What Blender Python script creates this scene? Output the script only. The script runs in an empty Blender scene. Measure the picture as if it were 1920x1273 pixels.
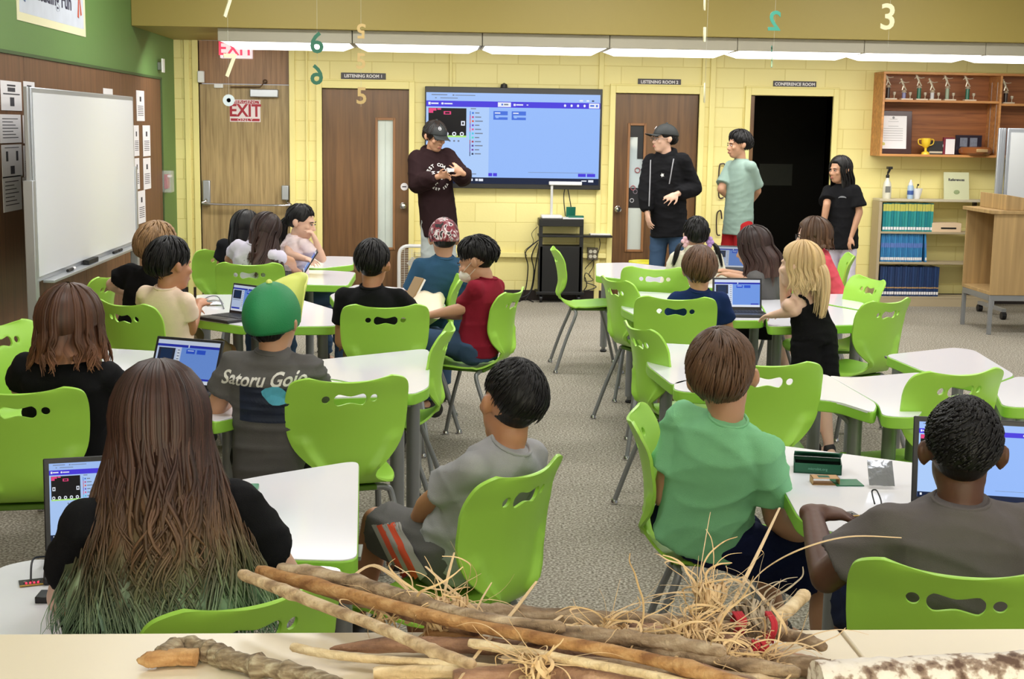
import bpy, bmesh, math, random
import numpy as np
from mathutils import Vector, Matrix, noise
from mathutils.geometry import tessellate_polygon
S = bpy.context.scene
COL = S.collection
# ---------------------------------------------------------------- camera, world, exposure
CH, CF = 1.68, 2600.0
PIT, ROL, YAW = math.radians(8.7), math.radians(.88), math.radians(3.3)
fwd = Vector((math.sin(YAW)*math.cos(PIT), math.cos(YAW)*math.cos(PIT), -math.sin(PIT)))
_r = Vector((math.cos(YAW), -math.sin(YAW), 0)); _u = _r.cross(fwd)
cR = _r*math.cos(ROL)+_u*math.sin(ROL); cU = -_r*math.sin(ROL)+_u*math.cos(ROL)
cam = bpy.data.cameras.new('camera'); co = bpy.data.objects.new('camera', cam); COL.objects.link(co)
m = Matrix((cR, cU, -fwd)).transposed().to_4x4(); m.translation = (0, 0, CH); co.matrix_world = m
cam.sensor_width = 36; cam.lens = 36*CF/1920; cam.clip_start = .05
S.camera = co
w = bpy.data.worlds.new('world'); S.world = w; w.use_nodes = True
w.node_tree.nodes['Background'].inputs[0].default_value = (.95, .97, 1, 1)
w.node_tree.nodes['Background'].inputs[1].default_value = .45
S.view_settings.view_transform = 'Standard'; S.view_settings.look = 'None'
S.view_settings.exposure = 0; S.view_settings.gamma = 1; S.view_settings.use_curve_mapping = False
def area(name, loc, sx, sy, power, col=(1, .985, .965), rot=(0, 0, 0)):
    l = bpy.data.lights.new(name, 'AREA'); l.shape = 'RECTANGLE'; l.size = sx; l.size_y = sy; l.energy = power; l.color = col
    o = bpy.data.objects.new(name, l); COL.objects.link(o); o.location = loc; o.rotation_euler = rot; return o
for _x in (-1.1, 1.4, 3.9):
    for _y in (-4.8, -1.8, 1.2, 4.2, 7.2, 10.0):  # the rows behind the camera are added as fill
        area('ceiling_and_fill_lamp', (_x, _y, 3.2), 1.2, .6, {-4.8: 30, -1.8: 22, 1.2: 16, 4.2: 24, 7.2: 40, 10.0: 50}[_y])
# unseen fill light, added behind the camera to brighten surfaces facing it
area('camera_side_fill', (1.8, -5.85, 1.75), 8.5, 1.9, 520, (.97, .985, 1), (math.pi/2, 0, math.pi))
# the lamps inside the row of fixtures by the rear wall
for _k in range(7):
    area('rear_fixture_lamp', (-1.75+1.1*_k, 12.12, 2.285), 1.0,   .35, 12, rot=(.5, 0, 0))

# ---------------------------------------------------------------- geometry helpers
def ray(px, py): return fwd+cR*((px-960)/CF)-cU*((py-636.5)/CF)
O = Vector((0, 0, CH))
def Z(px, py, z=0.): d = ray(px, py); return O+d*((z-CH)/d.z)
def Y(px, py, y): d = ray(px, py); return O+d*(y/d.y)
def X(px, py, x): d = ray(px, py); return O+d*(x/d.x)
def V(*a): return Vector(a)
def srgb(c):
    return tuple((x/255/12.92 if x/255 <= .04045 else ((x/255+.055)/1.055)**2.4) for x in c)
MATS = {}
def mat(name, c, rough=.5, metal=0., spec=.5, emit=0., bump=0., bscale=200., alpha=1., var=0., vscale=8., trans=0., sss=0., coat=0., sheen=0.):
    if name in MATS: return MATS[name]
    m = bpy.data.materials.new(name); m.use_nodes = True; nt = m.node_tree; b = nt.nodes['Principled BSDF']
    col = srgb(c)+(1,)
    b.inputs['Base Color'].default_value = col; b.inputs['Roughness'].default_value = rough; b.inputs['Metallic'].default_value = metal
    b.inputs['Specular IOR Level'].default_value = spec
    if emit: b.inputs['Emission Color'].default_value = col; b.inputs['Emission Strength'].default_value = emit
    if alpha < 1: b.inputs['Alpha'].default_value = alpha
    if trans: b.inputs['Transmission Weight'].default_value = trans
    if sss: b.inputs['Subsurface Weight'].default_value = sss; b.inputs['Subsurface Radius'].default_value = (.01, .004, .002); b.inputs['Subsurface Scale'].default_value = 1
    if coat: b.inputs['Coat Weight'].default_value = coat
    if sheen: b.inputs['Sheen Weight'].default_value = sheen
    tc = nt.nodes.new('ShaderNodeTexCoord')
    if bump:
        n = nt.nodes.new('ShaderNodeTexNoise'); n.inputs['Scale'].default_value = bscale; n.inputs['Detail'].default_value = 3
        bp = nt.nodes.new('ShaderNodeBump'); bp.inputs['Strength'].default_value = bump; bp.inputs['Distance'].default_value = .004
        nt.links.new(tc.outputs['Object'], n.inputs['Vector']); nt.links.new(n.outputs['Fac'], bp.inputs['Height']); nt.links.new(bp.outputs['Normal'], b.inputs['Normal'])
    if var:
        n = nt.nodes.new('ShaderNodeTexNoise'); n.inputs['Scale'].default_value = vscale; n.inputs['Detail'].default_value = 5
        r = nt.nodes.new('ShaderNodeMix'); r.data_type = 'RGBA'
        r.inputs['A'].default_value = tuple(x*(1-var) for x in col[:3])+(1,); r.inputs['B'].default_value = tuple(min(1, x*(1+var)) for x in col[:3])+(1,)
        nt.links.new(tc.outputs['Object'], n.inputs['Vector']); nt.links.new(n.outputs['Fac'], r.inputs['Factor']); nt.links.new(r.outputs['Result'], b.inputs['Base Color'])
    MATS[name] = m; return m
def nodes(m): return m.node_tree.nodes, m.node_tree.links, m.node_tree.nodes['Principled BSDF']
def ramp(nt, stops):
    r = nt.new('ShaderNodeValToRGB'); e = r.color_ramp.elements
    while len(e) > 1: e.remove(e[-1])
    e[0].position, e[0].color = stops[0][0], srgb(stops[0][1])+(1,)
    for p, c in stops[1:]:
        k = e.new(p); k.color = srgb(c)+(1,)
    return r
def wood(name, c1, c2, axis='Z', scale=1., rough=.45):
    m = mat(name, c1, rough); N, L, b = nodes(m)
    tc = N.new('ShaderNodeTexCoord'); mp = N.new('ShaderNodeMapping')
    sc = {'Z': (14, 14, .7), 'X': (.7, 14, 14), 'Y': (14, .7, 14)}[axis]
    mp.inputs['Scale'].default_value = tuple(q*scale for q in sc)
    n = N.new('ShaderNodeTexNoise'); n.inputs['Scale'].default_value = 2.2; n.inputs['Detail'].default_value = 7; n.inputs['Distortion'].default_value = .6
    r = ramp(N, [(.3, c2), (.5, c1), (.72, tuple(min(255, q*1.12) for q in c1))])
    L.new(tc.outputs['Object'], mp.inputs['Vector']); L.new(mp.outputs['Vector'], n.inputs['Vector']); L.new(n.outputs['Fac'], r.inputs['Fac']); L.new(r.outputs['Color'], b.inputs['Base Color'])
    return m

class MB:
    def __init__(s): s.v = []; s.f = []; s.mi = []; s.uv = []; s.cm = 0
    def add(s, vs, fs, mi=None):
        o = len(s.v); s.v += [tuple(v) for v in vs]; s.f += [tuple(i+o for i in f) for f in fs]; s.mi += [s.cm if mi is None else mi]*len(fs); return s
    def box(s, a, b, mi=None, rz=0, c=None):
        x0, y0, z0 = a; x1, y1, z1 = b
        vs = [V(x, y, z) for z in (z0, z1) for y in (y0, y1) for x in (x0, x1)]
        if rz:
            c = c or V((x0+x1)/2, (y0+y1)/2, 0); R = Matrix.Rotation(rz, 3, 'Z'); vs = [R@(v-c)+c for v in vs]
        return s.add(vs, [(0, 2, 3, 1), (4, 5, 7, 6), (0, 1, 5, 4), (2, 6, 7, 3), (0, 4, 6, 2), (1, 3, 7, 5)], mi)
    def obox(s, c, ax, h, mi=None):   # oriented box: centre, 3 axes, half sizes
        vs = [c+ax[0]*h[0]*i+ax[1]*h[1]*j+ax[2]*h[2]*k for k in (-1, 1) for j in (-1, 1) for i in (-1, 1)]
        return s.add(vs, [(0, 2, 3, 1), (4, 5, 7, 6), (0, 1, 5, 4), (2, 6, 7, 3), (0, 4, 6, 2), (1, 3, 7, 5)], mi)
    def tube(s, P, r, n=10, mi=None, caps=True, flat=1.):
        P = [Vector(p) for p in P]; k = len(P); rr = r if hasattr(r, '__len__') else [r]*k
        T = [(P[min(i+1, k-1)]-P[max(i-1, 0)]).normalized() for i in range(k)]
        a = V(0, 0, 1) if abs(T[0].z) < .9 else V(1, 0, 0); u = T[0].cross(a).normalized()
        vs = []; fs = []
        for i in range(k):
            u = (u-T[i]*u.dot(T[i])).normalized(); w_ = T[i].cross(u)
            for j in range(n):
                t = 2*math.pi*j/n; vs.append(P[i]+u*math.cos(t)*rr[i]+w_*math.sin(t)*rr[i]*flat)
        for i in range(k-1):
            for j in range(n): q = (j+1) % n; fs.append((i*n+j, i*n+q, (i+1)*n+q, (i+1)*n+j))
        if caps: fs.append(tuple(range(n-1, -1, -1))); fs.append(tuple((k-1)*n+j for j in range(n)))
        return s.add(vs, fs, mi)
    def ell(s, c, r, ax=None, nu=16, nv=10, mi=None):
        c = Vector(c); ax = ax or (V(1, 0, 0), V(0, 1, 0), V(0, 0, 1))
        if not hasattr(r, '__len__'): r = (r, r, r)
        vs = [c-ax[2]*r[2]]; fs = []
        for i in range(1, nv):
            p = math.pi*i/nv
            for j in range(nu):
                t = 2*math.pi*j/nu; vs.append(c+ax[0]*r[0]*math.sin(p)*math.cos(t)+ax[1]*r[1]*math.sin(p)*math.sin(t)-ax[2]*r[2]*math.cos(p))
        vs.append(c+ax[2]*r[2]); L = len(vs)-1
        for j in range(nu): fs.append((0, 1+(j+1) % nu, 1+j)); fs.append((L, L-nu+j, L-nu+(j+1) % nu))
        for i in range(nv-2):
            for j in range(nu): q = (j+1) % nu; a = 1+i*nu; fs.append((a+j, a+q, a+nu+q, a+nu+j))
        return s.add(vs, fs, mi)
    def cap(s, p0, p1, r0, r1, n=12, e0=True, e1=True, mi=None):
        s.tube([p0, p1], [r0, r1], n, mi)
        if e0: s.ell(p0, r0, nu=n, nv=8, mi=mi)
        if e1: s.ell(p1, r1, nu=n, nv=8, mi=mi)
        return s
    def lathe(s, prof, c, n=20, mi=None):
        c = Vector(c); vs = []; fs = []
        for r, z in prof:
            for j in range(n): t = 2*math.pi*j/n; vs.append(c+V(r*math.cos(t), r*math.sin(t), z))
        for i in range(len(prof)-1):
            for j in range(n): q = (j+1) % n; fs.append((i*n+j, i*n+q, (i+1)*n+q, (i+1)*n+j))
        fs.append(tuple(range(n-1, -1, -1))); fs.append(tuple((len(prof)-1)*n+j for j in range(n)))
        return s.add(vs, fs, mi)
    def prism(s, poly, z0, z1, mi=None):   # CCW polygon in xy
        n = len(poly); vs = [V(p[0], p[1], z0) for p in poly]+[V(p[0], p[1], z1) for p in poly]
        fs = [tuple(range(n-1, -1, -1)), tuple(range(n, 2*n))]+[(i, (i+1) % n, n+(i+1) % n, n+i) for i in range(n)]
        return s.add(vs, fs, mi)
    def quad(s, a, b, c, d, mi=None): return s.add([a, b, c, d], [(0, 1, 2, 3)], mi)
    def slab(s, a, b, c, d, t, mi=None):  # quad extruded along its normal by -t (thickness behind)
        a, b, c, d = map(Vector, (a, b, c, d)); n = (b-a).cross(d-a).normalized()*t
        return s.add([a-n, b-n, c-n, d-n, a, b, c, d], [(3, 2, 1, 0), (4, 5, 6, 7), (0, 1, 5, 4), (1, 2, 6, 5), (2, 3, 7, 6), (3, 0, 4, 7)], mi)
    def loft(s, rings, n=20, mi=None):   # rings: (centre, axis_a, ra, axis_b, rb, power)
        vs = []; fs = []
        for c, a, ra, b, rb in rings:
            for j in range(n):
                t = 2*math.pi*j/n; ct, st = math.cos(t), math.sin(t)
                ct = math.copysign(abs(ct)**.85, ct); st = math.copysign(abs(st)**.85, st)
                vs.append(Vector(c)+a*ra*ct+b*rb*st)
        k = len(rings)
        for i in range(k-1):
            for j in range(n): q = (j+1) % n; fs.append((i*n+j, i*n+q, (i+1)*n+q, (i+1)*n+j))
        fs.append(tuple(range(n-1, -1, -1))); fs.append(tuple((k-1)*n+j for j in range(n)))
        return s.add(vs, fs, mi)
    def mesh(s, name, mats, smooth=35):
        me = bpy.data.meshes.new(name); me.from_pydata(s.v, [], s.f)
        for m_ in (mats if isinstance(mats, (list, tuple)) else [mats]): me.materials.append(m_)
        if any(s.mi): me.polygons.foreach_set('material_index', s.mi)
        if smooth:
            me.polygons.foreach_set('use_smooth', [True]*len(me.polygons)); me.set_sharp_from_angle(angle=math.radians(smooth))
        me.update(); return me
    def build(s, name, mats, parent=None, smooth=35, bevel=0, off=None):
        if off is None and parent is not None:
            q = parent
            while q.parent: q = q.parent
            if q.get('_w'): off = q.location
        if off is not None: s.v = [tuple(Vector(v)-off) for v in s.v]
        o = bpy.data.objects.new(name, s.mesh(name, mats, smooth)); COL.objects.link(o)
        if parent: o.parent = parent
        if bevel:
            b = o.modifiers.new('bevel', 'BEVEL'); b.width = bevel; b.segments = 2; b.limit_method = 'ANGLE'
        return o
def tag(o, label, cat, group=None, kind=None):
    if label: o['label'] = label
    if cat: o['category'] = cat
    if group: o['group'] = group
    if kind: o['kind'] = kind
    return o
WROOTS = []
def thing(name, loc, rz=0, label=None, cat=None, group=None, world=False):
    o = bpy.data.objects.new(name, None); COL.objects.link(o); o.location = loc; o.rotation_euler = (0, 0, rz); o.empty_display_size = .1
    if world: o['_w'] = 1; WROOTS.append(o)
    return tag(o, label, cat, group)
def struct(o): o['kind'] = 'structure'; return o
def copy_tree(o, parent=None):
    c = o.copy(); COL.objects.link(c)
    if parent: c.parent = parent
    for ch in [q for q in o.children]: copy_tree(ch, c)
    return c
def rounded(poly, r, n=5):
    out = []; k = len(poly)
    for i in range(k):
        p = Vector(poly[i]); a = (Vector(poly[i-1])-p); b = (Vector(poly[(i+1) % k])-p)
        d = min(r, a.length*.45, b.length*.45); a = p+a.normalized()*d; b = p+b.normalized()*d
        for j in range(n+1): t = j/n; out.append((1-t)**2*a+2*t*(1-t)*p+t*t*b)
    return out
def ccw(P):
    A = sum(P[i-1][0]*P[i][1]-P[i][0]*P[i-1][1] for i in range(len(P)))
    return P if A > 0 else P[::-1]
def smooth_path(P, n=6):
    P = [Vector(p) for p in P]; Q = [P[0]]+P+[P[-1]]; out = []
    for i in range(1, len(Q)-2):
        for j in range(n):
            t = j/n; a, b, c, d = Q[i-1:i+3]
            out.append(.5*((2*b)+(c-a)*t+(2*a-5*b+4*c-d)*t*t+(3*b-a-3*c+d)*t**3))
    return out+[P[-1]]
def textmesh(body, size, extrude=.001, spacing=1.0, align='CENTER', bold=0.):
    c = bpy.data.curves.new('t', 'FONT'); c.body = body; c.size = size; c.extrude = extrude; c.align_x = align; c.align_y = 'CENTER'; c.space_character = spacing; c.offset = bold; c.resolution_u = 3
    o = bpy.data.objects.new('t', c); COL.objects.link(o); dg = bpy.context.evaluated_depsgraph_get()
    me = bpy.data.meshes.new_from_object(o.evaluated_get(dg)); bpy.data.objects.remove(o); bpy.data.curves.remove(c); return me
def text(name, body, size, M, material, parent=None, sx=1., **k):
    """lettering lying in the local xy plane of matrix M (x = reading direction, z = towards the reader)"""
    me = textmesh(body, size, **k); me.transform(Matrix.Diagonal((sx, 1, 1, 1))); 
    if parent is not None and parent.get('_w'): M = Matrix.Translation(-parent.location)@M
    me.transform(M); me.materials.clear(); me.materials.append(material)
    o = bpy.data.objects.new(name, me); COL.objects.link(o)
    if parent: o.parent = parent
    return o
def face_cam(loc): # reading plane that faces -Y (towards the viewer), upright
    return Matrix.Translation(loc)@Matrix(((1, 0, 0, 0), (0, 0, -1, 0), (0, 1, 0, 0), (0, 0, 0, 1)))
# ---------------------------------------------------------------- the room
D = Z(950, 562)[1]; XL = Y(325, 71, D)[0]; ZS = 2.45
YS = 11.70      # front face of the yellow beam
XR = 8.2; ZC = 3.3
CHEIGHT = ZC
lime = mat('lime_plastic', (166, 220, 82), .38, spec=.45)
green_edge = mat('green_edge_band', (150, 208, 72), .4)
table_white = mat('white_laminate', (243, 243, 252), .12, spec=.5)
steel = mat('grey_painted_steel', (140, 142, 145), .35, metal=.35)
chrome = mat('chrome', (210, 210, 215), .15, metal=1)
alu = mat('brushed_aluminium', (178, 182, 188), .35, metal=.6)
black_p = mat('black_plastic', (22, 22, 25), .4)
dark = mat('dark_matter', (12, 12, 14), .6)
white_p = mat('white_plastic', (235, 235, 235), .35)
paper = mat('white_paper', (236, 233, 235), .7)
ink = mat('printed_ink', (60, 58, 66), .7)
yellow = mat('yellow_paint', (240, 227, 150), .45)
# painted block wall
bw = mat('yellow_block_wall', (232, 215, 122), .42, spec=.4); N, L, b = nodes(bw)
tc = N.new('ShaderNodeTexCoord'); mp = N.new('ShaderNodeMapping'); mp.inputs['Rotation'].default_value = (math.pi/2, 0, 0)
br = N.new('ShaderNodeTexBrick'); br.inputs['Scale'].default_value = 1; br.inputs['Brick Width'].default_value = .4; br.inputs['Row Height'].default_value = .19
br.inputs['Mortar Size'].default_value = .006; br.inputs['Mortar Smooth'].default_value = .5
br.inputs['Color1'].default_value = srgb((240, 228, 156))+(1,); br.inputs['Color2'].default_value = srgb((237, 224, 150))+(1,); br.inputs['Mortar'].default_value = srgb((226, 211, 134))+(1,)
bp = N.new('ShaderNodeBump'); bp.invert = True; bp.inputs['Strength'].default_value = .35; bp.inputs['Distance'].default_value = .005
ns = N.new('ShaderNodeTexNoise'); ns.inputs['Scale'].default_value = 60; b2 = N.new('ShaderNodeBump'); b2.inputs['Strength'].default_value = .15; b2.inputs['Distance'].default_value = .004
L.new(tc.outputs['Object'], mp.inputs['Vector']); L.new(mp.outputs['Vector'], br.inputs['Vector']); L.new(br.outputs['Color'], b.inputs['Base Color'])
L.new(br.outputs['Fac'], bp.inputs['Height']); L.new(tc.outputs['Object'], ns.inputs['Vector']); L.new(ns.outputs['Fac'], b2.inputs['Height']); L.new(b2.outputs['Normal'], bp.inputs['Normal']); L.new(bp.outputs['Normal'], b.inputs['Normal'])
# carpet
cp = mat('beige_loop_carpet', (160, 150, 134), .95, spec=.1); N, L, b = nodes(cp)
tc = N.new('ShaderNodeTexCoord'); n1 = N.new('ShaderNodeTexNoise'); n1.inputs['Scale'].default_value = 95; n1.inputs['Detail'].default_value = 2
n2 = N.new('ShaderNodeTexNoise'); n2.inputs['Scale'].default_value = 1.6; n2.inputs['Detail'].default_value = 3
r1 = ramp(N, [(.34, (110, 104, 93)), (.5, (155, 149, 136)), (.66, (195, 190, 178))]); r2 = ramp(N, [(.3, (243, 242, 240)), (.7, (255, 255, 255))])
mx = N.new('ShaderNodeMix'); mx.data_type = 'RGBA'; mx.blend_type = 'MULTIPLY'; mx.inputs['Factor'].default_value = 1
bp = N.new('ShaderNodeBump'); bp.inputs['Strength'].default_value = .6; bp.inputs['Distance'].default_value = .006
for n_ in (n1, n2): L.new(tc.outputs['Object'], n_.inputs['Vector'])
L.new(n1.outputs['Fac'], r1.inputs['Fac']); L.new(n2.outputs['Fac'], r2.inputs['Fac']); L.new(r1.outputs['Color'], mx.inputs['A']); L.new(r2.outputs['Color'], mx.inputs['B'])
L.new(mx.outputs['Result'], b.inputs['Base Color']); L.new(n1.outputs['Fac'], bp.inputs['Height']); L.new(bp.outputs['Normal'], b.inputs['Normal'])
green_wall = mat('green_wall_paint', (98, 134, 72), .55, bump=.1, bscale=80)
soffit_m = mat('yellow_beam_shaded', (158, 140, 70), .5, bump=.08, bscale=60)  # yellow darkened so the base colour holds the beam's shade
ceil_m = mat('white_ceiling', (225, 222, 212), .8)
oakp = wood('exit_door_veneer', (166, 142, 98), (138, 114, 74), 'Z', 1.6)
doorw = wood('brown_door_veneer', (110, 77, 45), (92, 62, 35), 'Z', .9, .4)
panelw = wood('brown_cabinet_panel', (112, 78, 52), (96, 65, 42), 'Z', .7, .5)
shelfw = wood('oak_shelf', (196, 138, 80), (176, 116, 62), 'X', .9, .45)
backw = wood('oak_shelf_back', (150, 92, 50), (124, 72, 36), 'X', 1.2, .5)

struct(MB().box((XL-.2, -6, -.1), (XR, D+3.6, 0)).build('floor', cp))
struct(MB().box((XL-.2, -6, ZC), (XR, YS+.02, ZC+.1)).build('ceiling', ceil_m))
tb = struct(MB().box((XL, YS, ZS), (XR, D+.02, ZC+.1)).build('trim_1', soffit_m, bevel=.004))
# doors openings on the rear wall (x from the photo, heights in metres)
zt = 2.02
ex0, ex1 = Y(375, 300, D)[0], Y(543.5, 300, D)[0]
d10, d11 = Y(604.3, 300, D)[0], Y(766.5, 300, D)[0]
d20, d21 = Y(1151, 300, D)[0], Y(1307, 300, D)[0]
d30, d31 = Y(1402.5, 300, D)[0], Y(1556, 300, D)[0]
wl = MB(); prev = XL-.2; TH = .2
for a, b_, h in ((ex0, ex1, ZS), (d10, d11, zt+.02), (d20, d21, zt+.02), (d30, d31, zt+.02)):
    wl.box((prev, D, 0), (a, D+TH, ZS+.05))
    if h < ZS: wl.box((a, D, h), (b_, D+TH, ZS+.05))
    prev = b_
wl.box((prev, D, 0), (XR, D+TH, ZS+.05))
struct(wl.build('wall_back', bw, smooth=0))
struct(MB().box((XL-.2, -6, 0), (XL, D+.02, ZC+.1)).build('wall_left', green_wall, smooth=0))
struct(MB().box((XL-.2, -6.2, 0), (XR, -6, ZC)).build('wall_front', mat('far_paint', (215, 208, 180), .7), smooth=0))
# brown cupboard panels set on the green wall
zp = 2.055
pn = MB(); ys = [.2, 1.6, 3.0, 4.4, 5.8, 7.2, 8.6, 9.95, 11.2, X(298, 150, XL)[1]]
for i in range(len(ys)-1): pn.box((XL-.01, ys[i]+.004, .06), (XL+.012, ys[i+1]-.004, zp))
struct(pn.build('trim_2', panelw, bevel=.002))
fr = MB(); fr.box((XL-.01, .2, zp), (XL+.022, ys[-1]+.03, zp+.02)); fr.box((XL-.01, ys[-1], .0), (XL+.022, ys[-1]+.025, zp+.02))
struct(fr.build('trim_3', mat('dark_green_trim', (58, 84, 44), .5)))
# baseboards
bbm = mat('dark_rubber_base', (42, 30, 28), .5)
bb = MB(); segs = [(XL, ex0-.03), (ex1+.06, d10-.07), (d11+.07, d20-.07), (d21+.07, d30-.07), (d31+.07, XR)]
for a, b_ in segs: bb.box((a, D-.012, 0), (b_, D, .10))
struct(bb.build('baseboard_back', bbm, bevel=.002))
struct(MB().box((XL, 0.2, 0), (XL+.014, D, .06)).build('baseboard_left', bbm))
# yellow painted frames round the doors, pipes and raceway
fr = MB()
for a, b_, h in ((d10, d11, zt), (d20, d21, zt), (d30, d31, zt)):
    for q in (a-.055, b_): fr.box((q, D-.03, 0), (q+.055, D+TH, h+.075))
    fr.box((a-.0, D-.03, h+.004), (b_+.0, D+TH, h+.075)); fr.box((a-.055, D-.034, h+.075), (b_+.055, D+.001, h+.09))
for q in (ex0-.055, ex1): fr.box((q, D-.03, 0), (q+.055, D+TH, ZS))
struct(fr.build('trim_4', yellow, bevel=.004))
fr = MB()
for px in (541,): pass
for px, w_, z0, z1 in ((351, .05, 0, ZS), (575, .02, 0, ZS), (845, .025, 1.95, ZS), (1127, .05, .0, ZS), (1318, .03, 0, ZS), (1336, .055, 0, ZS)):
    x = Y(px, 160, D)[0]; fr.box((x-w_/2, D-.025, z0), (x+w_/2, D, z1))
x0, x1 = Y(875, 430, D)[0], Y(1150, 430, D)[0]-.07
zr = Y(950, 475, D)[2]; fr.box((x0-.5, D-.045, zr-.035), (x1, D, zr+.012))
struct(fr.build('trim_5', yellow, bevel=.004))
# dark conference room beyond the open door
dk = mat('dark_room_shade', (58, 55, 48), .9)  # shade of the unlit room put into the wall colour
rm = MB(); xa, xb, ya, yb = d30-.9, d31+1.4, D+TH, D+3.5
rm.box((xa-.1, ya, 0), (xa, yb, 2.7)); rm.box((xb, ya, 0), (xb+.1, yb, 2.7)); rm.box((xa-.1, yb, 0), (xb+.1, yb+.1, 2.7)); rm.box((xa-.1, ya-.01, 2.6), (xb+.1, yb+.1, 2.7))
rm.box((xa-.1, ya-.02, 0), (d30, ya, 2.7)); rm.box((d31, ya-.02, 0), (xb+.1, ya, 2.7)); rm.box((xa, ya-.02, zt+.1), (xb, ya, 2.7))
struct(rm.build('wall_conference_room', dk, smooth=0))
# small closed rooms behind door glass
for nm, a, b_ in (('wall_listening_room', d10, d11), ('wall_listening_room_two', d20, d21)):
    r_ = MB(); r_.box((a-.02, D+TH, 0), (a, D+.9, 2.3)); r_.box((b_, D+TH, 0), (b_+.02, D+.9, 2.3)); r_.box((a, D+.9, 0), (b_, D+.92, 2.3)); r_.box((a, D+TH, 2.28), (b_, D+.9, 2.3))
    struct(r_.build(nm, mat('pale_room_paint', (190, 198, 190), .8), smooth=0))
# ---- doors
def knob(p, par, nm='door_knob'):
    return MB().add(*_lx([(0.03, 0), (.032, -.008), (.014, -.012), (.014, -.035), (.028, -.042), (.031, -.058), (.022, -.07), (.001, -.072)], p)).build(nm, chrome, par)
def _lx(prof, p, n=20):   # lathe about the y axis
    vs = []; fs = []
    for r, y in prof:
        for j in range(n): t = 2*math.pi*j/n; vs.append(V(p[0]+r*math.cos(t), p[1]+y, p[2]+r*math.sin(t)))
    for i in range(len(prof)-1):
        for j in range(n): q = (j+1) % n; fs.append((i*n+j, (i+1)*n+j, (i+1)*n+q, i*n+q))
    fs.append(tuple(range(n))); fs.append(tuple((len(prof)-1)*n+j for j in range(n-1, -1, -1)))
    return vs, fs
YD = D+.04     # face of door leaves
def door_leaf(idx, a, b_, g0, g1, zg0, zg1, kx, kz, glass):
    m_ = MB(); y0, y1 = YD, YD+.045; a += .001; b_ -= .001
    m_.box((a, y0, .01), (g0, y1, zt)); m_.box((g1, y0, .01), (b_, y1, zt)); m_.box((g0, y0, .01), (g1, y1, zg0)); m_.box((g0, y0, zg1), (g1, y1, zt))
    d = struct(m_.build('door_%d' % idx, doorw, smooth=0)); d['kind'] = 'structure'
    f = MB()
    for q in ((g0-.012, zg0-.012, g0+.012, zg1+.012), (g1-.012, zg0-.012, g1+.012, zg1+.012), (g0, zg0-.012, g1, zg0+.012), (g0, zg1-.012, g1, zg1+.012)):
        f.box((q[0], y0-.012, q[1]), (q[2], y0+.01, q[3]))
    f.build('glazing_bead', mat('bead_wood', (150, 104, 64), .45), d, bevel=.003)
    MB().box((g0, y0+.02, zg0), (g1, y0+.026, zg1)).build('glass', glass, d, smooth=0)
    knob((kx, y0, kz), d)
    return d
g = mat('paper_behind_glass', (205, 215, 208), .25, var=.08, vscale=6)
zA, zB = Y(1, 1, D)[2], 0
G0, G1 = Y(706, 300, YD)[0], Y(739, 300, YD)[0]
d1 = door_leaf(2, d10, d11, G0, G1, Y(722, 466, YD)[2], Y(722, 223, YD)[2], Y(756, 386, YD)[0], Y(756, 386, YD)[2], g)
mk = MB(); xm = (G0+G1)/2; mk.box((xm-.001, YD+.017, Y(722, 466, YD)[2]), (xm+.001, YD+.0195, Y(722, 223, YD)[2])); mk.build('paper_seam', mat('seam_grey', (150, 165, 160), .6), d1)
st = Y(758, 350, YD); MB().add(*_lx([(.036, 0), (.036, -.002)], (st[0], YD, st[2]), 28)).build('round_sticker', paper, d1); MB().box((st[0]-.02, YD-.003, st[2]-.006), (st[0]+.02, YD-.002, st[2]+.005)).build('sticker_mark', ink, d1)
G0, G1 = Y(1178, 300, YD)[0], Y(1208, 300, YD)[0]
z0, z1 = Y(1190, 470, YD)[2], Y(1190, 233, YD)[2]
gl2 = mat('door_window_glass', (190, 202, 205), .08, spec=.6)
d2 = door_leaf(3, d20, d21, G0, G1, z0, z1, Y(1158, 392, YD)[0], Y(1158, 392, YD)[2], gl2)
hh = z1-z0
q = MB(); q.box((G0, YD+.012, z1-hh*.10), (G1, YD+.018, z1)); q.box((G0+.09, YD+.011, z1-hh*.27), (G1, YD+.018, z1-hh*.10)); q.box((G0, YD+.012, z1-hh*.66), (G1, YD+.018, z1-hh*.50)); q.build('dark_poster', mat('poster_black', (30, 30, 34), .4), d2)
q = MB(); q.box((G0, YD+.012, z0), (G1, YD+.018, z1-hh*.66)); q.build('frosted_sheet', mat('frosted_sheet', (196, 203, 196), .5), d2)
q = MB(); q.prism([(0, 0), (.01, 0), (.01, .01)], 0, .001) if 0 else None
for kx, kz, rr, cc in ((.6, .36, .024, (150, 60, 70)), (.35, .5, .022, (170, 90, 100)), (.5, .53, .02, (120, 110, 120)), (.3, .6, .018, (180, 180, 185))):
    cx, cz = G0+(G1-G0)*kx, z1-hh*kz
    r_ = MB(); r_.tube([V(cx+rr*math.cos(t*math.pi/8), YD+.009, cz+rr*math.sin(t*math.pi/8)) for t in range(17)], .004, 6); r_.build('ring_drawing', mat('ring_%d' % cc[0], cc, .5), d2)
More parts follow.
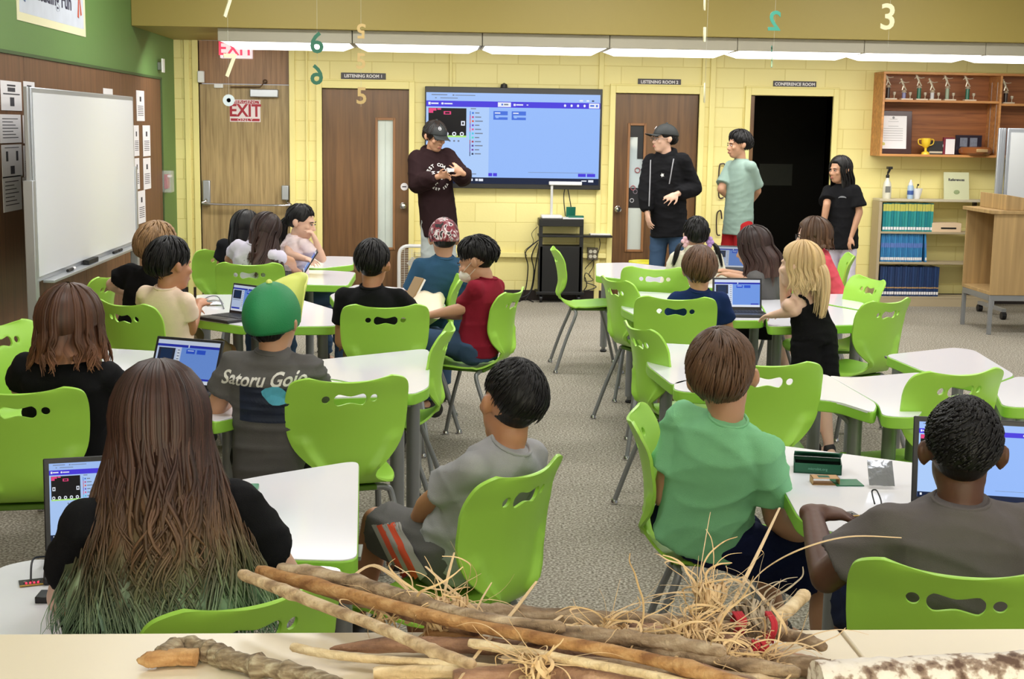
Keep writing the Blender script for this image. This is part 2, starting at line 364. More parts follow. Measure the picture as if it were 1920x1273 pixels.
# exit door with panel above
zj = Y(460, 158, YD)[2]
dd = struct(MB().box((ex0+.003, YD, .02), (ex1-.003, YD+.045, zj-.004)).build('door_1', oakp, smooth=0))
MB().box((ex0+.003, YD, zj+.004), (ex1-.003, YD+.045, ZS)).build('transom_panel', wood('transom_veneer', (150, 112, 76), (128, 94, 62), 'Z', 1.6), dd, smooth=0)
MB().box((ex0, YD-.03, 0), (ex1, YD+.05, .02)).build('threshold', alu, dd)
pb = MB(); bl, brr = Y(385, 382, YD-.09), Y(538, 385, YD-.09)
pb.tube(smooth_path([bl+V(.0, .09, .08), bl+V(.005, .03, .03), bl+V(.02, 0, 0), brr-V(.02, 0, 0), brr+V(-.005, .03, .03), brr+V(0, .09, .08)], 5), .011, 10); pb.build('panic_bar', chrome, dd)
for px in (388.5, 535.5):
    p = Y(px, 361, YD); h = .12 if px < 400 else .07; MB().box((p[0]-.035, YD-.05, p[2]-h), (p[0]+.035, YD, p[2]+h)).build('bar_mount', alu, dd, bevel=.008)
a, b_ = Y(470, 167, YD), Y(523, 183, YD); MB().box((a[0], YD-.08, b_[2]), (b_[0], YD, a[2])).build('door_closer', alu, dd, bevel=.008)
a, b_, c_ = Y(432, 163, YD-.05), Y(488, 163, YD-.05), Y(497, 153, YD-.02)
MB().tube([a, b_], .006, 8).tube([b_, c_], .006, 8).ell(c_, .022).build('closer_arm', mat('brown_metal', (110, 88, 70), .4, metal=.6), dd)
a, b_ = Y(402, 157, YD), Y(419, 165, YD); MB().box((a[0], YD-.03, b_[2]), (b_[0], YD, a[2])).build('door_contact', white_p, dd, bevel=.003)
a, b_ = Y(371.5, 133, D-.03), Y(384, 155, D-.03); tag(MB().box((a[0], D-.08, b_[2]), (b_[0], D-.03, a[2])).build('motion_sensor', white_p, bevel=.006), 'small white sensor box on the frame at the left of the exit door', 'sensor')
# exit sign on door
red = mat('sign_red', (168, 22, 44), .5); wsign = mat('sign_white', (238, 226, 228), .5)
a, b_ = Y(430.5, 186.5, YD-.002), Y(488.5, 229, YD-.002)
t = thing('exit_door_sign', ((a[0]+b_[0])/2, YD, (a[2]+b_[2])/2), 0, 'white and red EMERGENCY EXIT ONLY sign stuck on the light wooden door', 'sign', world=True)
MB().box((a[0], YD-.003, b_[2]), (b_[0], YD-.0005, a[2])).build('sign_plate', wsign, t, smooth=0)
H_ = a[2]-b_[2]; W_ = b_[0]-a[0]; cx = (a[0]+b_[0])/2
MB().box((a[0]+.008, YD-.0045, a[2]-H_*.175), (b_[0]-.008, YD-.003, a[2]-.006)).build('red_band', red, t, smooth=0); bd = MB(); bd.box((a[0]+.008, YD-.0045, b_[2]+.008), (b_[0]-.008, YD-.003, b_[2]+H_*.15)); bd.build('red_band', red, t, smooth=0)
text('lettering', 'EXIT', H_*.78, face_cam((cx, YD-.005, b_[2]+H_*.49)), red, t, sx=.9, bold=.004)
text('small_lettering', 'EMERGENCY', H_*.175, face_cam((cx, YD-.006, a[2]-H_*.1)), wsign, t, sx=1.45)
text('small_lettering', 'ONLY', H_*.16, face_cam((cx, YD-.006, b_[2]+H_*.085)), wsign, t, sx=1.5, spacing=1.2)
# lit exit sign under beam
a, b_ = Y(412, 72, YD-.08), Y(472.5, 110, YD-.08)
t = thing('lit_exit_sign', ((a[0]+b_[0])/2, YD, b_[2]), 0, 'lit white box reading EXIT in pink-red letters above the light wooden door', 'sign', world=True)
MB().box((a[0], YD-.08, b_[2]), (b_[0], YD, a[2])).build('sign_box', mat('lit_sign_face', (245, 225, 230), .5, emit=.55), t, bevel=.006)
text('lettering', 'EXIT', (a[2]-b_[2])*1.0, face_cam(((a[0]+b_[0])/2, YD-.083, (a[2]+b_[2])/2-.005)), mat('lit_red', (255, 60, 90), .5, emit=1.), t, sx=.9, bold=.003)
# room name plates
npm = mat('name_plate_black', (40, 30, 38), .4)
for (px0, py0, px1, py1, s_) in ((639.5, 137, 723.5, 149, 'LISTENING ROOM 1'), (1196, 148.5, 1276.5, 160, 'LISTENING ROOM 2'), (1449.5, 152.5, 1530, 164, 'CONFERENCE ROOM')):
    a, b_ = Y(px0, (py0+py1)/2, D), Y(px1, (py0+py1)/2, D); zc = (a[2]+b_[2])/2; hh = .031
    t = thing('name_plate', ((a[0]+b_[0])/2, D, zc), 0, 'black name plate with white letters %s above its door' % s_.replace('ROOM 1', 'ROOM one').replace('ROOM 2', 'ROOM two'), 'sign', world=True)
    MB().box((a[0], D-.012, zc-hh), (b_[0], D, zc+hh)).build('plate', npm, t, bevel=.002)
    text('lettering', s_, .041, face_cam(((a[0]+b_[0])/2, D-.0135, zc)), paper, t, sx=.98, bold=.0012, spacing=1.02)
# conference door leaf standing open inwards + papers in the dark room
m_ = MB(); m_.box((d30+.002, D+.004, .01), (d30+.044, D+.86, zt-.004)); cd = struct(m_.build('door_4', doorw, smooth=0)); 
MB().ell((d30+.1, D+.86, .98), .028).tube([V(d30+.05, D+.86, .98), V(d30+.1, D+.86, .98)], .012).build('door_knob', chrome, cd)
a, b_ = Y(1424, 307, yb), Y(1484, 348, yb); MB()
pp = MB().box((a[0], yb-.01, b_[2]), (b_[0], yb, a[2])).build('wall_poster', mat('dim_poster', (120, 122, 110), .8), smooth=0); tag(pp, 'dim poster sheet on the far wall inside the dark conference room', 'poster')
# ---- row of ceiling fixtures
lens = mat('fixture_lens', (255, 252, 246), .5, emit=2.6); hous = mat('fixture_housing', (170, 164, 146), .5)
bx = [408, 661, 905, 1144, 1384, 1622, 1850, 2090]
names = ['far left end of the row, above the exit door', 'above the listening room 1 door', 'above the left half of the television', 'above the right half of the television', 'above the listening room 2 door', 'above the conference room door', 'at the right edge of the view, above the trophies']
for i in range(7):
    x0 = Y(bx[i], 75, YS+.06)[0]; x1 = Y(bx[i+1], 85, YS+.06)[0]-.006
    t = thing('ceiling_light', ((x0+x1)/2, YS+.06, 2.34), 0, 'long fluorescent ceiling fixture, %s' % names[i], 'ceiling light', 'row of fluorescent fixtures under the beam', world=True)
    y0, y1 = YS+.06, YS+.72
    MB().box((x0, y0, 2.345), (x1, y1, ZS)).build('housing', hous, t, bevel=.004)
    m_ = MB(); a0, a1 = x0+.03, x1-.03
    pr = [(y0+.02, 2.345), (y0+.16, 2.325), (y1-.16, 2.305), (y1-.02, 2.345)]
    vs = [V(x0+.02, y, z) for y, z in (pr[0], pr[3])]+[V(x1-.02, y, z) for y, z in (pr[0], pr[3])]+[V(a0+.07, y, z) for y, z in pr[1:3]]+[V(a1-.07, y, z) for y, z in pr[1:3]]
    m_.add(vs, [(0, 4, 6, 2), (4, 5, 7, 6), (5, 1, 3, 7), (0, 1, 5, 4), (2, 6, 7, 3), (0, 2, 3, 1)]); m_.build('lens', lens, t, smooth=0)
# ---- television
YT = D-.09
P = [Y(796, 160.5, YT), Y(1130, 168.5, YT), Y(1125.5, 356.8, YT), Y(797, 351, YT)]
x0, x1 = (P[0][0]+P[3][0])/2, (P[1][0]+P[2][0])/2; z1 = (P[0][2]+P[1][2])/2; z0 = (P[2][2]+P[3][2])/2
tv = thing('television', ((x0+x1)/2, D, z0), 0, 'large wall television showing a blue block coding page', 'television', world=True)
MB().box((x0, YT, z0), (x1, YT+.06, z1)).build('bezel', black_p, tv, bevel=.004)
MB().box((x0+.4, YT+.06, z0+.2), (x1-.4, D-.001, z1-.2)).build('wall_bracket', dark, tv)
def ui(W_, H_, items, M, name, par, es=.92):
    """screen contents: rectangles (u0,v0,u1,v1,colour) with v downwards, on plane M"""
    cols = []; m_ = MB(); dz = 0
    for it in items:
        c = it[4]
        if c not in cols: cols.append(c)
        u0, v0, u1, v1 = it[:4]; k = cols.index(c); z = .0002*items.index(it)*.15+.0004
        if len(it) > 5:
            n = 20; cx, cy, rx, ry = (u0+u1)/2*W_, (v0+v1)/2*H_, (u1-u0)/2*W_, (v1-v0)/2*H_
            m_.add([V(cx+rx*math.cos(6.2832*j/n), H_-cy+ry*math.sin(6.2832*j/n), z) for j in range(n)], [tuple(range(n))], k)
        else: m_.add([V(u0*W_, H_*(1-v1), z), V(u1*W_, H_*(1-v1), z), V(u1*W_, H_*(1-v0), z), V(u0*W_, H_*(1-v0), z)], [(0, 1, 2, 3)], k)
    m_.v = [tuple(M@Vector(v)) for v in m_.v]
    ms = []
    for c in cols:
        nm = 'screen_%d_%d_%d_%d' % (c+(int(es*100),)); 
        if nm not in MATS:
            q = mat(nm, (8, 8, 10), .4, spec=.15); bb_ = q.node_tree.nodes['Principled BSDF']; bb_.inputs['Emission Color'].default_value = srgb(c)+(1,); bb_.inputs['Emission Strength'].default_value = es
        ms.append(MATS[nm])
    return m_.build(name, ms, par, smooth=0)
PUR, BLU, BG, PAN, WH, BK, PK, GR, LB = (72, 58, 225), (70, 115, 225), (152, 190, 255), (176, 208, 255), (238, 243, 255), (10, 8, 14), (235, 70, 130), (180, 240, 130), (120, 130, 150)
def page(full=True):
    I = [(0, 0, 1, 1, (165, 198, 255)), (0, .09, 1, .155, PUR), (0, .155, .36, .93, PAN), (.36, .155, 1, .93, BG)]
    I += [(.012, .105, .025, .135, WH), (.028, .112, .07, .128, WH), (.085, .108, .1, .132, WH, 1), (.103, .114, .15, .128, WH)]
    I += [(.41, .098, .485, .148, WH), (.43, .112, .44, .132, BLU), (.445, .114, .47, .13, LB), (.5, .112, .512, .136, WH), (.515, .116, .555, .13, WH), (.575, .118, .585, .128, WH)]
    I += [(u, .108, u+.013, .138, WH, 1) for u in (.79, .828, .865, .903)]+[(.935, .096, .995, .149, WH), (.942, .112, .965, .13, BLU), (.975, .11, .986, .134, BLU)]
    I += [(.013, .17, .23, .47, BK), (.013, .47, .23, .49, GR), (.1, .205, .142, .24, PK), (.108, .213, .134, .232, BK), (.015, .172, .058, .2, PK), (.015, .2, .04, .225, PK), (.063, .172, .085, .19, PK), (.2, .31, .222, .36, WH), (.206, .322, .216, .348, BK), (.022, .31, .044, .36, WH), (.028, .322, .038, .348, BK)]
    for u in (.03, .073, .117, .161, .205): I += [(u-.012, .43, u+.012, .475, WH, 1), (u-.006, .442, u+.006, .464, BK, 1)]
    I += [(u, .52, u+.012, .54, LB, 1) for u in (.13, .155, .18)]
    cs = [(60, 120, 220), (200, 60, 130), (225, 90, 60), (110, 70, 200), (230, 90, 140), (70, 200, 230), (80, 220, 200), (170, 60, 90), (90, 60, 150), (120, 60, 160), (40, 50, 80)]
    for i, c in enumerate(cs): v = .2+.045*i; I += [(.25, v, .2545, v+.045, c), (.262, v+.01, .273, v+.03, c), (.28, v+.013, .305+.01*((i*7) % 3), v+.025, LB)]
    I += [(.255, .168, .285, .178, LB)]
    for u in (.385, .49): I += [(u, .195, u+.082, .29, BLU), (u+.008, .21, u+.04, .222, WH), (u+.01, .24, u+.082, .262, BG), (u+.014, .262, u+.03, .272, BG)]
    I += [(.36, .88, .382, .915, PUR), (.387, .88, .41, .915, PUR), (.258, .888, .29, .898, LB), (.59, .865, .97, .869, LB), (.88, .875, .925, .91, PUR), (.932, .875, .98, .91, PUR)]
    I += [(0, .93, 1, 1, (15, 30, 62)), (.02, .945, .035, .975, WH), (.255, .945, .27, .97, WH), (.285, .945, .3, .97, WH), (.305, .945, .33, .972, WH), (.9, .95, .93, .962, WH), (.94, .945, .97, .97, WH)]
    I += [(.03, .02, .12, .03, LB), (.15, .02, .16, .035, LB), (.165, .024, .28, .032, LB), (.05, .055, .06, .065, LB), (.08, .056, .18, .064, LB), (.88, .06, .9, .075, WH), (.92, .06, .935, .075, WH), (.95, .06, .965, .078, (60, 70, 110), 1)]
    return I
sx0, sx1, sz0, sz1 = x0+.012, x1-.02, z0+.045, z1-.055
M = face_cam((sx0, YT-.0012, sz0)); ui(sx1-sx0, sz1-sz0, page(), M, 'screen', tv, .95)
p = Y(945, 161, D-.05); tag(MB().lathe([(.001, 0), (.035, 0), (.03, .03), (.001, .045)], (p[0], D-.06, z1+.001)).build('web_camera', black_p), 'small black camera peeking over the top edge of the television', 'camera')
# ---------------------------------------------------------------- chairs
def interp(tab, v):
    for i in range(len(tab)-1):
        if v <= tab[i+1][0]:
            t = (v-tab[i][0])/(tab[i+1][0]-tab[i][0]); return [a+(b-a)*t for a, b in zip(tab[i][1:], tab[i+1][1:])]
    return list(tab[-1][1:])
def make_chair():
    # profile rows: (y, z, half width, forward wrap of the edges)
    pr = [(.205, .415, .15, 0), (.215, .436, .18, 0), (.195, .456, .195, 0), (.14, .462, .203, .0), (.06, .454, .207, 0), (-.03, .447, .203, 0), (-.10, .452, .18, 0), (-.145, .466, .142, .0), (-.18, .49, .102, .0),
          (-.198, .52, .10, .0), (-.205, .555, .14, .02), (-.205, .595, .176, .04), (-.207, .645, .20, .05), (-.215, .70, .208, .055), (-.23, .76, .21, .055), (-.246, .80, .205, .05), (-.256, .821, .192, .046), (-.262, .832, .165, .04), (-.264, .836, .14, .035)]
    rows = smooth_path([V(a, b, 0) for a, b, c, d in pr], 3); ww = smooth_path([V(c, d, 0) for a, b, c, d in pr], 3)
    NU = 24; bm = bmesh.new(); g = []
    n = len(rows)
    for i in range(n):
        y, z = rows[i][0], rows[i][1]; hw, wr = ww[i][0], ww[i][1]; r_ = []
        for j in range(NU+1):
            u = j/NU*2-1; seat = max(0, 1-abs(i/n-.25)*4)
            ridge = -.014*math.exp(-((abs(u)-.8)/.12)**2) if .5 < z < .63 else 0
            zz = z+(.012*u**4*seat if z < .48 and y > -.1 else 0)+(.016*u*u if z > .74 else 0)
            r_.append(bm.verts.new((u*hw, y+wr*u*u+ridge-(.012*abs(u)**6 if z > .53 else 0), zz)))
        g.append(r_)
    for i in range(n-1):
        for j in range(NU): bm.faces.new((g[i][j], g[i+1][j], g[i+1][j+1], g[i][j+1]))
    me = bpy.data.meshes.new('shell'); bm.to_mesh(me); bm.free()
    o = bpy.data.objects.new('shell', me); COL.objects.link(o)
    sd = o.modifiers.new('s', 'SOLIDIFY'); sd.thickness = .009; sd.offset = 0
    dg = bpy.context.evaluated_depsgraph_get(); mm = bpy.data.meshes.new_from_object(o.evaluated_get(dg)); o.modifiers.clear(); o.data = mm
    bm = bmesh.new(); bm.from_mesh(mm); bmesh.ops.recalc_face_normals(bm, faces=bm.faces); bm.to_mesh(mm); bm.free()
    cu = MB()
    def poly(pts): k = len(pts); cu.add([V(x, -.5, z) for x, z in pts]+[V(x, 0, z) for x, z in pts], [tuple(range(k)), tuple(range(2*k-1, k-1, -1))]+[(i, k+i, k+(i+1) % k, (i+1) % k) for i in range(k)])
    for cx in (-.082, .082): poly([(cx+.0135*math.cos(6.2832*t/20), .775+.0135*math.sin(6.2832*t/20)) for t in range(20)][::-1])
    pts = []
    for t in range(44):
        a = 6.2832*t/44; c_, s_ = math.cos(a), math.sin(a)
        pts.append((.056*math.copysign(abs(c_)**.9, c_), .773+math.copysign(abs(s_)**.75, s_)*(.0125+.0155*min(1, abs(c_)*1.35)**1.5)))
    poly(pts[::-1]); cme = cu.mesh('cut', lime, 0); bm = bmesh.new(); bm.from_mesh(cme); bmesh.ops.recalc_face_normals(bm, faces=bm.faces); bm.to_mesh(cme); bm.free(); co_ = bpy.data.objects.new('cut', cme); COL.objects.link(co_)
    bo = co_ and o.modifiers.new('b', 'BOOLEAN'); bo.operation = 'DIFFERENCE'; bo.object = co_; bo.solver = 'EXACT'
    bv = o.modifiers.new('v', 'BEVEL'); bv.width = .003; bv.segments = 2; bv.limit_method = 'ANGLE'; bv.angle_limit = math.radians(50)
    dg = bpy.context.evaluated_depsgraph_get(); me2 = bpy.data.meshes.new_from_object(o.evaluated_get(dg)); bpy.data.objects.remove(o); bpy.data.objects.remove(co_)
    me2.materials.clear(); me2.materials.append(lime); me2.polygons.foreach_set('use_smooth', [True]*len(me2.polygons)); me2.set_sharp_from_angle(angle=math.radians(50))
    root = thing('school_chair', (0, 0, 0))
    sh = bpy.data.objects.new('seat_shell', me2); COL.objects.link(sh); sh.parent = root
    for sy, fy, ty in ((1, .225, .12), (-1, -.235, -.10)):
        for sx in (-1, 1):
            P = smooth_path([V(sx*.225, fy, .012), V(sx*.198, fy-.5*(fy-ty), .22), V(sx*.178, ty, .395), V(sx*.155, ty, .428), V(sx*.11, ty, .432)], 5)
            lg = MB().tube(P, .0115, 10).build('leg', steel, root)
            MB().lathe([(.013, 0), (.018, .002), (.018, .008), (.013, .022)], (sx*.226, fy, 0), 12).build('glide', chrome, lg)
        MB().tube([V(-.11, ty, .432), V(.11, ty, .432)], .0115, 10).build('crossbar', steel, root)
    MB().box((-.12, -.12, .425), (.12, .14, .443)).build('seat_plate', mat('chair_underside', (90, 128, 35), .6), root, bevel=.004)
    return root
chair0 = make_chair(); _used = [False]
def place(rootobj, loc, rz, label, group=None, cat='chair'):
    if not _used[0]: r_ = rootobj; _used[0] = True
    else: r_ = copy_tree(rootobj)
    r_.location = loc; r_.rotation_euler = (0, 0, rz); tag(r_, label, cat, group); return r_
CG = 'lime green school chairs'
CH_ = {}
def chair(k, px, py, th, label, z=.838, hole=False):
    th = math.radians(th); p = Z(px, py, z); f = V(-math.sin(th), math.cos(th), 0); loc = p+f*.26; loc.z = 0
    CH_[k] = (place(chair0, loc, th, 'lime green chair, '+label, CG), loc, f)
chair('c0', -8, 612, -110, 'cut by the left edge of the photo beside the brown panels')
chair('c1', 30, 738, 8, 'under the child with shoulder length brown hair at the left edge')
chair('c2', 490, 1132, 38, 'in the foreground behind the long haired child with green hair ends')
chair('c3', 660, 716, 16, 'empty, turned away, right behind the child in the green cap')
chair('c4', 850, 618, 84, 'empty in profile facing left, between the white desk and the aisle')
chair('c5', 972, 548, 68, 'under the boy in maroon shirt')
chair('c6', 724, 577, 6, 'behind the black shirted boy of the middle left group')
chair('c7', 466, 497, 0, 'behind the girl with long hair over a patterned white top')
chair('c8', 424, 470, 34, 'beside the light wooden exit door, under the girl with black hair')
chair('c9', 212, 519, 80, 'small sliver behind the blond boy in black shirt')
chair('c10', 222, 572, -35, 'behind the boy in the peach shirt')
chair('c12', 1003, 886, 54, 'under the boy in grey shirt at the centre front')
chair('c13', 1034, 468, -90, 'empty in profile facing right, in front of the black media cart')
chair('c14', 1145, 526, -70, 'empty at the aisle, facing the far right tables, dark slots in view')
chair('c15', 1228, 505, -10, 'empty, turned away, in front of the girl with pigtails')
chair('c16', 1268, 562, -8, 'behind the boy in dark blue shirt')
chair('c17', 1187, 615, -76, 'empty at the aisle left of the boy in green shirt, facing right')
chair('c18', 1180, 780, -102, 'under the boy in green shirt')
chair('c19', 1443, 686, -3, 'large and empty, turned away, right of the boy in green shirt')
chair('c20', 1812, 702, 18, 'empty, just beyond the boy with very short black hair')
chair('c21', 1797, 1080, -20, 'largest, at the lower right corner behind the boy in dark grey shirt')
chair('c22', 1676, 567, 36, 'under the blond girl in the black dress')
chair('c23', 1640, 524, 101, 'empty, in front of the blue book shelves')
chair('c24', 1602, 480, 80, 'behind the girl in the pink dress')
chair('c26', 1532, 500, 92, 'green sliver between the blond girl and the pink dress')
chair('c27', 868, 522, 92, 'mostly hidden beside the boy with the camouflage cap')
p = Z(1945, 800, .455); q = place(chair0, (p[0]+.05, p[1], 0), math.radians(80), 'lime green chair, mere seat edge at the right border of the photo', CG)

# ---------------------------------------------------------------- desks
def desk(label, px, legs, zt_=.70, r=.06, name='school_desk', group='white topped school desks with green edges'):
    P = [Z(a, b, zt_) for a, b in px]; P = ccw([V(p[0], p[1], 0) for p in P]); c = sum(P, V(0, 0, 0))/len(P)
    t = thing(name, (c[0], c[1], 0), 0, label, 'table', group)
    L_ = [p-c for p in P]; R_ = rounded(L_, r)
    def inset(poly, d):
        cc = V(0, 0, 0); return [p-(p.normalized()*d) for p in poly]
    MB().prism(R_, zt_-.046, zt_-.003).build('edge_band', green_edge, t, bevel=.004)
    MB().prism(inset(R_, .004), zt_-.01, zt_).build('tabletop', table_white, t, bevel=.001)
    for k, (a, b) in enumerate(legs):
        q = Z(a, b, zt_-.05); q = V(q[0]-c[0], q[1]-c[1], 0)
        d = -q.normalized()
        lg = MB().tube([q+V(0, 0, .0), q+V(0, 0, .04)], .016, 12).tube([q+V(0, 0, .04), q+V(0, 0, zt_-.046)], .027, 16).build('leg', steel, t)
        g_ = MB(); g_.tube(smooth_path([q+V(0, 0, .5), q+d*.02+V(0, 0, .59), q+d*.09+V(0, 0, .645)], 4), [.012]*9, 8); g_.box((q.x-.05, q.y-.05, zt_-.056), (q.x+.05, q.y+.05, zt_-.046)); g_.build('leg_bracket', steel, lg)
        MB().lathe([(.02, 0), (.026, .004), (.026, .012), (.018, .02)], (q.x, q.y, 0), 12).build('foot', black_p, lg)
    return t
DESKS = [
 ('white desk surface right of the long haired child in the foreground', [(674, 862), (671, 1052), (330, 1042), (320, 925), (480, 893)], [(640, 900), (640, 1035), (380, 950)]),
 ('foreground white desk holding the red lit circuit board at the lower left', [(-12, 1062), (95, 1042), (133, 1290), (-40, 1290)], [(20, 1085), (100, 1085)]),
 ('foreground white desk strip between the long haired child and the striped shorts', [(100, 1044), (655, 1062), (612, 1103), (470, 1122), (112, 1105)], [(590, 1080), (140, 1085)]),
 ('white desk with window reflection right of the green capped child', [(540, 680), (800, 653), (808, 662), (805, 726), (772, 740), (619, 709), (540, 705)], [(780, 668), (775, 725), (570, 690)]),
 ('white desk in front of the green capped child with a dark laptop', [(395, 703), (618, 711), (771, 740), (600, 746), (484, 755), (446, 780), (395, 792)], [(430, 780), (745, 755), (440, 715)]),
 ('white desk between the brown haired child and the laptop', [(190, 652), (335, 660), (394, 702), (392, 790), (300, 760), (190, 715)], [(220, 665), (320, 668), (375, 775)]),
 ('white desk with open laptop and silver bag beside the boy in peach', [(368, 552), (470, 552), (462, 612), (366, 598)], [(385, 560), (446, 603)]),
 ('white desk end pointing right, behind the green cap', [(471, 552), (560, 560), (634, 582), (631, 611), (463, 612)], [(480, 600), (605, 608), (500, 560)]),
 ('white desk under the laptop of the long haired girls', [(440, 508), (600, 506), (668, 510), (652, 535), (531, 532), (440, 532)], [(545, 527), (580, 528), (640, 515)]),
 ('small far white desk in front of the left brown door', [(556, 489), (610, 480), (664, 481), (663, 496), (597, 503), (556, 500)], [(650, 490), (600, 498)]),
 ('white desk with the cream tote bag between black and maroon shirts', [(617, 553), (668, 533), (790, 542), (838, 572), (800, 598), (645, 592)], [(665, 545), (665, 583), (790, 550)]),
 ('far white desk by the aisle in front of the right brown door', [(1117, 493), (1180, 492), (1290, 505), (1240, 530), (1117, 517)], [(1135, 500), (1190, 520)]),
 ('far white desk under the laptop of the pigtailed girl', [(1292, 502), (1420, 505), (1440, 528), (1400, 545), (1245, 531)], [(1300, 510), (1390, 535)]),
 ('white desk by the aisle left of the boy in dark blue', [(1158, 544), (1255, 549), (1330, 556), (1300, 600), (1205, 597), (1165, 578)], [(1185, 560), (1215, 590), (1300, 565)]),
 ('white desk under the laptop beside the boy in dark blue', [(1325, 560), (1420, 562), (1433, 583), (1432, 600), (1320, 600)], [(1415, 592), (1350, 592), (1400, 570)]),
 ('white desk under the elbow of the blond girl', [(1421, 560), (1500, 563), (1630, 586), (1627, 608), (1440, 612), (1434, 583)], [(1458, 605), (1605, 600), (1450, 575)]),
 ('white desk under the pink dress, in front of the bin', [(1500, 551), (1593, 551), (1634, 578), (1631, 583), (1510, 562)], [(1610, 578), (1575, 556)]),
 ('white desk behind the green shirted boy, by the aisle', [(1203, 641), (1340, 648), (1335, 700), (1262, 722), (1213, 684)], [(1225, 655), (1250, 705), (1310, 660)]),
 ('white desk running behind the large empty chair', [(1262, 716), (1345, 702), (1548, 700), (1646, 757), (1640, 774), (1568, 751), (1262, 732)], [(1290, 722), (1605, 765), (1530, 712)]),
 ('white desk with cloudy reflections, left of the empty right chair', [(1552, 703), (1590, 708), (1730, 697), (1738, 760), (1722, 782), (1655, 780), (1647, 757)], [(1670, 770), (1715, 768), (1600, 712)]),
 ('white desk at the right, nearest to the wooden lectern', [(1657, 665), (1790, 651), (1827, 656), (1905, 703), (1860, 720), (1732, 696)], [(1685, 672), (1800, 662), (1870, 705)]),
 ('white desk cut by the right edge of the photo', [(1860, 722), (1910, 704), (2010, 720), (2000, 765), (1880, 762)], [(1893, 748), (1915, 720), (1985, 755)]),
 ('front right white desk carrying the open green box', [(1420, 829), (1720, 868), (1985, 898), (2000, 1025), (1560, 1000), (1497, 972)], [(1470, 850), (1570, 990), (1615, 1000), (1960, 990)]),
]
for a, b, c in DESKS: desk(a, b, c)
# ---------------------------------------------------------------- laptops
kb_m = mat('keyboard_black', (30, 30, 33), .5); lap = mat('laptop_black', (38, 38, 42), .4)
def laptop_ui():
    I = [(0, 0, 1, 1, (205, 216, 235)), (0, .1, .5, .16, (40, 50, 170)), (.52, .1, 1, .16, (40, 50, 170)), (0, .16, .5, .93, (190, 206, 235)), (.4, .16, 1, .92, (110, 150, 225)), (.03, .19, .3, .52, (38, 42, 60)),
         (.07, .22, .26, .48, (28, 48, 80)), (.48, .2, .62, .3, (45, 85, 205)), (.65, .2, .79, .3, (45, 85, 205)), (.5, .22, .6, .24, (200, 215, 250)), (.33, .2, .38, .9, (215, 222, 235)), (.02, .86, .3, .92, (45, 60, 180)), (.8, .87, .97, .91, (45, 50, 180)), (0, .94, 1, 1, (225, 230, 240)),
         (.03, .56, .28, .58, (120, 130, 150))]
    I += [(.34, .22+.07*k, .375, .24+.07*k, (90, 100, 130)) for k in range(9)]
    return I
def laptop(label, px, py, th, wd=.30, tilt=18, zb=.70, ui_=None, es=.75, off=.0):
    th = math.radians(th); p = Z(px, py, zb+.015); f = V(-math.sin(th), math.cos(th), 0); loc = p-f*.105; loc.z = zb
    t = thing('laptop', loc, th, label, 'laptop', 'open laptops on the desks')
    h = wd/2; dp = .105
    MB().box((-h, -dp, 0), (h, dp, .016)).build('base', lap, t, bevel=.004)
    k = MB()
    for r_ in range(5):
        n_ = 13
        for c_ in range(n_): x0_ = -h*.88+c_*(h*1.76/n_); k.box((x0_+.0015, -.02+r_*.0195, .016), (x0_+h*1.76/n_-.0015, -.02+r_*.0195+.0165, .0185))
    k.build('keyboard', kb_m, t, smooth=0)
    MB().box((-.045, -.09, .0155), (.045, -.035, .0168)).build('touchpad', black_p, t)
    a = math.radians(tilt); up = V(0, math.sin(a), math.cos(a)); nn = V(0, -math.cos(a), math.sin(a)); hg = V(0, dp, .012); H_ = wd*.66
    ax = (V(1, 0, 0), up, nn)
    ld = MB().obox(hg+up*H_/2-nn*.004, ax, (h, H_/2, .004)).build('lid', lap, t, bevel=.003)
    M = Matrix((V(1, 0, 0), up, nn)).transposed().to_4x4(); M.translation = hg+V(-h*.92, 0, 0)+up*(H_*.11)+nn*.0006
    ui(wd*.92, H_*.83, ui_ or laptop_ui(), M, 'screen', t, es)
    MB().tube([V(-h*.8, dp, .012), V(h*.8, dp, .012)], .006, 8).build('hinge', lap, t)
    return t
laptop('open laptop in front of the long haired child at lower left', 222, 1022, 14, .32, ui_=page(), es=.85)
laptop('open black laptop between the brown haired child and the green capped child', 338, 727, -24, .29, 22)
laptop('open laptop on the desk beside the boy in the peach shirt', 458, 590, -42, .24, 12)
laptop('laptop seen from its side next to the long haired girls', 566, 512, -84, .28, 32)
laptop('small open laptop between pigtailed girl and girl in dark grey', 1372, 505, -16, .27, 22, es=.6)
laptop('open laptop with bright screen right of the boy in dark blue', 1382, 581, -2, .27, 10, es=1.0)
laptop('large laptop with pale blue screen in front of the short haired boy at right', 1842, 955, -14, .36, 14, ui_=page(), es=.95)

# ---------------------------------------------------------------- rear wall furniture (right)
beige = mat('beige_metal_shelf', (176, 160, 130), .5)
YB = D-.26
bx0 = Y(1651, 450, YB)[0]; bx1 = Y(1860, 450, YB)[0]; zt1 = Y(1720, 378, YB)[2]
z_s = [Y(1700, 556, YB)[2], Y(1700, 491.5, YB)[2], Y(1700, 434.5, YB)[2]]
bc = thing('bookcase', ((bx0+bx1)/2, YB, 0), 0, 'low beige metal bookcase filled with rows of blue books', 'bookcase', world=True)
MB().box((bx0-.03, YB, 0), (bx0, D-.04, zt1)).build('side_panel', beige, bc, bevel=.003); MB().box((bx1, YB, 0), (bx1+.03, D-.04, zt1)).build('side_panel', beige, bc, bevel=.003)
MB().box((bx0-.03, YB-.005, zt1), (bx1+.03, D-.04, zt1+.022)).build('top', mat('cream_top', (200, 190, 165), .4), bc, bevel=.003)
for z_ in z_s: MB().box((bx0, YB, z_-.02), (bx1, D-.05, z_)).build('shelf', beige, bc, bevel=.002)
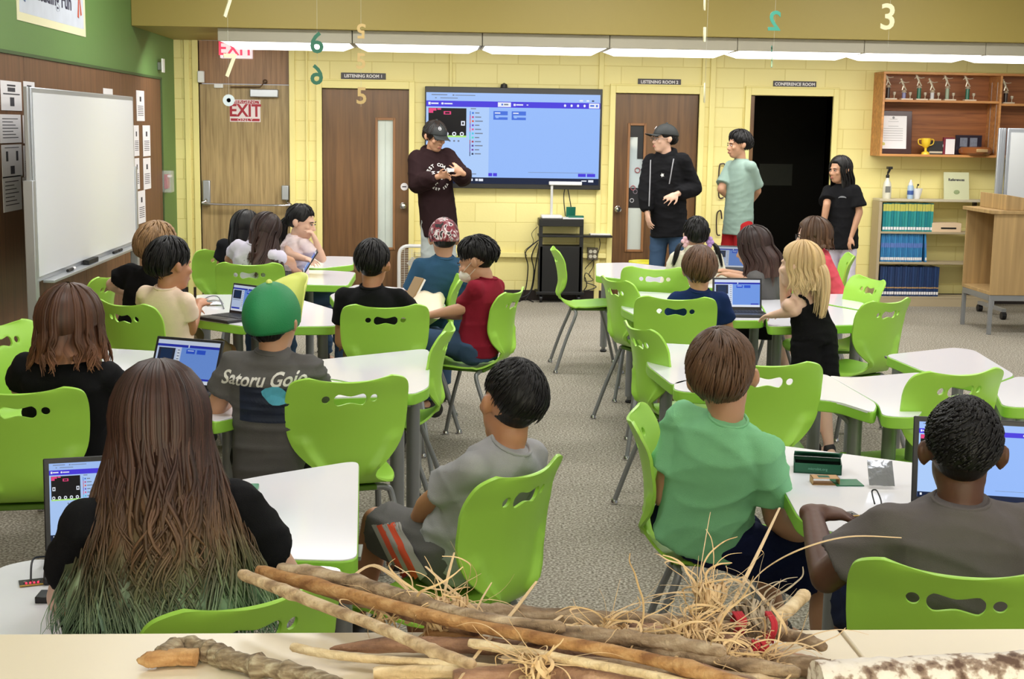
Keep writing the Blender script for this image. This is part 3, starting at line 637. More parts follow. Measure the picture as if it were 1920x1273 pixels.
MB().box((bx0-.03, YB+.0, 0), (bx1+.03, YB+.02, z_s[0]-.02)).build('kickplate', beige, bc)
for x_ in (bx1-.14,): MB().box((x_, D-.1, .05), (x_+.03, D-.05, zt1)).build('upright', mat('shelf_dark', (70, 60, 48), .6), bc)
random.seed(4)
def bookrow(x0, x1, z_, h, n, cols, band, grp, lab, y, lean_last=False):
    w_ = (x1-x0)/n; proto = None
    for i in range(n):
        c = cols[i % len(cols)]; bm_ = MB(); hh = h*(1+random.uniform(-.012, .012)); dy = random.uniform(0, .008)
        nm = 'book'
        rt = thing(nm, (x0+w_*(i+.5), y+dy, z_), 0, lab, 'book', grp)
        MB().box((-w_*.46, 0, 0), (w_*.46, .15, hh)).build('cover', c, rt, bevel=.0015, smooth=0)
        if band:
            MB().box((-w_*.4, -.0012, hh*.06), (w_*.4, .001, hh*.06+.028)).build('spine_label', paper, rt, smooth=0)
            MB().box((-w_*.46, -.0008, hh*band[0]), (w_*.46, .001, hh*band[1])).build('spine_stripe', band[2], rt, smooth=0)
        if lean_last and i == n-1: rt.rotation_euler = (0, math.radians(-4), 0); rt.location.x += .03
teal = [mat('book_teal_%d' % i, c, .4) for i, c in enumerate(((30, 128, 138), (38, 140, 142), (52, 150, 150)))]
xx = [Y(px, 410, YB+.02)[0] for px in (1655, 1750)]
bookrow(xx[0], xx[1], z_s[2], Y(1700, 381, YB+.02)[2]-z_s[2], 18, teal, (.72, .97, mat('book_yellow_head', (196, 190, 90), .5)), 'teal encyclopedia volumes on the top shelf', 'teal volume with yellow head band on the top shelf of the beige bookcase', YB+.02)
lb = [mat('book_blue_%d' % i, c, .4) for i, c in enumerate(((48, 122, 176), (58, 132, 188), (44, 112, 168)))]
xx = [Y(px, 460, YB+.02)[0] for px in (1652, 1734)]
bookrow(xx[0], xx[1], z_s[1], Y(1700, 437.5, YB+.02)[2]-z_s[1], 23, lb, (.5, .66, mat('book_violet_band', (92, 122, 190), .4)), 'bright blue volumes on the middle shelf', 'bright blue volume on the middle shelf of the beige bookcase', YB+.02, True)
nb = [mat('book_navy_%d' % i, c, .4) for i, c in enumerate(((28, 50, 92), (36, 62, 108), (30, 56, 98)))]
xx = [Y(px, 520, YB+.02)[0] for px in (1650, 1761)]
bookrow(xx[0], xx[1], z_s[0], Y(1700, 500, YB+.02)[2]-z_s[0], 24, nb, (.27, .31, mat('book_gold_line', (190, 150, 100), .4)), 'navy volumes on the bottom shelf', 'navy volume with white label on the bottom shelf of the beige bookcase', YB+.02)
a, b_ = Y(1748, 418, YB+.02), Y(1802, 433, YB+.02)
t = thing('cardboard_box', ((a[0]+b_[0])/2, YB+.02, z_s[2]), 0, 'flat cream box with black slot beside the teal books', 'box', world=True)
MB().box((a[0], YB+.02, z_s[2]), (b_[0], YB+.2, a[2])).build('body', mat('cream_box', (228, 200, 165), .6), t, bevel=.002); MB().box((a[0]+.09, YB+.017, z_s[2]+.03), (b_[0]-.05, YB+.02, z_s[2]+.045)).build('slot', dark, t)
# things on the bookcase top
zt2 = zt1+.022; yy = YB+.1
def on(px, y=None): return Y(px, 375, y or yy)[0]
t = thing('spray_bottle', (on(1662), yy, zt2), 0, 'white spray bottle with black trigger on the bookcase', 'bottle')
MB().lathe([(.038, 0), (.042, .01), (.042, .11), (.036, .15), (.02, .18), (.016, .20)], (0, 0, 0)).build('bottle_body', mat('milky_plastic', (225, 222, 205), .3), t)
MB().box((-.03, -.043, .06), (.02, -.041, .12)).build('bottle_label', mat('label_grey', (120, 120, 115), .6), t)
MB().lathe([(.018, .2), (.018, .225), (.008, .235), (.008, .26)], (0, 0, 0), 12).tube([V(0, 0, .245), V(.02, -.01, .30)], [.012, .014], 8).box((-.012, -.05, .285), (.03, .02, .31)).build('trigger', black_p, t, bevel=.003)
t = thing('sanitizer_bottle', (on(1706), yy, zt2), 0, 'blue and white sanitizer bottle beside the small bowl', 'bottle')
MB().lathe([(.028, 0), (.03, .01), (.03, .12), (.02, .135)], (0, 0, 0)).build('bottle_body', mat('blue_label', (165, 190, 215), .4), t); MB().lathe([(.022, .13), (.022, .15), (.01, .17), (.009, .185)], (0, 0, 0), 14).build('bottle_cap', white_p, t)
MB().lathe([(.031, .04), (.031, .08)], (0, 0, 0)).build('bottle_label', mat('label_blue', (60, 90, 160), .4), t)
t = thing('pot', (on(1720), yy+.03, zt2), 0, 'small white pot beside the sanitizer bottle', 'pot'); MB().lathe([(.03, 0), (.045, .05), (.055, .10), (.05, .10), (.03, .03)], (0, 0, 0)).build('pot_body', white_p, t); MB().tube(smooth_path([V(0, 0, .03), V(0, 0, .11), V(.01, 0, .135)]), .004, 6).ell((.01, 0, .135), .01).build('pen_topper', dark, t)
a, b_ = Y(1773, 323, yy), Y(1817, 375, yy)
t = thing('sign_card', ((a[0]+b_[0])/2, yy, zt2), 0, 'pale green card reading References on top of the bookcase', 'sign', world=True)
MB().slab((a[0], yy, zt2), (b_[0], yy, zt2), (b_[0], yy+.05, a[2]), (a[0], yy+.05, a[2]), .006).build('card', mat('pale_green_card', (205, 208, 170), .6), t)
Mx = Matrix.Translation(((a[0]+b_[0])/2, yy+.034, zt2+(a[2]-zt2)*.72))@Matrix.Rotation(math.radians(90-10), 4, 'X'); text('lettering', 'References', .036, Mx, ink, t, bold=.001)
r_ = MB(); r_.ell(((a[0]+b_[0])/2, yy+.009, zt2+.07), (.03, .003, .022)); r_.build('drawing', mat('drawing_green', (150, 165, 120), .6), t)
# upper oak shelf
YU = D-.30
u0, u1, ud = Y(1658, 210, YU)[0], XR-.3, Y(1874, 220, YU)[0]; uz1, uz0 = Y(1760, 140, YU)[2], Y(1760, 290, YU)[2]; us = Y(1760, 188, YU)[2]
uc = thing('wall_cabinet', ((u0+u1)/2, YU, uz0), 0, 'open oak wall shelf holding a row of sports trophies', 'shelf', world=True)
ed = .022
MB().box((u0-ed, YU, uz0), (u0, D, uz1)).build('side_panel', shelfw, uc, bevel=.002); MB().box((ud-.011, YU, uz0), (ud+.011, D-.012, uz1)).build('divider', shelfw, uc, bevel=.002); MB().box((u1, YU, uz0), (u1+ed, D, uz1)).build('side_panel', shelfw, uc)
MB().box((u0-ed, YU, uz1), (u1+ed, D, uz1+ed)).build('top', shelfw, uc, bevel=.002); MB().box((u0-ed, YU, uz0-ed), (u1+ed, D, uz0)).build('bottom', shelfw, uc, bevel=.002)
MB().box((u0, YU+.01, us-ed), (ud-.011, D-.012, us)).build('shelf', shelfw, uc, bevel=.002); MB().box((ud+.011, YU+.01, us-ed-.02), (u1, D-.012, us-.02)).build('shelf', shelfw, uc, bevel=.002)
MB().box((u0, D-.012, uz0), (u1, D-.002, uz1)).build('back_panel', backw, uc)
for yq in (YU+.06, YU+.2): MB().box((ud-.014, yq, uz0+.02), (ud-.011, yq+.006, uz1-.06)).build('shelf_standard', alu, uc)
gold = mat('trophy_silver_gold', (222, 212, 190), .3, metal=.4)
def trophy(px, ph, col, label, zb, y=YU+.12):
    x = Y(px, 180, y)[0]; t = thing('trophy', (x, y, zb), 0, label, 'trophy', 'trophies on the top shelf')
    MB().box((-.045, -.03, 0), (.07, .03, .015)).build('trophy_base', mat('marble_base', (222, 205, 180), .3), t, bevel=.002)
    MB().tube([V(-.012, 0, .015), V(-.012, 0, .015+ph)], .019, 12).build('column', col, t)
    z = .015+ph; MB().lathe([(.028, z), (.02, z+.012), (.012, z+.02), (.02, z+.025)], (-.012, 0, 0), 12).build('platform', gold, t)
    f = MB(); z += .025; b0 = V(-.012, 0, z)
    f.cap(b0+V(.02, 0, 0), b0+V(-.008, 0, .045), .006, .008, 8); f.cap(b0+V(-.02, 0, .0), b0+V(-.008, 0, .045), .006, .008, 8); f.cap(b0+V(-.008, 0, .045), b0+V(-.028, 0, .085), .011, .012, 8)
    f.ell(b0+V(-.036, 0, .102), .0105); f.cap(b0+V(-.026, 0, .08), b0+V(.012, .0, .07), .006, .004, 8); f.cap(b0+V(.012, 0, .07), b0+V(.045, 0, .076), .004, .003, 8); f.cap(b0+V(-.03, 0, .08), b0+V(-.05, 0, .065), .006, .004, 8)
    f.build('figurine', gold, t)
    MB().lathe([(.012, .015), (.004, .022), (.004, .04), (.014, .055), (.015, .075), (.011, .075), (.001, .05)], (.05, 0, 0), 12).build('cup', gold, t)
cc = {'dark': mat('col_dark', (58, 44, 38), .3), 'green': mat('col_green', (40, 110, 84), .25), 'white': mat('col_white', (205, 205, 205), .25), 'blue': mat('col_blue', (130, 130, 170), .25), 'sage': mat('col_sage', (150, 165, 140), .25)}
for px, ph, c_, l_ in ((1667, .10, 'dark', 'trophy with dark column, first at the left end of the oak shelf'), (1697, .055, 'blue', 'short trophy with violet and white column, second from the left'), (1725, .10, 'green', 'tall trophy with green marbled column, third from the left'), (1750, .06, 'white', 'short trophy with white column, fourth from the left'), (1778, .10, 'sage', 'tall trophy with pale grey column, fifth from the left'), (1816, .10, 'green', 'trophy with green and white striped column, left of the shelf divider')):
    trophy(px, ph, cc[c_], l_, us)
trophy(1888, .085, cc['dark'], 'trophy with brown column right of the shelf divider', us-.02)
t = thing('trophy', (Y(1912, 280, YU+.14)[0], YU+.14, uz0), 0, 'running figure trophy above the grey framed whiteboard', 'trophy', 'trophies on the top shelf')
MB().box((-.04, -.03, 0), (.04, .03, .09)).build('trophy_base', cc['dark'], t); f = MB(); f.cap(V(0, 0, .15), V(.01, 0, .19), .014, .016, 8); f.ell((.015, 0, .215), .015); f.cap(V(0, 0, .15), V(-.04, 0, .12), .01, .006, 8); f.cap(V(0, 0, .15), V(.03, 0, .12), .01, .007, 8); f.cap(V(.03, 0, .12), V(.01, 0, .09), .007, .006, 8); f.cap(V(.01, 0, .19), V(-.035, 0, .18), .007, .005, 8); f.cap(V(.01, 0, .19), V(.045, 0, .165), .007, .005, 8); f.build('figurine', gold, t)
a, b_ = Y(1650, 207, YU+.1), Y(1709, 284, YU+.1)
t = thing('framed_certificate', ((a[0]+b_[0])/2, YU+.1, uz0), 0, 'certificate in dark wood frame leaning in the oak shelf', 'frame', world=True)
ax0 = u0+.005; MB().slab((ax0, YU+.1, uz0), (b_[0], YU+.1, uz0), (b_[0], YU+.14, a[2]), (ax0, YU+.14, a[2]), .015).build('frame', mat('dark_cherry', (62, 34, 30), .3), t, bevel=.004)
w_ = b_[0]-ax0; hh = a[2]-uz0; MB().slab((ax0, YU+.1+.04*.13-.002, uz0+hh*.12), (b_[0]-w_*.17, YU+.1+.04*.13-.002, uz0+hh*.12), (b_[0]-w_*.17, YU+.1+.04*.88-.002, uz0+hh*.88), (ax0, YU+.1+.04*.88-.002, uz0+hh*.88), .002).build('certificate', paper, t)
ln = MB()
for k in range(9): v = .8-.055*k-(.05 if k > 1 else 0); yq = YU+.1+.04*v-.004; x_ = (ax0+b_[0]-w_*.17)/2; wq = w_*(.12 if k == 0 else .16 if k < 3 else .3); ln.box((x_-wq, yq-.0006, uz0+hh*v), (x_+wq, yq, uz0+hh*v+.003))
ln.ell((x_, YU+.1+.04*.84-.004, uz0+hh*.84), (.012, .001, .012)); ln.build('printed_text', mat('faint_ink', (150, 148, 150), .7), t)
MB().ell((ax0+.035, YU+.1+.04*.25-.003, uz0+hh*.22), (.02, .001, .02)).build('gold_seal', mat('seal_gold', (215, 205, 120), .4), t)
# lower row objects on the oak shelf
y2 = YU+.08
x = Y(1736, 270, y2)[0]; t = thing('yellow_cup_award', (x, y2, uz0), 0, 'yellow two handled cup award on the oak shelf', 'trophy'); MB().lathe([(.04, 0), (.035, .02), (.012, .03), (.012, .06), (.035, .08), (.045, .12), (.045, .155), (.04, .155), (.001, .1)], (0, 0, 0)).build('cup', mat('gold_yellow', (238, 200, 50), .4), t)
for s_ in (-1, 1): MB().tube(smooth_path([V(s_*.045, 0, .145), V(s_*.075, 0, .14), V(s_*.07, 0, .10), V(s_*.035, 0, .085)]), .005, 8).build('handle', MATS['gold_yellow'], t)
x = Y(1760, 272, y2+.03)[0]; t = thing('display_box', (x, y2+.03, uz0), 0, 'black arched box with round white badge beside the yellow cup', 'box', world=True)
pts = [(-.13, 0), (.13, 0), (.13, .1), (.09, .13), (-.09, .13), (-.13, .1)]; m_ = MB(); m_.add([V(x+a, y2+.03, uz0+b) for a, b in pts]+[V(x+a, y2+.07, uz0+b) for a, b in pts], [(0, 1, 2, 3, 4, 5), (11, 10, 9, 8, 7, 6)]+[(i, 6+i, 6+(i+1) % 6, (i+1) % 6) for i in range(6)]); m_.build('box_body', mat('box_black', (48, 46, 46), .4), t)
MB().add(*_lx([(.035, 0), (.035, -.004)], (x+.075, y2+.03, uz0+.085))).build('badge', white_p, t); MB().box((x-.09, y2+.027, uz0+.012), (x+.04, y2+.03, uz0+.03)).build('gold_strip', gold, t)
x = Y(1783, 268, y2)[0]; t = thing('note_holder', (x, y2+.02, uz0), 0, 'dark red folder with a white note on its front', 'folder', world=True); MB().box((x-.065, y2+.02, uz0), (x+.04, y2+.05, uz0+.165)).build('folder_body', mat('maroon_folder', (120, 30, 50), .5), t); MB().box((x-.045, y2+.015, uz0+.005), (x+.045, y2+.018, uz0+.15)).build('note', paper, t)
x0_, x1_ = Y(1797, 268, y2)[0], Y(1846, 268, y2)[0]; t = thing('photo_plaque', ((x0_+x1_)/2, y2+.07, uz0), 0, 'dark plaque with grey photographs behind the wooden bowl', 'plaque', world=True); MB().box((x0_, y2+.07, uz0), (x1_, y2+.09, uz0+.19)).build('plaque_board', mat('plaque_dark', (40, 34, 48), .3), t)
for q in (.3, .68): MB().box((x0_+(x1_-x0_)*(q-.14), y2+.067, uz0+.08), (x0_+(x1_-x0_)*(q+.14), y2+.07, uz0+.165)).build('photograph', mat('photo_grey', (120, 125, 140), .4, var=.5, vscale=40), t)
x = Y(1829, 275, y2)[0]; t = thing('wooden_bowl', (x, y2, uz0), 0, 'round brown wooden bowl with a brass plate', 'bowl'); MB().lathe([(.13, 0), (.155, .02), (.16, .05), (.14, .075), (.001, .085)], (0, 0, 0), 28).build('bowl_body', mat('bowl_brown', (140, 84, 46), .25), t); MB().box((-.05, -.165, .03), (.06, -.15, .06)).build('name_plate', mat('brass_plate', (215, 180, 130), .3, metal=.5), t, bevel=.004)
# lectern on a metal stand
lw = wood('lectern_oak', (172, 142, 96), (158, 128, 84), 'Z', .6, .5)
lwi = wood('lectern_inner', (140, 100, 60), (124, 88, 52), 'Z', .6, .5)
A = Z(1800, 608, 0); B = Z(1849, 627, 0); zlo = Y(1850, 553, B[1])[2]; zhi = Y(1860, 401, B[1])[2]
e1 = V(B[0]-A[0], B[1]-A[1], 0); dl = e1.length; e1 = e1.normalized(); e2 = V(-e1.y, e1.x, 0)   # e1 open front side, e2 away to the right
t = thing('lectern', (A[0], A[1], 0), 0, 'wooden lectern cabinet on grey metal legs with slanted top at right', 'lectern', world=True)
A0 = V(A[0], A[1], 0); W_ = .75
def ob(nm, a0, a1, b0, b1, z0, z1, m_, **k):
    c = A0+e1*(a0+a1)/2+e2*(b0+b1)/2+V(0, 0, (z0+z1)/2); return MB().obox(c, (e1, e2, V(0, 0, 1)), (abs(a1-a0)/2, abs(b1-b0)/2, abs(z1-z0)/2)).build(nm, m_, t, bevel=.003, **k)
ob('side_panel', -.02, 0, .0, W_, zlo, zhi, lw); ob('side_panel', dl, dl+.02, 0, W_, zlo, zhi, lw); ob('bottom_panel', 0, dl, 0, W_, zlo, zlo+.03, lw); ob('back_panel', 0, dl, W_-.35, W_-.33, zlo, zhi, lwi); ob('top_panel', -.04, dl+.04, -.03, W_+.03, zhi, zhi+.03, lw)
for a in (0, dl):
    for b in (.02, W_-.03): lg = ob('leg', a-.016, a+.016, b-.016, b+.016, 0, zlo-.03, steel)
ob('stand_frame', 0, dl, .0, .03, zlo-.05, zlo, steel); ob('stand_frame', dl-.015, dl+.015, 0, W_, zlo-.05, zlo, steel); ob('stand_frame', 0, dl, W_-.03, W_, zlo-.05, zlo, steel)
pl = [(0.0, 0), (.5, 0), (.5, .14), (0, .05)]
m_ = MB(); vs = [A0+e1*a+e2*(b+.1)+V(0, 0, zhi+.03+z) for a in (.02, dl-.02) for b, z in ((0, 0), (.46, 0), (.46, .06), (0, .13))]; m_.add(vs, [(0, 1, 2, 3), (7, 6, 5, 4), (0, 4, 5, 1), (1, 5, 6, 2), (2, 6, 7, 3), (3, 7, 4, 0)]); m_.build('slanted_top', lw, t, bevel=.004)
# second mobile whiteboard (right)
yw = Z(1890, 590, 0)[1]-.1; x0_ = Y(1869, 300, yw)[0]
t = thing('mobile_whiteboard', (x0_+.8, yw, 0), 0, 'grey framed mobile whiteboard behind the lectern at the right edge', 'whiteboard', world=True)
z0_, z1_ = .62, Y(1890, 240, yw)[2]
for k in range(3): MB().box((x0_+.004+.034*k, yw+.03*k, z0_), (x0_+.032+.034*k, yw+.03*k+.03, z1_)).build('frame_rail', alu, t, bevel=.006)
MB().box((x0_+.10, yw+.03, z0_), (x0_+1.7, yw+.055, z1_)).build('panel_frame', alu, t, bevel=.006); MB().box((x0_+.13, yw+.025, z0_+.03), (x0_+1.67, yw+.03, z1_-.04)).build('writing_surface', mat('grey_board', (200, 203, 205), .25), t)
for xx_ in (x0_+.06, x0_+1.6): 
    MB().box((xx_-.02, yw+.03, .08), (xx_+.02, yw+.06, z0_)).build('post', alu, t); f_ = MB().box((xx_-.02, yw-.25, .07), (xx_+.02, yw+.33, .10)).build('foot', alu, t)
    for q in (-.24, .32): MB().tube([V(xx_-.02, yw+q, .035), V(xx_+.02, yw+q, .035)], .035, 14).build('caster', black_p, f_)
# waste bin
p = Z(1613, 556, 0); t = thing('waste_bin', (p[0], p[1]+.1, 0), 0, 'olive waste bin lined with a black bag beside the bookcase', 'bin')
MB().lathe([(.10, 0), (.105, .02), (.13, .30), (.128, .30), (.1, .03)], (0, 0, 0), 24).build('bin_body', mat('olive_plastic', (74, 72, 34), .5), t)
MB().lathe([(.118, .23), (.136, .25), (.141, .32), (.134, .335), (.12, .32), (.11, .28)], (0, 0, 0), 24).build('bin_bag', mat('black_bag', (16, 16, 18), .25), t)
# wall hooks: dark curved cords hanging between the doors
hk = mat('dark_cord', (50, 34, 32), .4)
for (px, py, wd, ht, l_) in ((1349.5, 307, .05, .33, 'upper dark looped handset cord on the wall behind the teal shirt'), (1345, 395, .035, .24, 'lower dark looped cord on the wall behind the teal shirt')):
    p = Y(px, py, D-.02); x, z = p[0], p[2]
    t = tag(MB().tube(smooth_path([V(x+wd, D-.02, z-ht), V(x+.0, D-.03, z-ht+.02), V(x-.005, D-.03, z-.04), V(x+.02, D-.03, z), V(x+wd, D-.03, z-.01), V(x+wd+.01, D-.03, z-.08)]), .007, 8).build('looped_cable', hk), l_, 'cable')
# ---------------------------------------------------------------- media cart
yc = Z(1050, 568, 0)[1]; cx0, cx1 = Y(1010, 480, yc)[0], Y(1093, 480, yc)[0]; ct = Y(1050, 411, yc)[2]
t = thing('media_cart', ((cx0+cx1)/2, yc, 0), 0, 'black metal media cart with cables below the television', 'cart', world=True)
yb_ = yc+.42; bk = mat('cart_black', (17, 17, 19), .45)
for x_ in (cx0, cx1-.035):
    for y_ in (yc, yb_-.03): MB().box((x_, y_, .08), (x_+.035, y_+.03, ct)).build('post', bk, t)
for z0_, z1_ in ((ct-.07, ct), (Y(1050, 441, yc)[2]-.02, Y(1050, 441, yc)[2])): MB().box((cx0, yc-.005, z0_), (cx1, yb_, z1_)).build('cart_shelf', bk, t, bevel=.003)
MB().box((cx0+.01, yc+.0, .10), (cx1-.01, yb_-.01, Y(1050, 462, yc)[2])).build('cabinet', mat('cart_cabinet', (12, 12, 13), .5), t, bevel=.004)
MB().box((cx0-.02, yc-.01, .08), (cx1+.02, yb_, .11)).build('base_tray', bk, t, bevel=.004)
for x_ in (cx0+.03, cx1-.03):
    for y_ in (yc+.04, yb_-.06): MB().tube([V(x_-.012, y_, .037), V(x_+.012, y_, .037)], .037, 16).box((x_-.018, y_-.01, .037), (x_+.018, y_+.03, .085)).build('caster', black_p, t)
zs = Y(1120, 441, yc+.1)[2]; MB().box((cx1, yc+.05, zs-.02), (Y(1147, 441, yc+.1)[0], yc+.35, zs)).build('side_shelf', bk, t, bevel=.003)
# on it
t = thing('document_camera', (Y(1034, 405, yc+.1)[0], yc+.12, ct), 0, 'white document camera with long arm on the media cart', 'camera')
MB().box((-.1, -.08, 0), (.1, .08, .035)).build('camera_base', white_p, t, bevel=.01); hA = Y(1034, 343, yc+.12)[2]-ct
MB().box((-.012, -.012, .03), (.012, .012, hA)).build('camera_post', mat('pale_grey_plastic', (200, 200, 200), .4), t, bevel=.003); MB().box((-.03, -.03, hA-.02), (.29, .03, hA+.015)).build('camera_arm', white_p, t, bevel=.008)
tag(MB().box((Y(1055, 405, yc+.05)[0], yc+.03, ct+.0005), (Y(1094, 405, yc+.05)[0], yc+.25, ct+.012)).build('papers', paper), 'white papers lying on the media cart', 'paper')
a, b_ = Y(1062, 387, yc+.12), Y(1080, 407, yc+.12)
t = thing('green_kit_box', ((a[0]+b_[0])/2, yc+.12, ct+.012), 0, 'open green kit box standing on the media cart', 'box', world=True); gbx = mat('kit_green', (22, 104, 84), .45)
MB().obox(V((a[0]+b_[0])/2, yc+.16, ct+.012+.05), (V(1, 0, 0), V(0, .95, .3), V(0, -.3, .95)), (.045, .006, .05)).build('box_lid', gbx, t); MB().box((a[0]+.02, yc+.06, ct+.012), (b_[0]+.07, yc+.14, ct+.03)).build('box_tray', gbx, t)
x_ = Y(1125, 441, yc+.15)[0]; tag(MB().box((x_-.1, yc+.1, zs), (x_+.1, yc+.3, zs+.012)).build('white_tray', white_p, bevel=.003), 'small white device on the side shelf of the media cart', 'device')
# outlet
a, b_ = Y(1101, 464, D-.02), Y(1120, 487, D-.02); t = thing('wall_outlet', ((a[0]+b_[0])/2, D, (a[2]+b_[2])/2), 0, 'dark wall outlet with four sockets right of the media cart', 'outlet', world=True)
MB().box((a[0], D-.06, b_[2]), (b_[0], D-.0, a[2])).build('outlet_plate', mat('outlet_brown', (92, 84, 66), .5), t, bevel=.003)
for i in (0, 1):
    for j in (0, 1): c = (a[0]+(b_[0]-a[0])*(.3+.4*i), D-.06, b_[2]+(a[2]-b_[2])*(.3+.4*j)); MB().add(*_lx([(.018, 0), (.018, -.004)], c, 14)).build('socket', mat('socket_cream', (205, 200, 180), .5), t)
cab = mat('cable_black', (18, 18, 20), .5)
def cable(label, pts, r=.005, m_=None, nm='cable'):
    return tag(MB().tube(smooth_path(pts, 7), r, 6).build(nm, m_ or cab), label, 'cable', 'cables around the media cart')
yq = min(yb_+.08, D-.06)
def cy(px, py, y=None): return Y(px, py, y or yq)
for k, (pp, l_) in enumerate((([(1060, 350), (1057, 370), (1060, 405)], 'left cable dropping from the television to the cart'), ([(1064, 350), (1068, 372), (1071, 390)], 'right cable dropping from the television to the cart'))):
    cable(l_, [cy(a, b, D-.06) for a, b in pp])
cable('thick black cable loop left of the media cart', [cy(1010, 450), cy(995, 462), cy(985, 475), cy(990, 500), cy(986, 540), cy(978, 558)], .006)
cable('black cable falling to the floor left of the media cart', [cy(1008, 455), cy(997, 480), cy(1001, 510), cy(992, 550), cy(965, 561, D-.1)], .006)
cable('thin cable arching from the wall to the cart, left side', [cy(1008, 425), cy(997, 438), cy(1000, 455), cy(984, 470), cy(988, 480)], .003)
cable('black cable nearest to the cart on its left', [cy(1010, 465), cy(1004, 500), cy(998, 540), cy(985, 563, D-.12)], .006)
cable('cable running from the side shelf down to the outlet', [cy(1124, 447), cy(1125, 460), cy(1118, 480), cy(1100, 500), cy(1097, 505)], .004)
cable('looped cable below the wall outlet', [cy(1112, 486), cy(1112, 500), cy(1104, 515), cy(1112, 525), cy(1097, 527), cy(1098, 512), cy(1108, 518)], .004)
cable('cable bundle lying at the foot of the media cart', [cy(1097, 520), cy(1100, 535), cy(1096, 545), cy(1118, 538), cy(1100, 530)], .005)
cable('black cables spread on the floor by the baseboard', [Z(945, 563, .006), Z(965, 566, .006), Z(985, 561, .006), Z(1000, 566, .006)], .006)
tag(MB().box(Z(940, 566, 0)-V(0, .0, 0), Z(972, 559, 0)+V(0, 0, .02)).build('power_strip', dark), 'flat dark power strip on the floor left of the media cart', 'power strip')
# box fan
yf = D-.28; f0, f1 = Y(748, 500, yf)[0], Y(748, 500, yf)[0]+.52; fz1 = Y(770, 462, yf)[2]; fz0 = .03
t = thing('box_fan', ((f0+f1)/2, yf, 0), 0, 'white box fan standing against the wall below the television corner', 'fan', world=True)
ring = rounded(ccw([V(f0, fz0, 0), V(f1, fz0, 0), V(f1, fz1, 0), V(f0, fz1, 0)]), .10, 6); ring = [V(p[0], yf+.05, p[1]) for p in ring]
MB().tube(ring+[ring[0], ring[1]], .018, 8).build('frame', white_p, t)
g_ = MB(); 
for k in range(26): z = fz0+.05+k*(fz1-fz0-.09)/25; g_.box((f0+.02, yf+.03, z), (f1-.02, yf+.034, z+.004))
for k in range(7): x_ = f0+.05+k*(f1-f0-.1)/6; g_.box((x_, yf+.028, fz0+.02), (x_+.004, yf+.032, fz1-.02))
g_.build('grille', mat('grille_white', (222, 218, 205), .5), t, smooth=0)
cz = (fz0+fz1)/2; xm = (f0+f1)/2; MB().add(*_lx([(.05, 0), (.05, -.03)], (xm, yf+.08, cz))).build('hub', white_p, t)
for k in range(5): a = k*1.2566; d_ = V(math.cos(a), 0, math.sin(a)); n_ = V(-math.sin(a), .5, math.cos(a)).normalized(); MB().obox(V(xm, yf+.07, cz)+d_*.12, (d_, n_, d_.cross(n_)), (.08, .05, .002)).build('blade', mat('blade_white', (230, 230, 225), .4), t)
# yellow stools
yel = mat('yellow_stool', (240, 232, 60), .35); yel2 = mat('pale_yellow_stool', (236, 240, 130), .35)
def stool(px, py, h, m_, label, r=.17):
    p = Z(px, py, h); t = thing('stool', (p[0], p[1], 0), 0, label, 'stool', 'round stools')
    MB().lathe([(.001, h-.03), (r*.8, h-.03), (r, h-.015), (r*.98, h-.002), (r*.8, h), (.001, h-.006)], (0, 0, 0), 28).build('seat', m_, t)
    MB().lathe([(.05, .05), (.04, .1), (.04, h-.03)], (0, 0, 0), 16).build('stem', steel, t); MB().lathe([(.16, 0), (.165, .02), (.06, .06), (.05, .07)], (0, 0, 0), 28).build('base', dark, t)
stool(1212, 489, .45, yel, 'bright yellow round stool in front of the right brown door')
# ---------------------------------------------------------------- left wall
XP = XL+.0135
def wpaper(px0, py0, px1, py1, label, style=0, dy=0):
    a = X(px0, py0, XP); b = X(px1, py1, XP); y0_, y1_ = a[1], b[1]; z1_, z0_ = a[2], b[2]
    t = thing('wall_paper_sheet', (XP, (y0_+y1_)/2, z0_), 0, label, 'paper', 'printed sheets pinned to the brown panels', world=True)
    MB().box((XP, y0_, z0_), (XP+.002, y1_, z1_)).build('sheet', paper, t, smooth=0)
    w_, h_ = y1_-y0_, z1_-z0_; m_ = MB()
    def r_(u0, v0, u1, v1): m_.box((XP+.002, y0_+u0*w_, z1_-v1*h_), (XP+.0028, y0_+u1*w_, z1_-v0*h_))
    if style == 0:
        for k in range(7): r_(.12, .14+.11*k, .85-.12*((k*5) % 3), .165+.11*k)
    elif style == 1: r_(.4, .2, .6, .36); [r_(.15, .5+.06*k, .85, .52+.06*k) for k in range(6)]
    elif style == 2: r_(.3, .12, .7, .18); r_(.1, .42, .9, .46); r_(.42, .55, .62, .85); r_(.32, .22, .68, .36)
    else: r_(.2, .2, .3, .5); r_(.7, .2, .8, .5); r_(.15, .08, .85, .1); r_(.4, .65, .6, .9)
    m_.build('printing', ink, t, smooth=0)
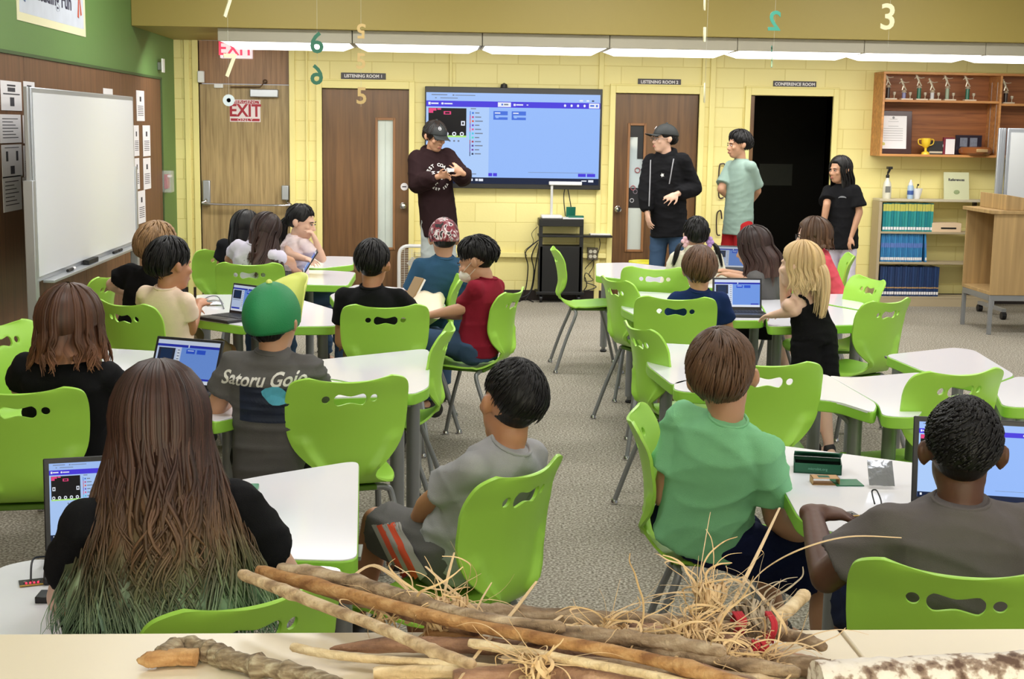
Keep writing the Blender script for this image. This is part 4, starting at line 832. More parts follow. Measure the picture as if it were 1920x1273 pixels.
for k, (a, b, c, d_, s_) in enumerate(((0, 150, 41, 208, 2), (-2, 214, 40, 267, 0), (2, 272, 42, 330, 3), (4, 332, 41, 392, 0), (43, 152, 66, 210, 2), (42, 216, 66, 268, 0), (43, 273, 60, 330, 1), (42, 333, 60, 390, 0), (255, 169, 271, 227, 1), (267, 235, 282, 292, 1), (268, 297, 283, 353, 1), (250, 235, 261, 292, 1), (252, 297, 262, 354, 1), (258, 359, 273, 416, 1))):
    L_ = ['top row, far left', 'second row, far left', 'third row, far left', 'bottom row, far left', 'top row, touching the whiteboard post', 'second row, touching the whiteboard post', 'third row, touching the whiteboard post', 'bottom row, touching the whiteboard post', 'highest one right of the whiteboard', 'upper one of the column near the green wall strip', 'lower one of the column near the green wall strip', 'half hidden behind the whiteboard edge, upper', 'half hidden behind the whiteboard edge, lower', 'lowest one right of the whiteboard'][k]
    wpaper(a, b, c, d_, 'printed sheet on the brown panels, '+L_, s_)
a, b_ = X(193, 165, XP), X(211, 178, XP); tag(MB().box((XP, a[1], b_[2]), (XP+.002, b_[1], a[2])).build('small_label_card', paper), 'small white label just above the left whiteboard', 'label')
# poster
a, b_ = X(31, 0, XL+.004), X(161, 68, XL+.004); z0_ = X(32, 37, XL)[2]
t = thing('reading_poster', (XL, (a[1]+b_[1])/2, z0_), 0, 'colourful children poster about reading on the upper green wall', 'poster', world=True)
MB().box((XL+.001, a[1], z0_), (XL+.004, b_[1], z0_+.62)).build('sheet', mat('poster_cream', (232, 228, 190), .5), t, smooth=0)
MB().box((XL+.004, a[1]+.05, z0_+.05), (XL+.0045, b_[1]-.05, z0_+.6)).build('poster_print', mat('poster_print', (205, 212, 225), .5, var=.12, vscale=9), t, smooth=0)
Mp = Matrix(((0, 0, 1, 0), (1, 0, 0, 0), (0, 1, 0, 0), (0, 0, 0, 1))); ymid = (a[1]+b_[1])/2
text('lettering', 'Reading Fun', .15, Matrix.Translation((XL+.0052, ymid, z0_+.2))@Mp, mat('poster_navy', (45, 45, 75), .5), t, bold=.003, sx=1.2)
for k, (u, c_) in enumerate(((.12, (70, 100, 150)), (.9, (200, 90, 70)), (.72, (60, 110, 160)))):
    y_ = a[1]+(b_[1]-a[1])*u; m_ = MB(); z_ = z0_+(.12 if k < 2 else .42)
    m_.tube([V(XL+.006, y_-.04, z_), V(XL+.006, y_, z_+.2), V(XL+.006, y_+.04, z_+.02)], .02, 6, flat=.1).ell((XL+.006, y_, z_+.3), (.004, .05, .09)).ell((XL+.006, y_, z_+.43), (.004, .035, .035)); m_.build('drawn_child', mat('poster_fig_%d' % k, c_, .5), t)
text('lettering', 'Swing', .2, Matrix.Translation((XL+.0052, ymid, z0_+.45))@Mp, mat('poster_pink', (225, 90, 120), .5), t, bold=.006)
# fire pull + strobe
p = X(325, 340, XL+.04); t = thing('fire_alarm_pull', (XL, p[1], p[2]), 0, 'red fire alarm pull under a clear cover by the room corner', 'alarm', world=True)
MB().box((XL, p[1]-.35, p[2]-.055), (XL+.05, p[1]-.22, p[2]+.075)).build('alarm_body', mat('alarm_red', (158, 26, 40), .35), t, bevel=.006); MB().box((XL+.05, p[1]-.33, p[2]+.05), (XL+.075, p[1]-.24, p[2]+.07)).build('alarm_handle', white_p, t)
MB().box((XL, p[1]-.38, p[2]-.09), (XL+.085, p[1]-.19, p[2]+.11)).build('clear_cover', mat('clear_cover', (235, 235, 240), .05, alpha=.25), t, bevel=.01)
p = X(307, 123, XL+.05); t = thing('wall_strobe', (XL, p[1], p[2]), 0, 'narrow white and grey strobe light high on the green wall', 'light', world=True); MB().box((XL, p[1]-.03, p[2]-.04), (XL+.04, p[1]+.03, p[2]+.03)).build('strobe_base', mat('strobe_grey', (120, 125, 115), .4), t, bevel=.004); MB().box((XL+.04, p[1]-.05, p[2]-.06), (XL+.05, p[1]+.05, p[2]+.06)).build('strobe_lens', white_p, t)
# mobile whiteboard (left)
XW = XL+.26
P = [X(56, 160, XW), X(248, 183, XW), X(257, 468, XW), X(72, 515, XW)]
z1_ = (P[0][2]+P[1][2])/2; z0_ = (P[2][2]+P[3][2])/2; y0_ = (P[0][1]+P[3][1])/2; y1_ = (P[1][1]+P[2][1])/2
t = thing('mobile_whiteboard', (XW, (y0_+y1_)/2, 0), 0, 'large rolling whiteboard along the brown panels at left', 'whiteboard', world=True)
MB().box((XW-.025, y0_, z0_), (XW, y1_, z1_)).build('board_frame', alu, t, bevel=.006); MB().box((XW-.001, y0_+.03, z0_+.03), (XW+.002, y1_-.02, z1_-.03)).build('writing_surface', mat('whiteboard_white', (226, 230, 236), .16, spec=.5), t, smooth=0)
MB().box((XW-.0, y0_+.1, z0_-.012), (XW+.065, y1_-.05, z0_+.005)).build('marker_tray', alu, t, bevel=.003)
for y_, s_ in ((y0_-.035, 1), (y1_+.02, -1)):
    po = MB().box((XW-.045, y_-.03, .1), (XW+.01, y_+.03, 1.35)).box((XW-.03, y_-.015, 1.3), (XW-.005, y_+.015, z1_)).build('post', alu, t, bevel=.004)
    ft = MB().box((XW-.23, y_-.02, .07), (XW+.30, y_+.02, .10)).build('foot', alu, t, bevel=.004)
    for q in (-.2, .28): MB().tube([V(XW+q, y_-.015, .034), V(XW+q, y_+.015, .034)], .034, 12).build('caster', black_p, ft)
def tray(v, l, m_, label, nm, cat, r=.009):
    y_ = y0_+(y1_-y0_)*v; t_ = tag(MB().tube([V(XW+.03, y_, z0_+.0055+r), V(XW+.03, y_+l, z0_+.0055+r)], r, 10).build(nm, m_), label, cat); return t_
tray(.2, .12, dark, 'black marker at the near end of the whiteboard tray', 'marker', 'marker'); tray(.245, .05, paper, 'short white marker in the whiteboard tray', 'marker', 'marker')
y_ = y0_+(y1_-y0_)*.37; tag(MB().box((XW+.01, y_, z0_+.0055), (XW+.05, y_+.25, z0_+.035)).build('eraser', dark, bevel=.004), 'black felt eraser in the whiteboard tray', 'eraser')
tray(.66, .13, dark, 'black marker in the middle of the whiteboard tray', 'marker', 'marker'); tray(.72, .1, dark, 'black marker near the far end of the whiteboard tray', 'marker', 'marker')
# ---------------------------------------------------------------- hanging number mobiles
def numb(px, py, hpx, ch, c_, label, yy_=8., rot=0, ry=0):
    p = Y(px, py, yy_); sz = hpx/322*1.38*yy_/8; t = thing('hanging_number', p, 0, label, 'number', 'numbers hanging from the ceiling')
    M_ = Matrix.Rotation(ry, 4, 'Z')@Matrix(((1, 0, 0, 0), (0, 0, -1, 0), (0, 1, 0, 0), (0, 0, 0, 1)))@Matrix.Rotation(rot, 4, 'Z')
    text('cutout', ch, sz, M_, c_, t, extrude=.003, bold=.0025)
    return t
gr = mat('number_green', (40, 100, 78), .5); tn = mat('number_tan', (196, 168, 112), .5); pw = mat('number_cream', (232, 226, 186), .5)
numb(594, 82, 38, '6', gr, 'green number 6 hanging left of the listening room sign, upper'); numb(594, 142, 36, '6', gr, 'green number 6 turned over, hanging lower', ry=math.pi)
numb(677, 57, 26, '5', tn, 'tan number at the top of the middle string', rot=math.pi); numb(677, 116, 28, '5', tn, 'tan number 5 hanging over the LISTENING ROOM sign'); numb(678, 181, 30, '5', tn, 'tan number 5 hanging at the top of the brown door')
numb(426, 14, 40, '7', pw, 'cream number 7 at the top edge of the photo', ry=.9); numb(431, 125, 42, '7', pw, 'cream number 7 hanging in front of the lit exit sign', ry=.7)
numb(1452, 41, 36, '2', mat('number_aqua', (60, 150, 130), .5), 'aqua number 2 hanging above the conference room sign', ry=math.pi); numb(1447, 92, 10, '2', gr, 'tiny green twisted number below the aqua one', ry=1.2); numb(1447, 118, 18, '2', mat('number_sage', (150, 190, 150), .5), 'pale green twisted number on the same string', ry=1.3)
numb(1665, 34, 48, '3', pw, 'large cream number 3 hanging near the trophy shelf'); numb(1321, 10, 20, '1', pw, 'pale number 1 at the top edge right of the centre', ry=.8); numb(1321, 66, 26, '1', pw, 'pale number 1 in front of the fixture row', ry=.5); numb(1321, 176, 36, '1', pw, 'pale number 1 hanging beside the right brown door', ry=1.1)
tag(MB().add(*_lx([(.033, 0), (.033, -.006), (.012, -.006), (.012, 0)], Y(429, 188, 8.))).build('disc_ornament', mat('disc_blue_white', (205, 218, 225), .4)), 'round pale disc hanging at the corner of the emergency exit sign', 'ornament')
strg = mat('thin_string', (205, 205, 195), .6)
for px, pyb, l_ in ((595, 160, 'thread holding the green numbers'), (677, 200, 'thread holding the tan numbers'), (429, 180, 'thread holding the cream sevens'), (1449, 128, 'thread holding the aqua number 2'), (1665, 88, 'thread holding the large number 3'), (1321, 195, 'thread holding the pale number ones')):
    p = Y(px, pyb, 8.01); tag(MB().tube([p, V(p[0], p[1], ZC)], .0005, 4).build('thread', strg), l_, 'thread')
# ---------------------------------------------------------------- people
def finish(name, mb, m_, par, vox, it=4, fold=0, seed=0, off=None):
    me = bpy.data.meshes.new('x'); me.from_pydata(mb.v, [], mb.f); o = bpy.data.objects.new('x', me); COL.objects.link(o)
    r = o.modifiers.new('r', 'REMESH'); r.mode = 'VOXEL'; r.voxel_size = vox; r.use_smooth_shade = True
    if it: q = o.modifiers.new('s', 'SMOOTH'); q.factor = .5; q.iterations = it
    dg = bpy.context.evaluated_depsgraph_get(); m2 = bpy.data.meshes.new_from_object(o.evaluated_get(dg)); bpy.data.objects.remove(o); bpy.data.meshes.remove(me)
    n = len(m2.vertices); co_ = np.empty(n*3, np.float32); m2.vertices.foreach_get('co', co_); co_ = co_.reshape(-1, 3)
    if fold:
        no = np.empty(n*3, np.float32); m2.vertices.foreach_get('normal', no); no = no.reshape(-1, 3)
        rnd = random.Random(seed); d = np.zeros(n)
        warp = np.zeros(n)
        for k in range(3):
            a = np.array([rnd.uniform(-7, 7) for _ in range(3)]); warp += np.sin(co_@a+rnd.uniform(0, 6))
        for k in range(9):
            th = rnd.uniform(-1.1, 1.1); fr = rnd.uniform(30, 90)
            a = np.array([math.sin(th)*math.cos(k), math.sin(th)*math.sin(k), math.cos(th)])*fr
            b = np.array([rnd.uniform(-8, 8) for _ in range(3)])
            w_ = np.clip(np.sin(co_@b+rnd.uniform(0, 6)), 0, 1)
            d += (1-np.abs(np.sin((co_@a)/2+warp*1.1+rnd.uniform(0, 6))))**2.2*w_
        d -= d.mean(); co_ = co_+no*(np.clip(d, -.6, 1.6)*fold*2.2+fold*.5)[:, None]
    if par is not None: co_ = co_-np.array(par.location, np.float32)
    m2.vertices.foreach_set('co', co_.astype(np.float32).ravel()); m2.materials.clear(); m2.materials.append(m_)
    m2.polygons.foreach_set('use_smooth', [True]*len(m2.polygons)); m2.update()
    o = bpy.data.objects.new(name, m2); COL.objects.link(o); o.parent = par; return o
def skin(name, c): 
    return mat('skin_'+name, c, .52, sss=.06, var=.06, vscale=14)
SK = {'tan': skin('tan', (196, 148, 118)), 'light': skin('light', (222, 180, 156)), 'brown': skin('brown', (94, 60, 44)), 'warm': skin('warm', (182, 128, 96)), 'pink': skin('pink', (226, 188, 166))}
def cloth(name, c, sc=500, b=.35, var=.05): return mat('cloth_'+name, c, .88, spec=.15, bump=b, bscale=sc, var=var, vscale=30)
def hairmat(name, stops, rough=.46, streak=.35):
    if 'hair_'+name in MATS: return MATS['hair_'+name]
    m = mat('hair_'+name, stops[0][1], rough, spec=.35); N, L, b = nodes(m)
    uv = N.new('ShaderNodeUVMap'); uv.uv_map = 'UVMap'; sp = N.new('ShaderNodeSeparateXYZ'); L.new(uv.outputs['UV'], sp.inputs['Vector'])
    r = ramp(N, stops); L.new(sp.outputs['Y'], r.inputs['Fac'])
    mp = N.new('ShaderNodeMapping'); mp.inputs['Scale'].default_value = (60, 1.4, 1); n = N.new('ShaderNodeTexNoise'); n.inputs['Scale'].default_value = 1.; n.inputs['Detail'].default_value = 4
    L.new(uv.outputs['UV'], mp.inputs['Vector']); L.new(mp.outputs['Vector'], n.inputs['Vector'])
    mr = N.new('ShaderNodeMapRange'); mr.inputs['From Min'].default_value = .3; mr.inputs['From Max'].default_value = .7; mr.inputs['To Min'].default_value = 1-streak; mr.inputs['To Max'].default_value = 1+streak
    L.new(n.outputs['Fac'], mr.inputs['Value']); vm = N.new('ShaderNodeVectorMath'); vm.operation = 'SCALE'; L.new(r.outputs['Color'], vm.inputs[0]); L.new(mr.outputs['Result'], vm.inputs['Scale']); L.new(vm.outputs['Vector'], b.inputs['Base Color'])
    bp = N.new('ShaderNodeBump'); bp.inputs['Strength'].default_value = .6; bp.inputs['Distance'].default_value = .004; L.new(n.outputs['Fac'], bp.inputs['Height']); L.new(bp.outputs['Normal'], b.inputs['Normal'])
    return m
HM = {'black': hairmat('black', [(0, (17, 14, 15)), (1, (13, 11, 12))], .5), 'dark': hairmat('dark', [(0, (40, 30, 26)), (1, (34, 26, 24))]), 'brown': hairmat('brown', [(0, (74, 52, 38)), (.5, (98, 70, 50)), (1, (84, 60, 42))], streak=.5),
      'bronze': hairmat('bronze', [(0, (72, 46, 34)), (.45, (84, 54, 38)), (.8, (120, 80, 56)), (1, (132, 92, 66))], streak=.5), 'sandy': hairmat('sandy', [(0, (150, 118, 84)), (1, (132, 102, 72))]),
      'blond': hairmat('blond', [(0, (196, 164, 116)), (.5, (212, 184, 138)), (1, (222, 196, 150))]), 'longbrown': hairmat('longbrown', [(0, (42, 28, 26)), (.5, (58, 38, 34)), (1, (74, 52, 46))], streak=.5),
      'green': hairmat('green', [(0, (58, 38, 34)), (.36, (70, 47, 38)), (.55, (108, 82, 60)), (.7, (112, 112, 84)), (.82, (140, 164, 130)), (1, (94, 134, 108))], streak=.6)}
class Hair:
    def __init__(s): s.v = []; s.f = []; s.uv = []
    def strand(s, P, r0, r1, u, v0=0., v1=1., n=4, flat=1.):
        P = [Vector(p) for p in P]; k = len(P); o = len(s.v); t0 = (P[1]-P[0]).normalized(); a = V(0, 0, 1) if abs(t0.z) < .9 else V(1, 0, 0); uu = t0.cross(a).normalized()
        for i in range(k):
            T = (P[min(i+1, k-1)]-P[max(i-1, 0)]).normalized(); uu = (uu-T*uu.dot(T)).normalized(); w_ = T.cross(uu); t = i/(k-1); rr = r0+(r1-r0)*t*t; rr *= min(1, .35+t*6)
            for j in range(n):
                q = 6.2832*j/n; s.v.append(tuple(P[i]+uu*math.cos(q)*rr+w_*math.sin(q)*rr*flat)); s.uv.append((u+.006*j/n, v0+(v1-v0)*t))
        for i in range(k-1):
            for j in range(n): q = (j+1) % n; s.f.append((o+i*n+j, o+i*n+q, o+(i+1)*n+q, o+(i+1)*n+j))
    def grid(s, G, UV):
        o = len(s.v); a = len(G); b = len(G[0])
        for i in range(a):
            for j in range(b): s.v.append(tuple(G[i][j])); s.uv.append(UV[i][j])
        for i in range(a-1):
            for j in range(b-1): s.f.append((o+i*b+j, o+i*b+j+1, o+(i+1)*b+j+1, o+(i+1)*b+j))
    def build(s, name, m_, par):
        me = bpy.data.meshes.new(name); L = par.location; me.from_pydata([(a-L.x, b-L.y, c-L.z) for a, b, c in s.v], [], s.f); me.materials.append(m_)
        uv = me.uv_layers.new(name='UVMap'); li = np.empty(len(me.loops), np.int32); me.loops.foreach_get('vertex_index', li); uv.data.foreach_set('uv', np.array(s.uv, np.float32)[li].ravel())
        me.polygons.foreach_set('use_smooth', [True]*len(me.polygons)); me.update(); o = bpy.data.objects.new(name, me); COL.objects.link(o); o.parent = par; return o
def sst(a, b, x): t = max(0, min(1, (x-a)/(b-a))); return t*t*(3-2*t)
class Head:
    def __init__(s, c, yaw, pitch, roll, hs):
        s.c = Vector(c); s.hs = hs; R = Matrix.Rotation(yaw, 3, 'Z')@Matrix.Rotation(pitch, 3, 'X')@Matrix.Rotation(roll, 3, 'Y')
        s.r, s.f, s.u = R@V(1, 0, 0), R@V(0, 1, 0), R@V(0, 0, 1); s.ax = (s.r, s.f, s.u)
    def p(s, x, y, z): return s.c+(s.r*x+s.f*y+s.u*z)*s.hs
    def e(s, mb, c, r): mb.ell(s.p(*c), [q*s.hs for q in r], s.ax, 18, 12)
    def surf(s, az, th, k=1.):   # az 0 = front, positive to the right
        d = (math.sin(th)*math.sin(az), math.sin(th)*math.cos(az), math.cos(th)); bk = 1+.06*max(0, -d[1])
        return s.p(d[0]*.0795*k, -.014+d[1]*.1*k*bk, .028+d[2]*.098*k)
def hairlim(az, front, side, back):
    a = abs((az+math.pi) % (2*math.pi)-math.pi)
    if a < 1.05: return front+(side-.02-front)*sst(.45, 1.05, a)
    return side+(back-side)*sst(1.45, 2.5, a)
def hair_short(H, m_, par, front=.42, side=-.12, back=-.72, thick=.012, n=160, slen=.5, seed=1, name='hair', lift=.0, sr=.0035, lump=.004, swirl=.5):
    rnd = random.Random(seed); h = Hair(); NA, NT = 56, 34; G = []; U = []
    for i in range(NT+1):
        th = math.pi*.9*i/NT; row = []; ru = []
        for j in range(NA+1):
            az = 2*math.pi*j/NA-math.pi; m = (math.cos(th)-hairlim(az, front, side, back))/.16; q = sst(-.6, .9, m)
            nz = noise.noise(V(math.sin(az)*3+seed, math.cos(az)*3, th*3)); sp_ = noise.noise(V(az*9, th*1.5, seed))
            k = .86+(.14+thick*11*(.75+.35*nz)*(.25+.75*sst(0, .6, math.cos(th)-hairlim(az, front, side, back))))*q+lump*8*sp_*q
            row.append(H.surf(az, th, k)); ru.append((j/NA, i/NT))
        G.append(row); U.append(ru)
    h.grid(G, U)
    cr = -2.6
    for _ in range(n):
        az = rnd.uniform(-math.pi, math.pi); t0 = rnd.uniform(.02, 1.9); L_ = slen*rnd.uniform(.6, 1.2); P = []
        lim = math.acos(max(-1, min(1, hairlim(az, front, side, back))))
        if t0 > lim-.15: continue
        t1 = min(t0+L_, lim+.1)
        for i in range(7): t = i/6; th = t0+(t1-t0)*t; fd = sst(-.05, .5, lim-th); P.append(H.surf(az+swirl*(th-t0)*.5, th, 1.0+(thick*10.5+lift*t*t*10)*(.25+.75*fd)-.03*(1-fd)+.01*rnd.random()))
        h.strand(P, sr*H.hs*1.3, sr*.25, rnd.random(), t0/2.5, t1/2.5)
    return h.build(name, m_, par)
def hair_long(H, m_, par, length, azmin=1.0, seed=1, n=260, flare=.10, thick=.012, front=.40, wave=.006, sr=.005, back_push=0., vg=True, part=0., gap=0., side=-.05, spread=0., sheet=True):
    """hair falling from the crown: a shell on the skull, a curtain and many locks"""
    rnd = random.Random(seed); h = Hair(); NA, NT = 56, 24; G = []; U = []; hs = H.hs
    for i in range(NT+1):
        th = math.pi*.72*i/NT; row = []; ru = []
        for j in range(NA+1):
            az = 2*math.pi*j/NA-math.pi; m = (math.cos(th)-hairlim(az, front, side, -1.2))/.16; q = sst(-.6, .9, m)
            row.append(H.surf(az, th, .86+(.14+thick*10)*q)); ru.append((j/NA, i/NT*.28))
        G.append(row); U.append(ru)
    h.grid(G, U)
    def path(az, k, L_, sd, ns=16):
        P = []; thc = 1.75; arc = 7
        for i in range(arc): P.append(H.surf(az, .12+(thc-.12)*i/(arc-1), k))
        e = P[-1]; o = V(e.x-H.c.x, e.y-H.c.y, 0); o.normalize(); back = V(-H.f.x, -H.f.y, 0).normalized()
        for i in range(1, ns+1):
            t = i/ns; d = t*L_; q = e+V(0, 0, -d)+o*(flare*d)+back*(back_push*sst(0, .5, t)*1.)+V(o.y, -o.x, 0)*(spread*d*math.sin(az))
            q += V(o.y, -o.x, 0)*wave*math.sin(t*8+sd*6.28)*t*1.8+o*wave*math.sin(t*6+sd*17)*t; P.append(q)
        return P
    if sheet:
        G = []; U = []; NJ = 36
        for j in range(NJ+1):
            az = math.pi+(j/NJ*2-1)*(math.pi-azmin-.05); P = path(az, .99+thick*6, length*.86*(.93+.07*noise.noise(V(j*.9, seed, 0))), noise.noise(V(j*.35, 3, seed))); G.append(P); U.append([(j/NJ, i/(len(P)-1)*.92) for i in range(len(P))])
        h.grid(G, U)
    CL = [(math.pi+rnd.uniform(-1, 1)*(math.pi-azmin), rnd.random()) for _ in range(max(14, n//15))]
    for _ in range(n):
        az, cs = rnd.choice(CL); az += rnd.gauss(0, .035); L_ = length*rnd.uniform(.78, 1.05)*(1-.25*rnd.random()**3)
        P = path(az, 1.0+thick*9+rnd.uniform(-.02, .05), L_, cs+rnd.gauss(0, .03)); h.strand(P, sr*hs*rnd.uniform(.7, 1.5), sr*.15, cs+.004*rnd.random(), 0, L_/length, 4, .6)
    return h.build('hair', m_, par)
def tail(P, r, m_, par, n=60, seed=1, name='ponytail'):
    rnd = random.Random(seed); h = Hair(); P = smooth_path(P, 5); k = len(P)
    for _ in range(n):
        a = rnd.uniform(0, 6.28); rr = r*rnd.random()**.5; Q = []
        for i, p in enumerate(P): t = i/(k-1); w_ = (.5+1.1*math.sin(min(1, t*1.6)*1.57))*(1-.35*t); Q.append(Vector(p)+V(math.cos(a)*rr*w_, math.sin(a)*rr*w_, rr*.3*math.sin(a)))
        Q = Q[:max(4, int(k*rnd.uniform(.8, 1)))]; h.strand(Q, r*.28, r*.05, rnd.random(), .2, 1.)
    return h.build(name, m_, par)
def cap_hat(H, par, m_, brim_az=None, brim_m=None, button=None, k=1.12, low=-.05, tiltb=0., label=None, blen=.075, logo=None, strap=None, bup=0.):
    NA, NT = 48, 18; mb = MB(); G = []
    for i in range(NT+1):
        for j in range(NA):
            az = 6.2832*j/NA; th = math.acos(low)*i/NT; kk = k*(1+.01*math.cos(az*6)*math.sin(th)); mb.v.append(tuple(H.surf(az, th, kk)))
    for i in range(NT):
        for j in range(NA): q = (j+1) % NA; mb.f.append((i*NA+j, (i+1)*NA+j, (i+1)*NA+q, i*NA+q))
    mb.mi = [0]*len(mb.f); o = mb.build('cap', m_, par, smooth=60); s_ = o.modifiers.new('s', 'SOLIDIFY'); s_.thickness = .003; s_.offset = 1
    if label: o['label'] = label
    if button: MB().ell(H.surf(0, 0, k), .009*H.hs*1.2).build('cap_button', button, o)
    if brim_az is not None:
        b = MB(); n = 15; rows = 7; th0 = math.acos(low)-.02
        for i in range(rows):
            t = i/(rows-1)
            for j in range(n):
                a = (j/(n-1)*2-1); az = brim_az+a*.82; p = H.surf(az, th0, k); d = H.surf(brim_az, th0, 1)-H.surf(brim_az+math.pi, th0, 1); d.normalize()
                b.v.append(tuple(p+d*blen*H.hs*t*(1-.55*a*a)+H.u*(-.02*a*a*t-.012*t+bup*t)*H.hs))
        for i in range(rows-1):
            for j in range(n-1): b.f.append((i*n+j, i*n+j+1, (i+1)*n+j+1, (i+1)*n+j))
        b.mi = [0]*len(b.f); q = b.build('brim', brim_m or m_, o, smooth=60); s_ = q.modifiers.new('s', 'SOLIDIFY'); s_.thickness = .004
    if logo: x, z, r_ = logo[:3]; MB().ell(H.surf(x, z, k*1.02), (r_, r_, r_), None).build('cap_logo', logo[3], o)
    return o
def hand(mb, W_, d, n, hz, curl=.5, thumb=1, spread=.12, thumb_out=.7):
    d = d.normalized(); n = (n-d*n.dot(d)).normalized(); sd = d.cross(n)*thumb
    mb.ell(W_+d*.047*hz, (.040*hz, .052*hz, .0155*hz), (sd, d, n), 14, 10); mb.cap(W_-d*.01, W_+d*.03*hz, .024*hz, .024*hz, 10)
    for k in range(4):
        off = (.031-.0215*k)*hz; L_ = (.07, .079, .073, .057)[k]*hz; r_ = .0088*hz
        b = W_+d*(.09-.004*abs(k-1.2))*hz+sd*off; dd = (d+sd*(spread*(1.5-k))).normalized(); a = curl*(1+.12*k); p = b-dd*.012
        for i, fr in enumerate((.46, .3, .24)):
            a_ = a*(.45 if i == 0 else .55); c, s_ = math.cos(a_), math.sin(a_); dd, nn = (dd*c+n*s_).normalized(), None; n = (n-dd*n.dot(dd)).normalized() if i == 2 else n
            dd = dd.normalized(); q = p+dd*L_*(fr+(.012 if i == 0 else 0)); mb.cap(p, q, r_, r_*.93, 8); p = q; r_ *= .93
        n = (n-d*n.dot(d)).normalized()
    b = W_+d*.022*hz+sd*.026*hz; t1 = (d*.75+sd*thumb_out+n*.25).normalized(); q = b+t1*.042*hz; mb.cap(b, q, .0125*hz, .0105*hz, 8); t2 = (d*.95+sd*thumb_out*.3+n*.35).normalized(); mb.cap(q, q+t2*.034*hz, .0105*hz, .0085*hz, 8)
PPL = {}
def person(label, hp, zc, pel, yaw, s=.8, hs=.95, hy=None, hpi=0, hro=0, sk='tan', top=None, sleeve=.5, bottom=None, pants='long', arms=None, legs=None, hair=None, vox=.0085, stand=False, hoodie=False, wide=1., seat=.455, face=False, shoes='shoe_dark', loose=.012, dress=False, pelz=None, fold=.0022, neckf=1.0, hands=True, topname='t_shirt', straps=False, sock=None, hempx=0, ears=True):
    yw = math.radians(yaw); f = V(-math.sin(yw), math.cos(yw), 0); r = V(math.cos(yw), math.sin(yw), 0)
    Hc = Y(hp[0], hp[1], zc)
    HY = Hc[1]; pz = pelz or (seat+.095*s+.01 if not stand else .515*s*1.75*.985)
    # pelvis
    px_, dY = pel; q = ray(px_, 600); yy_ = HY+dY; Pv = V(q.x/q.y*yy_, yy_, pz)
    if stand: Pv.x = ray(px_, 400).x/ray(px_, 400).y*yy_
    t = thing('person', (Pv.x, Pv.y, 0), 0, label, 'person', world=True)
    H = Head(Hc, math.radians(yaw if hy is None else hy), math.radians(hpi), math.radians(hro), hs)
    Nk = H.p(0, -.036, -.098 if not stand else -.128); ax = Nk-Pv; L = ax.length; tt = ax.normalized()
    rr = (r-tt*r.dot(tt)).normalized(); ff = tt.cross(rr); w = s*wide
    skm = SK[sk]; body = MB()
    body.loft([(Pv-tt*.06*s, rr, .13*w, ff, .10*w), (Pv+tt*.2*L, rr, .125*w, ff, .09*w), (Pv+tt*.5*L, rr, .12*w, ff, .085*w), (Pv+tt*.78*L, rr, .14*w, ff, .085*w), (Pv+tt*.9*L, rr, .10*w, ff, .065*w), (Nk, rr, .05*s*neckf, ff, .05*s*neckf)])
    body.cap(Nk-tt*.04, H.p(0, -.02, -.07), .052*s*neckf, .049*hs, 14)
    H.e(body, (0, -.012, .033), (.0735, .093, .086)); H.e(body, (0, .018, -.03), (.059, .070, .075)); H.e(body, (0, .036, -.08), (.04, .044, .032)); H.e(body, (0, .0, -.05), (.055, .06, .05))
    if face or 1:
        body.cap(H.p(0, .083, .004), H.p(0, .099, -.030), .0075*hs, .0125*hs, 8); H.e(body, (0, .086, -.062), (.02, .0085, .0095)); H.e(body, (0, .077, .022), (.046, .0125, .008))
        for q in (-1, 1): H.e(body, (q*.040, .062, -.02), (.02, .02, .018)); H.e(body, (q*.013, .088, -.033), (.008, .009, .008))
    for q in ((-1, 1) if ears else ()): H.e(body, (q*.079, -.012, .002), (.012, .018, .029)); H.e(body, (q*.088, -.020, .008), (.007, .014, .023))
    sh_w = .148*w; SH = {q: Nk-tt*.062*s+rr*q*sh_w for q in (-1, 1)}
    ul, fl = .235*s*1.1, .205*s*1.15; EL = {}; WR = {}
    A = arms or {}
    for q, nm in ((-1, 'L'), (1, 'R')):
        a = A.get(nm)
        if a is None: e = SH[q]+rr*q*.06+f*.06*s-V(0, 0, .24*s); wr = e+f*.22*s-V(0, 0, .02)-rr*q*.05; hd = None; cu = .6
        else:
            e = Y(a[0][0], a[0][1], HY+a[0][2]); wr = Y(a[1][0], a[1][1], HY+a[1][2]); hd = a[2] if len(a) > 2 else None; cu = a[3] if len(a) > 3 else .6
        e = SH[q]+(e-SH[q]).normalized()*min(max((e-SH[q]).length, ul*.8), ul*1.15); wr = e+(wr-e).normalized()*min(max((wr-e).length, fl*.8), fl*1.15); EL[q], WR[q] = e, wr
        k = .9+.1*s
        body.cap(SH[q], e, .048*s, .040*s, 12); body.cap(e, e+(wr-e)*.35, .040*s, .039*s, 12); body.cap(e+(wr-e)*.35, wr, .039*s, .026*s, 12)
        if hands:
            dd = (wr-e).normalized() if hd is None else Vector(hd[0]).normalized(); nn = V(0, 0, -1) if hd is None else Vector(hd[1])
            if abs(dd.dot(nn.normalized())) > .95: nn = -f if stand else V(0, 1, 0)
            hand(body, wr, dd, nn, .9*s+.12, cu, -q if (hd is None or len(hd) < 3) else hd[2])
    # legs
    HPJ = {q: Pv+rr*q*.082*s for q in (-1, 1)}; tl, sl = .235*s*1.75, .235*s*1.75
    KN = {}; AN = {}; TO = {}
